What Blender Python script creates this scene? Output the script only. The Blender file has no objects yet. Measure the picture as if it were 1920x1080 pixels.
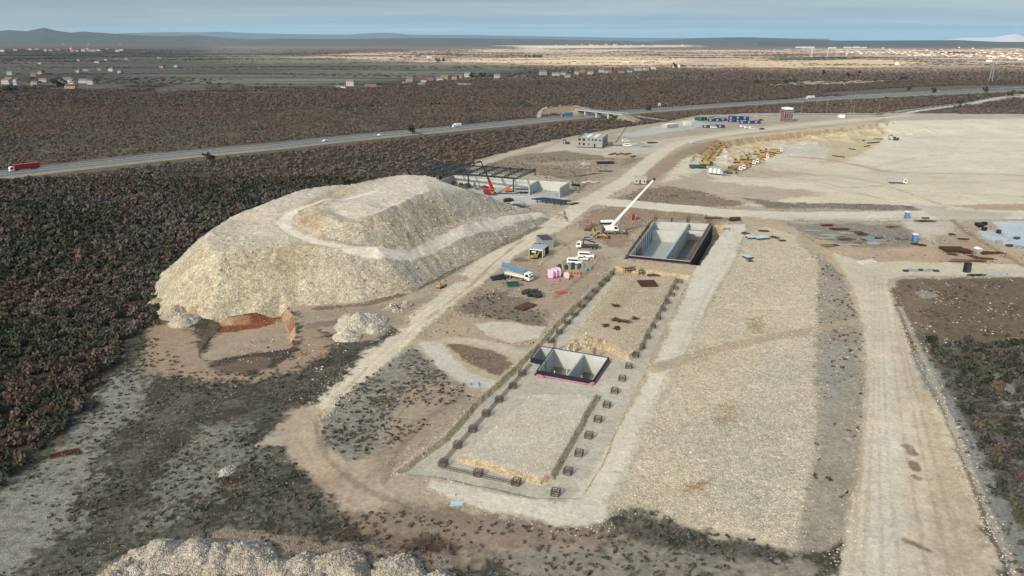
# A limestone quarry and building site seen from the air.
HAZE = 1.3e-5
EXPO = 1.5
import bpy, math, random
import numpy as np
random.seed(7); RNG = np.random.default_rng(11)
SC = bpy.context.scene; COL = SC.collection
R = math.radians
# ------------------------------------------------------------------ camera numbers (pixels of the 1920 x 1080 photograph)
CH = 75.0; FPX = 1423.0; PITCH = math.atan((540 - 74) / FPX)
cT, sT = math.cos(PITCH), math.sin(PITCH)
def unp(u, v, z=0.0):
    dx = (u - 960.0) / FPX; dy = (540.0 - v) / FPX
    d = (dx, cT + dy * sT, -sT + dy * cT)
    t = (z - CH) / d[2]
    return (d[0] * t, d[1] * t)
# ------------------------------------------------------------------ noise
def _h(xi, yi, seed):
    h = (xi * 374761393 + yi * 668265263 + seed * 974711) & 0xffffffff
    h = ((h ^ (h >> 13)) * 1274126177) & 0xffffffff
    return (h ^ (h >> 16)) / 4294967296.0
def vnoise(x, y, seed=0):
    xf = np.floor(x); yf = np.floor(y); xi = xf.astype(np.int64); yi = yf.astype(np.int64)
    fx = x - xf; fy = y - yf; fx = fx * fx * (3 - 2 * fx); fy = fy * fy * (3 - 2 * fy)
    a = _h(xi, yi, seed); b = _h(xi + 1, yi, seed); c = _h(xi, yi + 1, seed); d = _h(xi + 1, yi + 1, seed)
    return ((a * (1 - fx) + b * fx) * (1 - fy) + (c * (1 - fx) + d * fx) * fy) * 2 - 1
def fbm(x, y, scale, octv=3, seed=0, gain=.5):
    o = 0; a = 1; n = 0
    for k in range(octv):
        o = o + a * vnoise(x / scale, y / scale, seed + 17 * k); n += a; a *= gain; scale *= .5
    return o / n
def sstep(a, b, x):
    t = np.clip((x - a) / (b - a), 0, 1); return t * t * (3 - 2 * t)
# ------------------------------------------------------------------ distances
def sdf(poly, X, Y):
    """distance to a polygon's outline, positive inside"""
    P = np.asarray(poly, float); n = len(P)
    d2 = np.full(X.shape, 1e30); ins = np.zeros(X.shape, bool)
    for i in range(n):
        x0, y0 = P[i]; x1, y1 = P[(i + 1) % n]
        ex, ey = x1 - x0, y1 - y0; L = ex * ex + ey * ey + 1e-12
        t = np.clip(((X - x0) * ex + (Y - y0) * ey) / L, 0, 1)
        d2 = np.minimum(d2, (X - x0 - t * ex) ** 2 + (Y - y0 - t * ey) ** 2)
        if y0 != y1:
            c = (y0 > Y) != (y1 > Y)
            ins ^= c & (X < (x1 - x0) * (Y - y0) / (y1 - y0) + x0)
    d = np.sqrt(d2)
    return np.where(ins, d, -d)
def ldist(line, X, Y):
    P = np.asarray(line, float); d2 = np.full(X.shape, 1e30)
    for i in range(len(P) - 1):
        x0, y0 = P[i]; ex, ey = P[i + 1] - P[i]; L = ex * ex + ey * ey + 1e-12
        t = np.clip(((X - x0) * ex + (Y - y0) * ey) / L, 0, 1)
        d2 = np.minimum(d2, (X - x0 - t * ex) ** 2 + (Y - y0 - t * ey) ** 2)
    return np.sqrt(d2)
def near(shape, X, Y, m):
    P = np.asarray(shape, float)
    return (X > P[:, 0].min() - m) & (X < P[:, 0].max() + m) & (Y > P[:, 1].min() - m) & (Y < P[:, 1].max() + m)
def px(*uv, z=0.0):
    return [unp(p[0], p[1], p[2] if len(p) > 2 else z) for p in uv]
def smooth_line(pts, n=8):
    """Catmull-Rom through the points"""
    P = [pts[0]] + list(pts) + [pts[-1]]; out = []
    for i in range(1, len(P) - 2):
        a, b, c, d = [np.array(q, float) for q in P[i - 1:i + 3]]
        for k in range(n):
            t = k / n
            out.append(tuple(.5 * (2 * b + (c - a) * t + (2 * a - 5 * b + 4 * c - d) * t * t + (3 * b - a - 3 * c + d) * t ** 3)))
    out.append(tuple(P[-2])); return out
# ------------------------------------------------------------------ colours: photograph values to reflectance
KALB = 0.80
def lin(c):
    c = np.asarray(c, float) / 255.0
    return np.where(c <= .04045, c / 12.92, ((c + .055) / 1.055) ** 2.4)
def alb(r, g, b, k=None):
    return tuple(float(q) for q in lin((r, g, b)) * (KALB if k is None else k))
# ------------------------------------------------------------------ scene helpers
def tag(o, label=None, cat=None, group=None, kind=None):
    if label: o['label'] = label
    if cat: o['category'] = cat
    if group: o['group'] = group
    if kind: o['kind'] = kind
    return o
def mesh_np(name, V, F, mat, parent=None, smooth=False):
    """V (n,3), F (m,k) of one size k"""
    V = np.asarray(V, np.float32); F = np.asarray(F, np.int32); k = F.shape[1]
    me = bpy.data.meshes.new(name)
    me.vertices.add(len(V)); me.vertices.foreach_set('co', V.ravel())
    me.loops.add(F.size); me.loops.foreach_set('vertex_index', F.ravel())
    me.polygons.add(len(F)); me.polygons.foreach_set('loop_start', np.arange(0, F.size, k, dtype=np.int32))
    me.polygons.foreach_set('loop_total', np.full(len(F), k, np.int32))
    me.polygons.foreach_set('use_smooth', np.full(len(F), smooth))
    me.update(calc_edges=True)
    if mat: me.materials.append(mat)
    o = bpy.data.objects.new(name, me); COL.objects.link(o)
    if parent: o.parent = parent
    return o
def set_attr(o, name, arr, domain='POINT'):
    at = o.data.attributes.new(name, 'FLOAT_COLOR', domain)
    a = np.ones((len(arr), 4), np.float32); a[:, :arr.shape[1]] = arr
    at.data.foreach_set('color', a.ravel())
# ------------------------------------------------------------------ materials
def _nt(name):
    m = bpy.data.materials.new(name); m.use_nodes = True; nt = m.node_tree
    return m, nt, nt.nodes['Principled BSDF']
def N(nt, t, **kw):
    n = nt.nodes.new(t)
    for k, v in kw.items():
        if k in n.inputs: n.inputs[k].default_value = v
        else: setattr(n, k, v)
    return n
def math_n(nt, op, a, b=None, clamp=False):
    n = nt.nodes.new('ShaderNodeMath'); n.operation = op; n.use_clamp = clamp
    for i, q in enumerate((a, b)):
        if q is None: continue
        if isinstance(q, (int, float)): n.inputs[i].default_value = q
        else: nt.links.new(q, n.inputs[i])
    return n.outputs[0]
def maprange(nt, v, a, b, c, d, smooth=False):
    n = nt.nodes.new('ShaderNodeMapRange'); n.clamp = True
    if smooth: n.interpolation_type = 'SMOOTHSTEP'
    nt.links.new(v, n.inputs[0])
    for i, q in zip((1, 2, 3, 4), (a, b, c, d)): n.inputs[i].default_value = q
    return n.outputs[0]
def mixc(nt, fac, a, b, mode='MIX'):
    n = nt.nodes.new('ShaderNodeMix'); n.data_type = 'RGBA'; n.blend_type = mode
    for i, q in ((0, fac), (6, a), (7, b)):
        if isinstance(q, (int, float)): n.inputs[i].default_value = q
        elif isinstance(q, tuple): n.inputs[i].default_value = q if len(q) == 4 else q + (1,)
        else: nt.links.new(q, n.inputs[i])
    return n.outputs[2]
def noise_n(nt, vec, scale, detail=4, rough=.55):
    n = nt.nodes.new('ShaderNodeTexNoise'); n.inputs['Scale'].default_value = scale
    n.inputs['Detail'].default_value = detail; n.inputs['Roughness'].default_value = rough
    nt.links.new(vec, n.inputs['Vector']); return n.outputs[0]
MATS = {}
def mat(name, rgb, rough=.6, metal=0., var=.12, scale=1.2, spec=.35):
    """painted, coated or raw surface with slight weathering in object space"""
    if name in MATS: return MATS[name]
    m, nt, b = _nt(name)
    tc = nt.nodes.new('ShaderNodeTexCoord')
    n1 = noise_n(nt, tc.outputs['Object'], scale, 5, .6); n2 = noise_n(nt, tc.outputs['Object'], scale * 7, 3, .6)
    s = math_n(nt, 'ADD', math_n(nt, 'MULTIPLY', n1, .65), math_n(nt, 'MULTIPLY', n2, .35))
    f = maprange(nt, s, .3, .7, 1 - var, 1 + var)
    vm = nt.nodes.new('ShaderNodeVectorMath'); vm.operation = 'SCALE'; vm.inputs[0].default_value = rgb[:3]
    nt.links.new(f, vm.inputs['Scale'])
    nt.links.new(vm.outputs[0], b.inputs['Base Color'])
    b.inputs['Roughness'].default_value = rough; b.inputs['Metallic'].default_value = metal
    b.inputs['Specular IOR Level'].default_value = spec
    MATS[name] = m; return m
def earth_material():
    m, nt, b = _nt('earth'); L = nt.links.new
    geo = nt.nodes.new('ShaderNodeNewGeometry'); P = geo.outputs['Position']
    ac = N(nt, 'ShaderNodeAttribute', attribute_name='zcol'); aa = N(nt, 'ShaderNodeAttribute', attribute_name='zaux')
    sep = nt.nodes.new('ShaderNodeSeparateColor'); L(aa.outputs['Color'], sep.inputs[0])
    rub, veg, strk = sep.outputs[0], sep.outputs[1], sep.outputs[2]
    big = noise_n(nt, P, .035, 4, .6); mid = noise_n(nt, P, .22, 5, .65); fin = noise_n(nt, P, 1.3, 5, .7); vfi = noise_n(nt, P, 4.5, 3, .7)
    # general mottling
    a = math_n(nt, 'ADD', math_n(nt, 'MULTIPLY', big, .5), math_n(nt, 'MULTIPLY', mid, .5))
    f1 = maprange(nt, a, .3, .7, .80, 1.20)
    f2 = maprange(nt, fin, .3, .7, .80, 1.20)
    f3 = maprange(nt, vfi, .25, .75, .84, 1.16)
    f = math_n(nt, 'MULTIPLY', math_n(nt, 'MULTIPLY', f1, f2), f3)
    # gritty soil: pale chips and dark crumbs wherever plants grow thinly or the soil is bare
    gr = noise_n(nt, P, .62, 8, .82); gk = maprange(nt, gr, .32, .68, .5, 1.5); gs = math_n(nt, 'ADD', .28, math_n(nt, 'MULTIPLY', veg, 1.4), True)
    f = math_n(nt, 'MULTIPLY', f, math_n(nt, 'ADD', 1.0, math_n(nt, 'MULTIPLY', math_n(nt, 'SUBTRACT', gk, 1.0), gs)))
    # streaks across the plain (field strips far away)
    mp = nt.nodes.new('ShaderNodeMapping'); mp.inputs['Scale'].default_value = (.0022, .016, 1); mp.inputs['Rotation'].default_value = (0, 0, .06); L(P, mp.inputs[0])
    st = noise_n(nt, mp.outputs[0], 1.0, 4, .62)
    fs = math_n(nt, 'ADD', 1.0, math_n(nt, 'MULTIPLY', math_n(nt, 'SUBTRACT', maprange(nt, st, .35, .65, .45, 1.5), 1.0), strk))
    f = math_n(nt, 'MULTIPLY', f, fs)
    # stones
    v1 = nt.nodes.new('ShaderNodeTexVoronoi'); v1.inputs['Scale'].default_value = 4.8; L(P, v1.inputs['Vector'])
    v2 = nt.nodes.new('ShaderNodeTexVoronoi'); v2.inputs['Scale'].default_value = 1.3; L(P, v2.inputs['Vector'])
    s1 = nt.nodes.new('ShaderNodeSeparateColor'); L(v1.outputs['Color'], s1.inputs[0])
    s2 = nt.nodes.new('ShaderNodeSeparateColor'); L(v2.outputs['Color'], s2.inputs[0])
    k1 = maprange(nt, s1.outputs[0], 0, 1, .68, 1.36); k2 = maprange(nt, s2.outputs[0], 0, 1, .80, 1.20)
    kk = math_n(nt, 'MULTIPLY', k1, k2)
    kk = math_n(nt, 'MULTIPLY', kk, maprange(nt, v1.outputs['Distance'], .3, .65, 1.05, .66))
    fr = math_n(nt, 'ADD', 1.0, math_n(nt, 'MULTIPLY', math_n(nt, 'SUBTRACT', kk, 1.0), rub))
    f = math_n(nt, 'MULTIPLY', f, fr)
    vm = nt.nodes.new('ShaderNodeVectorMath'); vm.operation = 'SCALE'; L(ac.outputs['Color'], vm.inputs[0]); L(f, vm.inputs['Scale'])
    c = vm.outputs[0]
    # earthy warm tint in blotches
    tint = maprange(nt, noise_n(nt, P, .11, 5, .7), .5, .72, 0, .5)
    c = mixc(nt, math_n(nt, 'MULTIPLY', tint, math_n(nt, 'SUBTRACT', 1.0, strk, True)), c, (1.0, .9, .8), 'MULTIPLY')
    # low plants: dark tufts and dry straw
    tv = math_n(nt, 'ADD', math_n(nt, 'MULTIPLY', noise_n(nt, P, .9, 5, .75), .6), math_n(nt, 'MULTIPLY', noise_n(nt, P, .13, 3, .6), .4))
    thr = maprange(nt, veg, 0, 1, .72, .36)
    tuft = maprange(nt, math_n(nt, 'SUBTRACT', tv, thr), -.03, .07, 0, .9, True)
    gcol = mixc(nt, maprange(nt, mid, .4, .6, 0, 1), (.030, .034, .022), (.062, .050, .034))
    c = mixc(nt, math_n(nt, 'MULTIPLY', tuft, maprange(nt, veg, 0, .15, 0, 1)), c, gcol)
    L(c, b.inputs['Base Color'])
    b.inputs['Roughness'].default_value = .95; b.inputs['Specular IOR Level'].default_value = .1
    hgt = math_n(nt, 'ADD', math_n(nt, 'MULTIPLY', math_n(nt, 'SUBTRACT', 1.0, v1.outputs['Distance']), math_n(nt, 'MULTIPLY', rub, .4)),
                 math_n(nt, 'ADD', math_n(nt, 'MULTIPLY', fin, .16), math_n(nt, 'MULTIPLY', tuft, .35)))
    bp = nt.nodes.new('ShaderNodeBump'); bp.inputs['Strength'].default_value = .75; bp.inputs['Distance'].default_value = .65
    L(hgt, bp.inputs['Height']); L(bp.outputs[0], b.inputs['Normal'])
    return m
EARTH = earth_material()
# ================================================================== terrain shape
HWY = smooth_line(px((-260,361),(0,331),(100,319),(300,297),(500,278),(640,263),(760,251),(870,241),(1000,228),(1060,222),(1140,214.5),(1256,205.5),(1400,195.5),(1500,189),(1600,183),(1750,177),(1920,170),(2200,160)), 6)
CLIFF = px((1292,306),(1300,292),(1340,268),(1400,257),(1500,246.5),(1590,237),(1650,231.5),(1700,228))
LOWPAD = CLIFF + px((1920,226),(2150,235),(2150,350),(1920,345),(1600,345),(1330,335))
SOFT = px((1700,228),(1920,226),(2150,235),(2150,350),(1920,345),(1600,345),(1330,335),(1292,306))
TRENCH = px((736,884),(835,815),(893,750),(962,690),(1003,648),(1043,605),(1152,499),(1296,517),(1238,640),(1190,740),(1132,870),(1090,935),(990,932),(815,892))
BLOCK_A = px((868,851),(1000,738),(1118,738),(1032,886),(1012,894))
BLOCK_B = px((1066,640),(1156,517),(1268,519),(1196,652),(1178,664),(1130,640))
BIG = [unp(1179,478.5,1.2), unp(1294,490,1.2), unp(1336,420,1.2), unp(1226,415,1.2)]
SMALL = [unp(1007,695,-.3), unp(1112,714,-.3), unp(1141.5,671,-.3), unp(1037,653,-.3)]
SMALL_SIDE = [unp(996,671,-.3), unp(1023,677.5,-.3), unp(1040,653.5,-.3), unp(1012,649,-.3)]
def grow(poly, d):
    P = np.array(poly); c = P.mean(0); v = P - c
    return [tuple(c + q * (1 + d / np.linalg.norm(q))) for q in v]
BIG_HOLE = [(BIG[0][0]-1.6,BIG[0][1]-.6),(BIG[1][0]+3.4,BIG[1][1]-.6),(BIG[2][0]+6.5,BIG[2][1]+2),(BIG[3][0]-1.6,BIG[3][1]+2)]; SMALL_HOLE = grow(SMALL, .5); SIDE_HOLE = grow(SMALL_SIDE, .25)
QUARRY = px((372,640),(400,597),(470,590),(530,570),(552,590),(556,625),(545,655),(470,668),(395,682),(372,668))
def base_noise(X, Y):
    r = np.hypot(X, Y)
    return fbm(X, Y, 26, 4, 3) * .35 + fbm(X, Y, 3.2, 3, 5) * .10 * sstep(700, 250, r) + fbm(X, Y, 900, 3, 8) * 4.0 * sstep(1300, 3500, r)
def H(X, Y, pits=True):
    X = np.asarray(X, float); Y = np.asarray(Y, float); Z = base_noise(X, Y)
    hd = np.full(X.shape, 1e3); k = near(HWY, X, Y, 40); hd[k] = ldist(HWY, X[k], Y[k])
    Z = Z * sstep(12, 30, hd)
    k = near(LOWPAD, X, Y, 5)
    if k.any():
        x, y = X[k], Y[k]; s = sdf(LOWPAD, x, y); dc = ldist(CLIFF, x, y); ds = ldist(SOFT, x, y)
        w = fbm(x, y, 9, 3, 21) * 2.2 + fbm(x, y, 2.5, 2, 22) * .6
        dep = np.minimum(np.minimum(5.5, np.maximum(0, dc + w * .7) * 1.5), np.maximum(ds, 0) * .07) * (s > 0)
        steps = sstep(75, 10, dc) * (np.maximum(0, fbm(x, y, 20, 3, 31)) * 6 + np.abs(fbm(x, y, 8, 4, 33)) * 2.6) * np.clip(dep / 5, 0, 1)
        Z[k] += -dep + steps
    k = near(TRENCH, X, Y, 3)
    if k.any():
        x, y = X[k], Y[k]; w = fbm(x, y, 4, 3, 41) * .7
        s = sdf(TRENCH, x, y); o = np.maximum(sdf(BLOCK_A, x, y), sdf(BLOCK_B, x, y))
        dep = np.minimum(1.25, np.maximum(0, np.minimum(s, -o) + w * .5) * 1.6)
        dep *= np.where(s > 0, 1, 0)
        Z[k] = Z[k] * (1 - .8 * np.clip(dep, 0, 1)) - dep + (o > 0) * np.minimum(np.maximum(o, 0), 1) * .1
    k = near(QUARRY, X, Y, 4)
    if k.any():
        x, y = X[k], Y[k]; s = sdf(QUARRY, x, y) + fbm(x, y, 5, 3, 51) * .8
        y0 = np.array(QUARRY)[:, 1].min(); y1 = np.array(QUARRY)[:, 1].max()
        Z[k] -= np.minimum(2.3 * sstep(y0 - 2, y0 + (y1 - y0) * .75, y), np.maximum(0, s) * 1.05)
    if pits:
        for hole, zb, sl in ((BIG_HOLE, -6.6, 3.2), (SMALL_HOLE, -5.6, 50), (SIDE_HOLE, -5.0, 50)):
            k = near(hole, X, Y, 1)
            if k.any():
                s = sdf(hole, X[k], Y[k]); s = s + (fbm(X[k], Y[k], 3, 2, 61) * .5 if sl < 10 else 0)
                Z[k] = np.where(s > 0, np.maximum(zb, Z[k] - np.maximum(s, 0) * sl), Z[k])
    return Z
def H1(x, y, pits=True): return float(H(np.array([x]), np.array([y]), pits)[0])
def at(u, v):
    """ground point under a pixel of the photograph"""
    z = 0.0
    for _ in range(7):
        x, y = unp(u, v, z); z = .5 * z + .5 * H1(x, y)
    x, y = unp(u, v, z); return (x, y, H1(x, y))
# ================================================================== what covers the ground
Z_ = []
def zone(cls, c, pts=None, line=None, w=0, soft=1.0, amp=2.0, op=1.0, rub=0., veg=0., strk=0., sm=True, z=0.):
    if line is not None: shp = smooth_line(px(*line, z=z), 5) if sm else px(*line, z=z)
    else: shp = px(*pts, z=z)
    a_ = np.array(alb(*c)); g_ = a_ @ np.array((.25, .6, .15)); a_ = (a_*.88 + g_*.12) * (np.array((1.0, 1.0, .955)) if max(c) > 125 else np.array((.99, 1.0, .96)))
    Z_.append((cls, tuple(a_), shp, line is not None, w, soft, amp, op, rub, veg, strk))
# --- far plain
zone('ground', (98,95,84), [(-300,112),(300,103),(600,106),(1010,122),(1010,141),(760,152),(640,167),(560,163),(480,171),(400,165),(320,172),(250,166),(150,173),(60,166),(-300,170)], soft=40, amp=200, strk=1)
zone('ground', (80,80,74), [(-300,92),(500,92),(620,98),(300,104),(-300,113)], soft=60, amp=150, strk=.8)
zone('ground', (156,138,122), [(560,108),(700,98),(840,93),(1000,91),(1300,93),(2300,90),(2300,118),(1920,126),(1300,128),(1100,126),(850,118),(640,112)], soft=80, amp=160, strk=.55)
zone('ground', (180,162,132), [(830,113),(1000,108),(1300,108),(1280,118),(1200,123),(900,117)], soft=25, amp=50, strk=.35)
zone('ground', (172,154,126), [(1300,120),(1480,112),(1700,113),(1760,120),(1640,126),(1420,126)], soft=25, amp=50, strk=.3)
zone('ground', (180,165,150), [(930,85),(1140,83),(1300,85),(1300,88),(1000,90)], soft=200, amp=200, strk=.5)
zone('ground', (70,88,62), [(1440,108),(1590,107),(1600,112),(1460,113)], soft=20, amp=40)
zone('ground', (112,108,82), [(300,235),(560,205),(800,215),(700,245),(420,290),(300,285),(180,295),(120,280)], soft=30, amp=70, op=.5)
zone('ground', (105,98,80), [(0,280),(160,240),(330,230),(250,300),(0,320)], soft=20, amp=40, op=.5)
zone('quarry_face', (196,178,150), [(1445,158),(1500,152),(1690,150),(1640,155),(1560,160),(1450,161)], soft=8, amp=14, rub=.5)
zone('ground', (130,124,110), [(1520,176),(1650,166),(1800,160),(2000,158),(2000,172),(1750,176),(1600,181)], soft=12, amp=26, op=.55)
zone('ground', (168,150,112), [(1008,214),(1024,203),(1056,198.5),(1098,200),(1112,207),(1060,214)], soft=4, amp=9, op=.8, veg=.2)
zone('dirt_road', (190,178,160), line=[(1010,221),(1012,210),(1025,201),(1055,197),(1085,199)], w=5, soft=2, amp=3)
zone('dirt_road', (165,160,150), line=[(1150,210),(1190,217),(1245,225)], w=6, soft=2, amp=3)
zone('ground', (112,104,88), line=[(-260,361),(0,331),(300,297),(640,263),(870,241),(1060,222),(1256,205.5),(1500,189),(1920,170),(2200,160)], w=56, soft=6, amp=8, op=.75, veg=.25)
zone('ground', (150,148,135), line=[(-260,361),(0,331),(300,297),(640,263),(870,241),(1060,222),(1256,205.5),(1500,189),(1920,170),(2200,160)], w=23, soft=5, amp=4, op=.6)
zone('ground', (184,182,172), line=[(1480,194),(1600,189),(1750,183),(1930,176),(2100,170)], w=9, soft=3, amp=5, op=.8)
zone('ground', (176,174,164), line=[(1500,184),(1700,174),(1930,163),(2100,157)], w=12, soft=4, amp=8, op=.6)
zone('ground', (120,126,104), [(300,150),(640,128),(800,124),(1000,130),(900,140),(640,152),(400,166)], soft=60, amp=90, strk=1, op=.5)
# --- building site, pale earth under everything
zone('ground', (180,166,144), [(895,300),(1040,262),(1160,240),(1250,228),(1310,216),(1420,212),(1650,212),(1720,203),(1800,193),(1860,182),(1960,172),(2200,180),(2300,1150),(560,1150),(640,960),(560,800),(690,660),(700,600),(860,500),(1010,400),(880,330)], soft=4, amp=6, rub=.15)
zone('ground', (92,88,74), [(1640,214),(1740,205),(1830,196),(1890,186),(1960,186),(2200,190),(2200,223),(1920,222),(1650,222)], soft=4, amp=8, veg=.5)
zone('dirt_road', (206,198,184), line=[(1180,254),(1330,221),(1500,216),(1650,216),(1720,207),(1800,196),(1850,187),(1890,181),(1960,178)], w=13, soft=3, amp=4)
zone('asphalt_road', (92,98,102), line=[(1330,219.5),(1500,215.5),(1650,215),(1720,205.5),(1800,194.5),(1850,185),(1890,180),(1990,176)], w=5.5, soft=.8, amp=1)
zone('gravel_pad', (184,186,184), [(1150,252),(1300,229),(1330,231),(1300,241),(1190,257)], soft=3, amp=4)
zone('gravel_pad', (196,186,168), [(1060,264),(1140,272),(1240,262),(1400,240),(1560,224),(1680,217),(1640,227),(1400,250),(1290,268),(1250,288),(1180,290),(1100,300),(1030,300),(1010,285)], soft=3, amp=5)
zone('ground', (188,176,156), [(1660,212),(1920,214),(2200,226),(1920,228),(1660,230)], soft=3, amp=5)
# pads on the right
zone('gravel_pad', (216,204,178), [(1240,345),(1270,300),(1345,266),(1650,231),(1760,227),(1960,226),(2200,236),(2300,420),(1920,398),(1560,392),(1400,386),(1300,362)], soft=3, amp=5, rub=.1)
zone('gravel_pad', (218,208,186), [(1600,300),(1640,262),(1670,234),(1960,229),(2200,238),(2250,330),(1920,321),(1700,318)], soft=2, amp=3, z=-4)
zone('ground', (206,188,154), [(1345,264),(1400,258),(1500,247),(1640,232),(1662,245),(1640,268),(1590,292),(1540,300),(1560,270),(1440,272),(1370,282),(1300,300)], soft=3, amp=8, rub=.35, z=-2)
zone('gravel_pad', (200,194,180), [(1350,284),(1440,274),(1500,266),(1560,270),(1530,288),(1470,284),(1360,300)], soft=4, amp=6, z=-4)
zone('ground', (176,146,112), line=[(1480,287),(1560,293),(1640,310),(1700,320),(1920,326),(2200,335)], w=4, soft=2, amp=3, op=.75, z=-3)
zone('ground', (182,158,128), [(1330,312),(1430,305),(1560,318),(1500,325),(1400,330)], soft=8, amp=14, op=.6)
zone('ground', (168,146,120), [(1240,300),(1300,272),(1345,262),(1360,268),(1280,300),(1240,330),(1200,350),(1180,345)], soft=3, amp=7, rub=.3)
zone('ground', (176,160,140), [(1240,345),(1330,318),(1340,340),(1460,352),(1560,362),(1400,384),(1280,362)], soft=5, amp=10, rub=.2, op=.7)
# brown grass patches in the middle distance
zone('ground', (146,132,110), [(880,318),(960,292),(1060,282),(1160,298),(1210,296),(1160,318),(1085,362),(1066,338),(985,325)], soft=4, amp=9, veg=.45)
zone('ground', (176,156,134), [(985,306),(1100,300),(1170,300),(1150,330),(1080,350),(1100,318)], soft=4, amp=9, veg=.15, op=.7)
zone('dirt_road', (192,178,156), line=[(880,316),(935,296),(985,280),(1035,268)], w=7, soft=2, amp=3)
zone('ground', (138,122,104), [(1128,386),(1200,352),(1265,350),(1330,364),(1400,384),(1330,388),(1240,384)], soft=3, amp=8, veg=.35)
zone('ground', (132,122,108), [(1395,372),(1480,380),(1700,384),(1780,390),(1720,396),(1560,392),(1440,390)], soft=3, amp=5, veg=.4)
zone('ground', (154,134,112), [(1095,398),(1160,384),(1240,390),(1330,402),(1395,412),(1340,418),(1230,412),(1190,432),(1170,470),(1110,450),(1080,430)], soft=3, amp=6, veg=.25, rub=.1)
zone('ground', (182,160,134), [(1780,385),(1920,382),(2100,392),(2100,400),(1830,394)], soft=3, amp=4)
# retaining wall floor
zone('concrete_apron', (192,190,182), [(850,362),(1000,366),(1062,372),(1050,384),(930,380),(880,372)], soft=2, amp=2)
# work yard
zone('ground', (168,150,128), [(860,560),(930,490),(980,455),(1040,430),(1120,470),(1160,500),(1040,605),(1000,645),(850,640),(790,640),(770,610)], soft=3, amp=6, veg=.16, rub=.15)
zone('gravel_pad', (184,166,140), [(1010,470),(1060,428),(1110,430),(1120,470),(1095,500),(1060,494),(1020,510)], soft=3, amp=6)
zone('ground', (128,116,100), [(860,580),(900,545),(960,545),(1010,580),(1030,605),(1000,614),(940,604),(890,600)], soft=3, amp=7, veg=.35)
zone('ground', (172,152,128), [(790,640),(840,590),(900,595),(960,602),(900,622),(960,645),(860,636)], soft=3, amp=5)
zone('gravel_pad', (198,188,170), [(884,607),(930,602),(1022,613),(1012,634),(960,641),(912,626)], soft=1, amp=2)
# main haul road
zone('dirt_road', (212,200,176), line=[(560,800),(590,768),(640,722),(700,668),(790,588),(880,524),(950,472),(1040,421),(1100,379),(1180,333),(1235,290),(1290,264),(1400,247),(1560,229),(1700,217)], w=10.5, soft=1.6, amp=2.2)
zone('dirt_road', (214,206,186), line=[(1130,378),(1200,384),(1280,391),(1400,402),(1560,405),(1720,404),(1920,402),(2200,408)], w=17, soft=1.6, amp=3)
zone('ground', (170,160,146), line=[(1400,407),(1560,411),(1720,409)], w=1.6, soft=1, amp=2, op=.7)
zone('dirt_road', (196,186,168), [(1760,390),(1830,396),(1900,398),(1880,412),(1760,412),(1700,380)], soft=3, amp=4)
# lower left rough ground
zone('ground', (102,98,87), [(-200,1010),(0,930),(60,850),(190,700),(275,605),(345,690),(480,700),(640,640),(710,600),(735,612),(640,720),(555,790),(560,850),(640,920),(800,950),(1100,985),(1150,960),(1300,990),(1490,1032),(1600,1010),(1560,1200),(-400,1200)], soft=2.2, amp=5, veg=.62, rub=.35)
zone('ground', (152,149,140), [(-60,960),(100,860),(200,740),(250,690),(260,760),(180,860),(100,1000),(40,1100),(-100,1100)], soft=4, amp=10, veg=.34, rub=.5, op=.8)
zone('ground', (142,141,132), [(380,800),(450,790),(480,850),(430,900),(330,980),(250,990),(300,900)], soft=3, amp=8, veg=.42, rub=.5, op=.7)
zone('ground', (160,138,116), [(262,690),(280,610),(340,600),(375,650),(390,690),(480,700),(560,660),(575,610),(640,640),(560,690),(470,720),(330,712)], soft=3, amp=6, veg=.12)
zone('ground', (112,94,78), [(400,690),(470,668),(515,672),(500,690),(420,702)], soft=2, amp=3, veg=.1)
zone('ground', (88,44,30), [(88,852),(150,838),(155,848),(95,860)], soft=.5, amp=.7)
zone('ground', (72,46,38), [(408,895),(462,888),(465,903),(415,912)], soft=1, amp=1.6, op=.9)
zone('ground', (80,62,50), [(235,805),(280,785),(290,800),(250,815)], soft=1.5, amp=3, op=.8)
zone('ground', (128,108,94), [(640,930),(720,955),(820,985),(950,985),(1000,1020),(900,1060),(790,1050),(700,1000)], soft=3, amp=6, veg=.18, op=.85)
zone('ground', (76,52,42), [(755,1030),(800,1000),(855,1005),(850,1030),(790,1045)], soft=1.4, amp=3, op=.9)
zone('ground', (84,62,52), [(810,955),(850,950),(900,965),(880,985),(830,980)], soft=1.4, amp=3, op=.7)
zone('ground', (150,142,130), [(900,1040),(1050,1010),(1250,1030),(1500,1050),(1560,1090),(1000,1110)], soft=3, amp=7, veg=.25, op=.8)
zone('ground', (150,134,120), [(150,1130),(200,1050),(420,985),(840,1045),(850,1150)], soft=1, amp=2, rub=.8)
# area in front of the mound
zone('ground', (164,150,132), [(560,572),(690,566),(780,560),(830,540),(770,600),(720,640),(640,640),(580,610),(556,600)], soft=2, amp=4, rub=.15)
zone('ground', (112,98,84), line=[(590,610),(640,604),(690,612)], w=4, soft=2, amp=3, op=.6)
zone('dirt_road', (176,158,134), line=[(560,576),(650,573),(740,562),(800,545),(860,520)], w=6, soft=2, amp=2.5)
zone('ground', (112,100,88), line=[(600,578),(700,568),(800,532),(900,478),(965,448),(1010,426)], w=3.2, soft=1.2, amp=2, op=.85, veg=.2)
zone('ground', (92,88,80), [(520,790),(560,752),(640,690),(700,640),(735,612),(750,620),(690,660),(600,745),(560,790)], soft=1.5, amp=2.5, veg=.5)
zone('dirt_road', (178,164,146), [(480,835),(540,795),(580,760),(600,775),(555,830),(500,838)], soft=1.5, amp=3)
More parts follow.
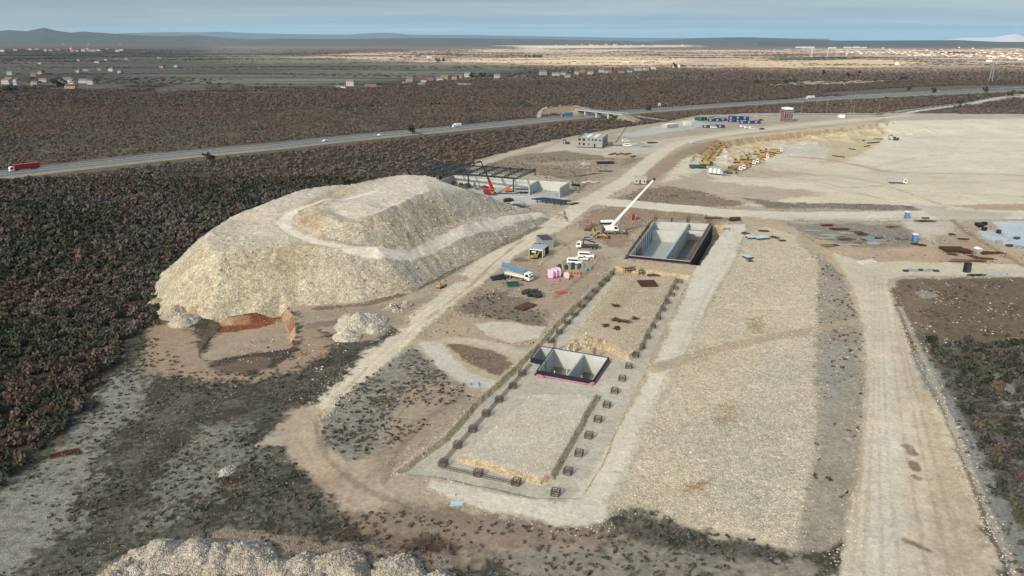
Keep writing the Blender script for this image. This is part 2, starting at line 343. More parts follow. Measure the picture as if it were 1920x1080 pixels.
# loops below the junction
zone('dirt_road', (184,164,140), line=[(575,775),(568,815),(600,868),(650,910)], w=7, soft=2, amp=2.5)
zone('dirt_road', (160,140,122), line=[(640,905),(700,938),(770,962),(850,975),(960,1000),(1100,1010)], w=9, soft=4, amp=5, op=.6)
zone('dirt_road', (178,160,138), line=[(690,930),(700,890),(730,850),(800,780),(860,730)], w=9, soft=2.5, amp=3)
zone('ground', (170,152,130), [(700,860),(800,790),(880,735),(905,745),(830,815),(735,875),(700,890)], soft=1.6, amp=3, rub=.35, veg=.12)
zone('ground', (150,144,132), [(598,790),(640,742),(700,700),(770,650),(795,662),(850,712),(880,724),(880,745),(800,800),(720,848),(650,862),(608,828)], soft=1.4, amp=2.5, veg=.5, rub=.4)
zone('ground', (164,144,122), [(760,720),(850,715),(885,735),(800,800),(740,840),(690,858),(740,790)], soft=2, amp=4, veg=.15, op=.75)
zone('dirt_road', (188,170,144), [(775,640),(850,632),(960,652),(975,680),(945,716),(905,735),(870,725),(820,690),(790,660)], soft=1.6, amp=2.5)
zone('dirt_road', (200,194,182), [(782,640),(828,638),(850,668),(885,700),(932,712),(925,728),(880,728),(830,696),(800,668)], soft=1, amp=1.6)
zone('ground', (128,110,92), [(835,642),(900,652),(952,668),(958,684),(938,704),(905,696),(862,672)], soft=1.2, amp=2, veg=.28)
zone('dirt_road', (190,178,158), line=[(845,636),(900,640),(960,655),(1000,670)], w=3.2, soft=1, amp=1.4)
zone('dirt_road', (176,160,140), [(725,882),(800,862),(830,880),(820,905),(760,920),(700,900)], soft=1.5, amp=2.5, rub=.2)
# trench, blocks and side road
zone('trench_floor', (190,183,168), [(736,884),(835,815),(893,750),(962,690),(1003,648),(1043,605),(1152,499),(1296,517),(1238,640),(1190,740),(1132,870),(1090,935),(990,932),(815,892)], soft=.8, amp=1, rub=.08)
zone('rock_block', (204,194,176), [(868,851),(1000,738),(1118,738),(1032,886),(1012,894)], soft=.8, amp=1.2, rub=.4)
zone('gravel_pad', (202,194,180), [(985,752),(1010,728),(1100,736),(1095,758),(1040,768)], soft=1, amp=1.6, op=.8, rub=.2)
zone('rock_block', (194,178,152), [(1066,640),(1156,517),(1268,519),(1196,652),(1178,664),(1130,640)], soft=.8, amp=1.2, rub=.5)
zone('dirt_road', (188,170,142), [(1050,640),(1100,620),(1160,630),(1180,660),(1130,665),(1090,650)], soft=1.5, amp=2.4)
zone('ground', (176,156,128), line=[(1130,600),(1165,560),(1195,525)], w=5, soft=2, amp=2.5, op=.8)
zone('ground', (190,172,142), [(1150,500),(1160,480),(1290,496),(1310,510),(1268,519),(1156,517)], soft=1.6, amp=3, rub=.3)
zone('dirt_road', (210,202,184), [(1340,424),(1400,418),(1378,490),(1332,560),(1298,640),(1262,702),(1222,780),(1172,900),(1132,982),(1060,988),(900,952),(798,912),(808,897),(850,902),(960,935),(1060,942),(1110,872),(1196,742),(1244,642),(1290,540)], soft=1.1, amp=1.6)
# rubble field and what lies right of it
zone('rubble_field', (216,202,174), [(1385,480),(1400,440),(1440,424),(1490,440),(1538,500),(1532,700),(1530,860),(1492,1034),(1300,992),(1142,958),(1182,862),(1262,702),(1332,572)], soft=2.2, amp=4.5, rub=.75)
zone('rubble_field', (206,197,180), [(1400,700),(1520,640),(1528,900),(1440,980),(1330,940),(1290,820)], soft=6, amp=10, op=.55, rub=.85)
zone('rubble_field', (190,150,112), [(1280,905),(1330,900),(1325,925),(1285,925)], soft=2, amp=3, op=.8, rub=.9)
zone('rubble_field', (192,156,116), [(1405,595),(1430,590),(1430,625),(1408,625)], soft=2, amp=3, op=.7, rub=.9)
zone('rubble_field', (196,160,118), [(1345,750),(1380,745),(1385,790),(1350,790)], soft=2, amp=3, op=.6, rub=.9)
zone('dirt_road', (188,166,136), line=[(1400,412),(1450,420),(1500,432),(1540,452),(1580,490),(1605,520)], w=10, soft=2, amp=2.5)
zone('ground', (164,154,136), [(1535,478),(1580,515),(1612,600),(1622,720),(1608,900),(1560,1035),(1492,1034),(1530,860),(1532,600)], soft=1.4, amp=2, veg=.26, rub=.35)
zone('ground', (158,156,150), [(1535,660),(1590,640),(1600,720),(1560,790),(1535,740)], soft=3, amp=5, veg=.3, rub=.4, op=.7)
zone('dirt_road', (178,158,132), line=[(1230,690),(1330,660),(1450,632),(1560,610),(1625,597)], w=4.2, soft=1.5, amp=1.6, op=.9)
zone('ground', (98,96,88), [(1160,962),(1200,955),(1300,995),(1420,1020),(1480,1050),(1380,1050),(1250,1020)], soft=2, amp=6, veg=.45, rub=.4, op=.85)
zone('dirt_road', (204,192,168), [(1560,470),(1620,492),(1700,488),(1920,496),(2100,505),(2100,522),(1920,518),(1700,516),(1664,524),(1684,590),(1722,680),(1782,800),(1832,930),(1895,1085),(1940,1200),(1540,1200),(1572,1080),(1612,900),(1626,720),(1622,620),(1602,545)], soft=1.2, amp=1.6)
zone('dirt_road', (186,164,136), [(1690,620),(1712,680),(1770,800),(1822,930),(1880,1085),(1760,1085),(1740,900),(1720,760),(1685,660)], soft=3, amp=4, op=.7)
zone('dirt_road', (212,206,192), [(1640,640),(1665,650),(1690,900),(1680,1085),(1620,1085),(1640,850)], soft=2.5, amp=3, op=.6)
zone('ground', (120,96,74), line=[(1684,560),(1722,676),(1784,800),(1834,930),(1900,1090)], w=1.5, soft=.7, amp=.8, op=.9)
for a, b_, cc_ in (((1703,838),(1712,850),2.0),((1712,868),(1716,880),2.2),((1700,1015),(1740,1032),1.1),((1716,893),(1720,897),1.4)):
    zone('dirt_road', (126,106,84), line=[a, b_], w=cc_, soft=.5, amp=.8, op=.9, sm=False)
for a_, l_ in ((.28, [(1655,520),(1655,620),(1660,760),(1668,900),(1690,1100)]),(.28, [(1648,520),(1648,640),(1648,780),(1650,930),(1655,1100)]),(.3, [(1640,515),(1640,640),(1636,780),(1628,930),(1618,1100)]),(.25, [(1632,530),(1634,650),(1622,800),(1606,960),(1596,1100)]),(.35, [(1668,540),(1690,660),(1718,800),(1752,950),(1790,1100)]),(.35, [(1675,560),(1704,680),(1740,820),(1776,950),(1816,1100)]),(.3, [(1661,560),(1676,680),(1698,840),(1722,980),(1745,1100)])):
    zone('dirt_road', (170,152,128), line=l_, w=.6, soft=.35, amp=.7, op=a_*1.3)
    zone('dirt_road', (218,210,194), line=[(p[0]+(p[1]-480)*.05-8, p[1]) for p in l_], w=.8, soft=.6, amp=1.8, op=a_*.6)
for l_ in ([(1350,425),(1368,470),(1330,540),(1285,640),(1240,730),(1180,860),(1140,960)],[(1372,425),(1384,470),(1345,540),(1298,640),(1252,730),(1192,860),(1152,965)]):
    zone('dirt_road', (170,164,150), line=l_, w=.9, soft=.6, amp=1.2, op=.35)
for l_ in ([(1250,350),(1400,330),(1560,340),(1700,360),(1920,372)],[(1300,370),(1480,362),(1640,352),(1800,340),(1960,338)],[(1420,300),(1500,312),(1600,330),(1720,372),(1780,395)],[(1430,303),(1512,316),(1612,335),(1732,376),(1790,397)],[(1270,330),(1330,345),(1480,348),(1640,372),(1760,398)],[(1640,300),(1750,280),(1920,272)],[(1630,310),(1750,300),(1920,306)],[(1680,250),(1800,246),(1960,250)],[(1480,330),(1560,350),(1660,380),(1700,400)]):
    zone('gravel_pad', (172,158,136), line=l_, w=1.6, soft=1.2, amp=3, op=.45, z=-1)
for l_ in ([(980,450),(930,490),(870,545),(800,600)],[(690,690),(640,740),(600,780)],[(1030,440),(1070,470),(1050,500)],[(1100,440),(1060,460),(1010,500)],[(1130,480),(1090,520),(1040,560)],[(590,790),(610,850),(670,905),(760,950)],[(720,900),(750,840),(820,770)],[(1540,455),(1620,480),(1760,478),(1920,486)],[(1500,436),(1570,474),(1650,490)]):
    zone('dirt_road', (122,102,84), line=l_, w=1.0, soft=.7, amp=1.4, op=.45)
zone('ground', (176,156,134), [(392,640),(410,606),(470,598),(535,580),(548,600),(548,650),(470,662),(395,676)], soft=2, amp=3, rub=.3)
zone('ground', (140,84,56), [(400,600),(470,590),(525,574),(520,592),(470,604),(410,612)], soft=1, amp=2, rub=.3)
# yard with building materials, meadow and scrub on the right
zone('ground', (146,138,126), [(1478,420),(1690,420),(1722,440),(1712,470),(1600,464),(1530,446)], soft=3, amp=5, veg=.3, rub=.2)
zone('gravel_pad', (200,190,172), [(1690,414),(1800,414),(1780,440),(1745,455),(1715,440)], soft=3, amp=4)
zone('ground', (186,162,134), [(1540,455),(1640,466),(1760,462),(1920,470),(2100,480),(2100,500),(1920,497),(1640,486),(1590,476)], soft=4, amp=6)
zone('ground', (170,146,120), [(1750,440),(1800,440),(1850,462),(1870,490),(1760,490)], soft=3, amp=5, op=.7)
zone('ground', (150,120,88), line=[(1785,412),(1820,440),(1870,470),(1920,500)], w=2.5, soft=1, amp=1, op=.7)
zone('concrete_apron', (188,200,212), [(1862,416),(1930,414),(2100,414),(2100,480),(1920,470),(1880,440)], soft=.8, amp=.8)
zone('ground', (190,200,208), [(1826,432),(1860,430),(1905,455),(1900,462),(1850,448)], soft=1.2, amp=2)
zone('ground', (116,102,84), [(1668,545),(1682,522),(1920,521),(2200,526),(2300,1200),(1905,1200),(1836,930),(1788,800),(1728,680)], soft=1.6, amp=2.5, veg=.3)
zone('ground', (128,112,96), [(1690,524),(1730,522),(1750,600),(1730,640),(1700,610)], soft=2, amp=4, veg=.25, rub=.3)
zone('ground', (170,164,152), [(1715,546),(1758,545),(1760,556),(1730,558)], soft=1, amp=2, rub=.8)
zone('ground', (110,110,102), [(1728,620),(1800,640),(1920,650),(2200,660),(2300,1200),(1908,1200),(1838,930),(1790,800)], soft=3, amp=5, veg=.5, rub=.3)
zone('ground', (150,152,148), line=[(1725,665),(1775,760),(1830,860),(1880,960),(1935,1080)], w=4, soft=1.4, amp=2, rub=.5, veg=.15, op=.8)
zone('ground', (152,152,148), [(1850,680),(1885,700),(1935,780),(1920,800),(1870,730)], soft=2, amp=4, rub=.5, veg=.2)
zone('ground', (176,166,150), line=[(1688,575),(1740,690),(1800,830),(1850,950),(1910,1090)], w=1.3, soft=.6, amp=.6, op=.8)
BASE_C = alb(78,70,64)
FOREST_C = alb(70,63,55)
FOREST = px((-400,390),(0,341),(300,303),(640,268),(870,246),(1000,233),(1120,222),(1250,218),(1240,226),(1150,244),(1040,264),(895,302),(800,325),(700,345),(440,425),(290,545),(270,610),(190,705),(60,855),(-10,930),(-250,1010))
def cover(X, Y):
    n = len(X); col = np.tile(np.array(BASE_C), (n, 1)); aux = np.zeros((n, 3)); aux[:, 1] = .3
    cls = np.zeros(n, np.int32)
    r = np.hypot(X, Y); aux[:, 2] = sstep(900, 2500, r) * .6; aux[:, 1] = np.where(r > 1500, 0.12, .35)
    n0 = fbm(X, Y, .8, 2, 104); n1 = fbm(X, Y, 7, 3, 101); n2 = fbm(X, Y, 1.7, 2, 102); n3 = fbm(X, Y, 60, 4, 103)
    k = near(FOREST, X, Y, 5); s = sdf(FOREST, X[k], Y[k]); m = sstep(-2, 2, s)[:, None]
    col[k] = col[k] * (1 - m) + np.array(FOREST_C) * m; aux[k, 1] = aux[k, 1] * (1 - m[:, 0]) + .4 * m[:, 0]
    for i, (c_, rgb, shp, isl, w, soft, amp, op, rub, veg, strk) in enumerate(Z_):
        k = np.nonzero(near(shp, X, Y, w + soft * 2 + amp * 1.2))[0]
        if not len(k): continue
        x, y = X[k], Y[k]
        d = (w * .5 - ldist(shp, x, y)) if isl else sdf(shp, x, y)
        nn = n1[k] * .5 + n2[k] * .35 + n0[k] * .3 if amp < 30 else n3[k] + n1[k] * .2
        sf = soft * (.55 if amp < 30 else 1); m = sstep(-sf, sf, d + nn * amp) * op
        tint = 1.0
        if isl and c_ == 'dirt_road' and w > 3.5: tint = (1 + (.05 * np.cos((w * .5 - d) * 3.1 + n1[k] * 2.5) + .07 * n2[k]) * sstep(900, 300, r[k]))[:, None]
        col[k] = col[k] * (1 - m[:, None]) + np.array(rgb) * tint * m[:, None]
        for j, q in enumerate((rub, veg, strk)): aux[k, j] = aux[k, j] * (1 - m) + q * m
        if op >= .85: cls[k] = np.where(m > .5, CLS.index(c_), cls[k])
    return col, aux, cls
CLS = ['ground', 'dirt_road', 'asphalt_road', 'gravel_pad', 'rubble_field', 'trench_floor', 'rock_block', 'concrete_apron', 'quarry_face']
# ================================================================== ground sheet: a graded grid, fine near, coarse towards the horizon
def make_ground():
    D = [52.0]
    while D[-1] < 32000:
        D.append(D[-1] + min(max(.34, D[-1] ** 2 / 57000 * .62), 1.2 if D[-1] < 700 else 1e9))
    D = np.array(D)
    t = np.concatenate([np.linspace(-1.5, -.74, 110, endpoint=False), np.linspace(-.74, .74, 1180, endpoint=False), np.linspace(.74, 1.5, 111)])
    X = (D[:, None] * .955 + 23) * t[None, :]; Y = np.repeat(D[:, None], len(t), 1)
    nr, nc = X.shape; x, y = X.ravel(), Y.ravel()
    z = np.empty_like(x); col = np.empty((len(x), 3)); aux = np.empty((len(x), 3)); cls = np.empty(len(x), np.int32)
    for a in range(0, len(x), 200000):
        s = slice(a, a + 200000)
        z[s] = H(x[s], y[s]); col[s], aux[s], cls[s] = cover(x[s], y[s])
    V = np.stack([x, y, z], 1)
    # steep rock: keep stones on cut faces
    G = V.reshape(nr, nc, 3)
    du = np.gradient(G, axis=1); dv = np.gradient(G, axis=0); nrm = np.cross(du, dv); nrm /= np.linalg.norm(nrm, axis=2, keepdims=True) + 1e-9
    nrm = nrm.reshape(-1, 3)
    st = sstep(.93, .7, nrm[:, 2]) * (np.hypot(x, y) < 900)
    rock = np.array(alb(198,176,138)); red = np.array(alb(150,78,48))
    q = near(QUARRY, x, y, 3)
    rw = np.zeros(len(x)); rw[q] = sstep(-.2, .35, fbm(x[q], y[q], 7, 2, 77))
    rc = rock[None, :] * (1 - rw[:, None] * .8) + red[None, :] * rw[:, None] * .8
    col = col * (1 - st[:, None] * .8) + rc * st[:, None] * .8; aux[:, 0] = np.maximum(aux[:, 0], st * .9); aux[:, 1] *= (1 - st)
    idx = np.arange(nr * nc).reshape(nr, nc)
    F = np.stack([idx[:-1, :-1], idx[:-1, 1:], idx[1:, 1:], idx[1:, :-1]], 2).reshape(-1, 4)
    fc = cls[F[:, 0]]
    for ci, nm in enumerate(CLS):
        f = F[fc == ci]
        if not len(f): continue
        used, inv = np.unique(f, return_inverse=True); f = inv.reshape(-1, 4)
        o = mesh_np(nm, V[used], f, EARTH, smooth=True)
        set_attr(o, 'zcol', col[used]); set_attr(o, 'zaux', aux[used])
        o.data.normals_split_custom_set_from_vertices(nrm[used].astype(np.float32))
        tag(o, kind='structure')
make_ground()
# ================================================================== heaps of broken rock
def grid_heap(name, poly, hfun, cfun, step, parent=None, split=None):
    P = np.array(poly); x0, y0 = P.min(0) - 1; x1, y1 = P.max(0) + 1
    xs = np.arange(x0, x1, step); ys = np.arange(y0, y1, step); X, Y = np.meshgrid(xs, ys); x, y = X.ravel(), Y.ravel()
    g = H(x, y); z = hfun(x, y)
    ok = z > 0.0
    zz = np.where(ok, g + z, g - .5)
    V = np.stack([x, y, zz], 1); nr, nc = X.shape; idx = np.arange(nr * nc).reshape(nr, nc)
    F = np.stack([idx[:-1, :-1], idx[:-1, 1:], idx[1:, 1:], idx[1:, :-1]], 2).reshape(-1, 4)
    F = F[ok[F].any(1)]
    col, aux = cfun(x, y, z)
    cl = split(x, y) if split is not None else np.zeros(len(x), bool)
    out = []
    for flag in (False, True):
        f = F[cl[F[:, 0]] == flag]
        if not len(f): continue
        used, inv = np.unique(f, return_inverse=True); f = inv.reshape(-1, 4)
        o = mesh_np(name if not flag else 'haul_road', V[used], f, EARTH, smooth=True)
        set_attr(o, 'zcol', col[used]); set_attr(o, 'zaux', aux[used]); out.append(o)
    if len(out) > 1: out[1].parent = out[0]
    return out[0]
def rbf(pts):
    P = np.array([unp(u, v, z) + (z,) for u, v, z in pts]); n = len(P)
    A = np.hypot(P[:, None, 0] - P[None, :, 0], P[:, None, 1] - P[None, :, 1])
    M = np.zeros((n + 1, n + 1)); M[:n, :n] = A; M[n, :n] = 1; M[:n, n] = 1
    w = np.linalg.solve(M, np.append(P[:, 2], 0))
    def f(x, y):
        o = np.full(x.shape, w[n])
        for i in range(n): o = o + w[i] * np.hypot(x - P[i, 0], y - P[i, 1])
        return o
    return f
ROADPTS = [(700,352,19.6),(640,368,19),(580,385,17.5),(545,400,17.2),(532,418,16.8),(552,437,15.6),(600,455,13.9),(680,468,12.2),(760,459,11.2),(850,432,9.3),(950,408,6.4),(1000,402,3.5),(1050,398,.8)]
M_TOE = px((283,560),(300,588),(400,598),(450,590),(560,573),(680,566),(770,548),(850,502),(905,478),(960,446),(1000,427),(1035,408),(1058,396)) + [(24,322),(8,334),(-15,352),(-45,362),(-75,350),(-100,315),(-117,262),(-117,236)]
M_U = [unp(u, v, z) for u, v, z in ((556,424,16.2),(590,441,14.6),(640,456,13.2),(690,459,12.3),(760,448,11.4),(850,420,9),(930,401,6.5),(968,393,5),(905,370,10),(872,343,17),(832,322,20),(740,320,20),(640,345,19),(585,372,17.5),(556,398,16))]
cap_low = rbf(ROADPTS[3:] + [(445,415,16),(500,402,17),(480,428,16),(600,357,18.6),(905,375,7),(968,392,5)])
cap_top = rbf([(445,415,16),(540,385,17.4),(600,357,18),(700,337,18.6),(740,324,19.6),(790,321,20.6),(832,326,20.8),(800,338,20.6),(760,352,19.0),(700,360,18.0),(650,372,17.4),(600,385,17.3),(590,402,18.4),(640,395,19.2),(690,385,19.8),(750,368,20.2),(800,350,20.6),(870,345,17),(640,408,18.0),(720,388,18.8),(905,375,11)])
ROADW = smooth_line([unp(u, v, z) for u, v, z in ROADPTS], 6)
def mound_h(x, y):
    wob = fbm(x, y, 14, 3, 201) * .9 + fbm(x, y, 3.5, 3, 202) * .45 + .4
    toe = sdf(M_TOE, x, y) + wob; u = sdf(M_U, x, y) + wob * .5
    rd = ldist(ROADW, x, y); flat = sstep(1.5, 2.8, rd)
    low = cap_low(x, y) + fbm(x, y, 11, 3, 203) * .5 * flat
    top = np.minimum(low + np.maximum(0, u) * .68, cap_top(x, y) + fbm(x, y, 13, 3, 204) * .7 * flat + sstep(6, 1, np.abs(u - 8)) * (1.0 + 0.5 * fbm(x, y, 9, 2, 207)))
    z = np.where(u > 0, np.maximum(top, low), low)
    z = np.minimum(z, np.maximum(toe, -1) * .84)
    cx_, cy_ = np.mean(np.array(M_TOE), 0); sa = np.arctan2(y - cy_, x - cx_) * 55
    z = z + flat * sstep(0, 2, z) * sstep(19, 12, toe) * (fbm(sa, z * 1.2, 6, 3, 221) * .42 + fbm(sa, z * .6, 2.4, 2, 222) * .2)
    return z + (fbm(x, y, 1.8, 3, 205) * .28 + fbm(x, y, .8, 1, 206) * .1) * flat * sstep(0, 1, z)
def mound_c(x, y, z):
    n = len(x); col = np.tile(np.array(alb(208,195,168)), (n, 1)); aux = np.zeros((n, 3)); aux[:, 0] = 1.0
    cx_, cy_ = np.mean(np.array(M_TOE), 0); sa = np.arctan2(y - cy_, x - cx_) * 55; gl = fbm(sa, z * 1.5, 5, 3, 221); gl2 = fbm(sa, z * .6, 2.2, 2, 222)
    col = col * (1 + (.13 * gl + .10 * gl2) * sstep(20, 12, sdf(M_TOE, x, y)))[:, None]
    u = sdf(M_U, x, y); w = sstep(-.1, .5, fbm(x, y, 26, 3, 211))[:, None] * .5
    col = col * (1 - w) + np.array(alb(198,192,178)) * w
    gx = sstep(-45, -5, x)[:, None] * .55; col = col * (1 - gx) + np.array(alb(186,182,170)) * gx  # right flank greyed: shade of the side turned from the sun, in the colour
    br = sstep(.25, .6, fbm(x, y, 17, 3, 212))[:, None] * .45
    col = col * (1 - br) + np.array(alb(178,146,108)) * br
    pl = sstep(16.0, 17.0, z) * sstep(8, 12, u) + sstep(-3, 4, cap_top(x, y) - 15) * sstep(14.0, 15.0, z) * sstep(2, -2, u) * (x < -62)
    pl = np.clip(pl, 0, 1)
    col = col * (1 - pl[:, None]) + np.array(alb(204,195,178)) * pl[:, None]; aux[:, 0] = 1 - pl * .75
    rd = ldist(ROADW, x, y) + fbm(x, y, 3, 2, 213) * .6; m = sstep(2.3, 1.4, rd)
    rut = 1 + .06 * np.cos(rd * 3.4)
    col = col * (1 - m[:, None]) + np.array(alb(224,213,193)) * rut[:, None] * m[:, None]; aux[:, 0] *= 1 - m
    return col, aux
mound = grid_heap('rubble_mound', M_TOE, mound_h, mound_c, .42, split=lambda x, y: ldist(ROADW, x, y) < 2.0)
tag(mound, 'huge pale limestone rubble mound beside the wood with a haul road winding up it', 'rubble mound')
HEAPS = []
def cones(name, label, lst, rgb, rub=1.0, step=.22, slope=.72, cat='rubble pile', group=None):
    """lst of (x, y, height): dumped loads that run into each other"""
    r = [(h / slope) for _, _, h in lst]
    bx = np.array([(x - q, y - q) for (x, y, h), q in zip(lst, r)] + [(x + q, y + q) for (x, y, h), q in zip(lst, r)])
    poly = [tuple(bx.min(0)), tuple(bx.max(0))]
    seed = int(abs(lst[0][0]) * 7 + abs(lst[0][1]) * 3) % 997
    def hf(x, y):
        z = np.full(x.shape, -9.)
        for X_, Y_, h in lst:
            d = np.hypot(x - X_ + fbm(x, y, 4, 2, seed) * .7, y - Y_ + fbm(x, y, 4, 2, seed + 1) * .7)
            z = np.maximum(z, h - slope * np.sqrt(d * d + (h * .35) ** 2) + h * .2)
        return np.where(z > 0, z + fbm(x, y, .9, 2, seed + 2) * .22 + fbm(x, y, 2.6, 2, seed + 5) * .45, z)
    def cf(x, y, z):
        col = np.tile(np.array(alb(*rgb)), (len(x), 1)); w = sstep(-.2, .5, fbm(x, y, 5, 2, seed + 3))[:, None] * .35
        col = col * (1 - w) + np.array(alb(170,150,122)) * w
        aux = np.zeros((len(x), 3)); aux[:, 0] = min(1, rub*1.1); return col, aux
    o = grid_heap(name, poly, hf, cf, step); tag(o, label, cat, group); HEAPS.append((o, poly, hf)); return o
def cpx(*l): return [unp(u, v, 0) + (h,) for u, v, h in l]
fg = []
for u, v, h in ((215,1075,2.4),(262,1052,2.8),(300,1030,3.3),(352,1022,3.7),(405,1028,3.4),(452,1034,3.1),(500,1050,3.0),(560,1052,2.9),(620,1060,2.8),(680,1066,2.7),(740,1068,2.6),(800,1072,2.3),(830,1085,2.0),
                (250,1110,3.0),(330,1095,3.6),(420,1100,3.5),(520,1110,3.4),(620,1120,3.2),(720,1125,3.0),(180,1130,2.6),(300,1165,3),(450,1170,3),(600,1180,3),(760,1170,2.6)):
    x, y = unp(u, v, h * .6); fg.append((x + random.uniform(-1.6, 1.6), y + random.uniform(-1.2, 1.2), h * random.uniform(.75, 1.05)))
    for _q in range(2): fg.append((x + random.uniform(-4, 4), y + random.uniform(-4, 1), h * random.uniform(.45, .8)))
cones('rubble_pile', 'long bank of grey white rubble in dumped humps along the bottom edge', fg, (188,180,166), step=.2)
cones('rubble_pile', 'white stone heap standing between the clay pit and the haul road', cpx((672,612,4.0),(690,606,3.2),(700,618,2.2),(655,600,2.0)), (214,206,188))
cones('rubble_pile', 'small round white stone heap just in front of the larger white heap', cpx((652,634,2.4),(645,637,1.6)), (208,200,182))
cones('rubble_pile', 'low grey earth heap with a flat top beside the haul road below the mound', cpx((735,578,1.4),(760,574,1.2),(748,584,1.0)), (160,150,136), rub=.5)
for i, (lb, l) in enumerate((('brown dumped load at the far left toe of the big mound', ((296,574,2.6),)), ('grey dumped load between the brown ones at the left toe of the mound', ((330,590,2.9),)),
        ('pale dumped load nearest the camera at the left toe of the mound', ((346,604,2.8),(352,600,2.4))), ('brown dumped load against the mound beside the clay pit', ((372,588,2.8),(360,582,2.4))))):
    cones('rubble_pile', lb, cpx(*l), ((176,154,126),(178,170,154),(186,176,156),(178,152,122))[i], rub=.6, group='dumped loads at the toe of the mound')
cones('rubble_pile', 'small pale stone scatter heap on the dark scrubby ground', cpx((425,885,1.1),(416,889,.8),(434,881,.8)), (186,182,170))
cones('rubble_pile', 'rock spoil heap in the corner between the trenches behind the small tank', cpx((1078,643,1.6),(1100,640,1.8),(1120,642,1.5)), (196,178,148), rub=.8)
cones('rubble_pile', 'pinkish rubble heap beside the black steel stack', cpx((1096,309,1.6),(1103,308,1.3)), (196,184,172))
# ================================================================== plants
def leaf_material(name, attr='leafcol', dull=1.0):
    m, nt, b = _nt(name); a = N(nt, 'ShaderNodeAttribute', attribute_name=attr)
    oi = nt.nodes.new('ShaderNodeObjectInfo'); f = maprange(nt, oi.outputs['Random'], 0, 1, .78, 1.22)
    vm = nt.nodes.new('ShaderNodeVectorMath'); vm.operation = 'SCALE'; nt.links.new(a.outputs['Color'], vm.inputs[0]); nt.links.new(f, vm.inputs['Scale'])
    nt.links.new(vm.outputs[0], b.inputs['Base Color']); b.inputs['Roughness'].default_value = .9; b.inputs['Specular IOR Level'].default_value = .08
    return m
LEAF = leaf_material('foliage')
BARK = mat('bark', (.09, .075, .06), .95)
KINDS_ = [(.043,.050,.034), (.092,.068,.054), (.080,.072,.066), (.096,.070,.053), (.080,.076,.052)]   # evergreen, brown oak, bare grey, rust, olive
KALBV = np.array(KINDS_)
def bush_template(q, leaf, seed, tall=.8, inner=.45):
    r = np.random.default_rng(seed)
    # a few lobes make the outline uneven
    nl = 5; lc = np.stack([r.uniform(-.55, .55, nl), r.uniform(-.55, .55, nl), r.uniform(.35, .8, nl) * tall], 1); lr = r.uniform(.38, .62, nl)
    w = r.integers(0, nl, q); d = r.normal(size=(q, 3)); d /= np.linalg.norm(d, axis=1, keepdims=True); d[:, 2] = np.abs(d[:, 2]) * 1.0 - .25 * (r.random(q) < .3)
    p = lc[w] + d * lr[w, None] * r.uniform(inner, 1.0, q)[:, None] ; p[:, 2] = np.maximum(p[:, 2], .05)
    n = d + r.normal(size=(q, 3)) * .55; n /= np.linalg.norm(n, axis=1, keepdims=True)
    t = np.cross(n, r.normal(size=(q, 3))); t /= np.linalg.norm(t, axis=1, keepdims=True); b = np.cross(n, t)
    s = leaf * r.uniform(.6, 1.4, q)[:, None]; e = r.uniform(.5, 1.0, q)[:, None]
    Q = np.stack([p - t * s - b * s * e * .3, p + t * s * .2 - b * s * e, p + t * s + b * s * e * .3, p - t * s * .2 + b * s * e], 1)
    return Q.astype(np.float32), r.uniform(.82, 1.2, q).astype(np.float32)
def scatter(name, pos, rad, hgt, kind, temps, parent=None, mt=None, lum=1.0):
    """many bushes as ONE mesh; temps is a list of templates"""
    n = len(pos); tv = np.arange(n) % len(temps); yaw = RNG.uniform(0, 6.283, n); Vs, Cs = [], []
    for ti, (Q, br) in enumerate(temps):
        k = np.nonzero(tv == ti)[0]; c, s = np.cos(yaw[k]), np.sin(yaw[k])
        x = Q[None, :, :, 0] * c[:, None, None] - Q[None, :, :, 1] * s[:, None, None]
        y = Q[None, :, :, 0] * s[:, None, None] + Q[None, :, :, 1] * c[:, None, None]
        z = np.repeat(Q[None, :, :, 2], len(k), 0)
        V = np.stack([x * rad[k, None, None] + pos[k, 0, None, None], y * rad[k, None, None] + pos[k, 1, None, None], z * hgt[k, None, None] + pos[k, 2, None, None]], 3)
        Vs.append(V.reshape(-1, 3).astype(np.float32))
        tone = RNG.uniform(.86, 1.16, len(k))[:, None, None]
        Cs.append((KALBV[kind[k]][:, None, :] * lum * br[None, :, None] * tone).reshape(-1, 3).astype(np.float32))
    V = np.concatenate(Vs); C = np.concatenate(Cs); F = np.arange(len(V), dtype=np.int32).reshape(-1, 4)
    o = mesh_np(name, V, F, mt or LEAF, parent); set_attr(o, 'leafcol', C, 'FACE'); return o
def proj(x, y, z):
    zc = y * cT + (CH - z) * sT; up = y * sT - (CH - z) * cT
    return 960 + FPX * x / zc, 540 - FPX * up / zc, zc
def jgrid(D0, D1, s, wide=.76):
    ys = np.arange(D0, D1, s); xs = np.arange(-wide * D1 - 30, wide * D1 + 30, s); X, Y = np.meshgrid(xs, ys); X, Y = X.ravel(), Y.ravel()
    X = X + RNG.uniform(-.48, .48, len(X)) * s; Y = Y + RNG.uniform(-.48, .48, len(Y)) * s
    k = np.abs(X) < wide * Y + 30; return X[k], Y[k]
def pick_kind(X, Y, left):
    a = fbm(X, Y, 45, 3, 401) + RNG.uniform(-.45, .45, len(X)); b = fbm(X, Y, 30, 3, 402) + RNG.uniform(-.5, .5, len(X))
    if left: return np.where(a > .18, 0, np.where(b > .55, 3, np.where(b > -.05, 1, np.where(a < -.5, 4, 2))))
    return np.where(a > .62, 0, np.where(b > .58, 3, np.where(b > -.22, 1, np.where(a < -.35, 4, 2))))
scrubC = np.array(alb(92,88,74)); RIGHTSCRUB = px((1728,628),(1790,640),(1920,640),(2200,650),(2300,1200),(1990,1200),(1905,1010),(1850,900),(1812,800),(1760,700))
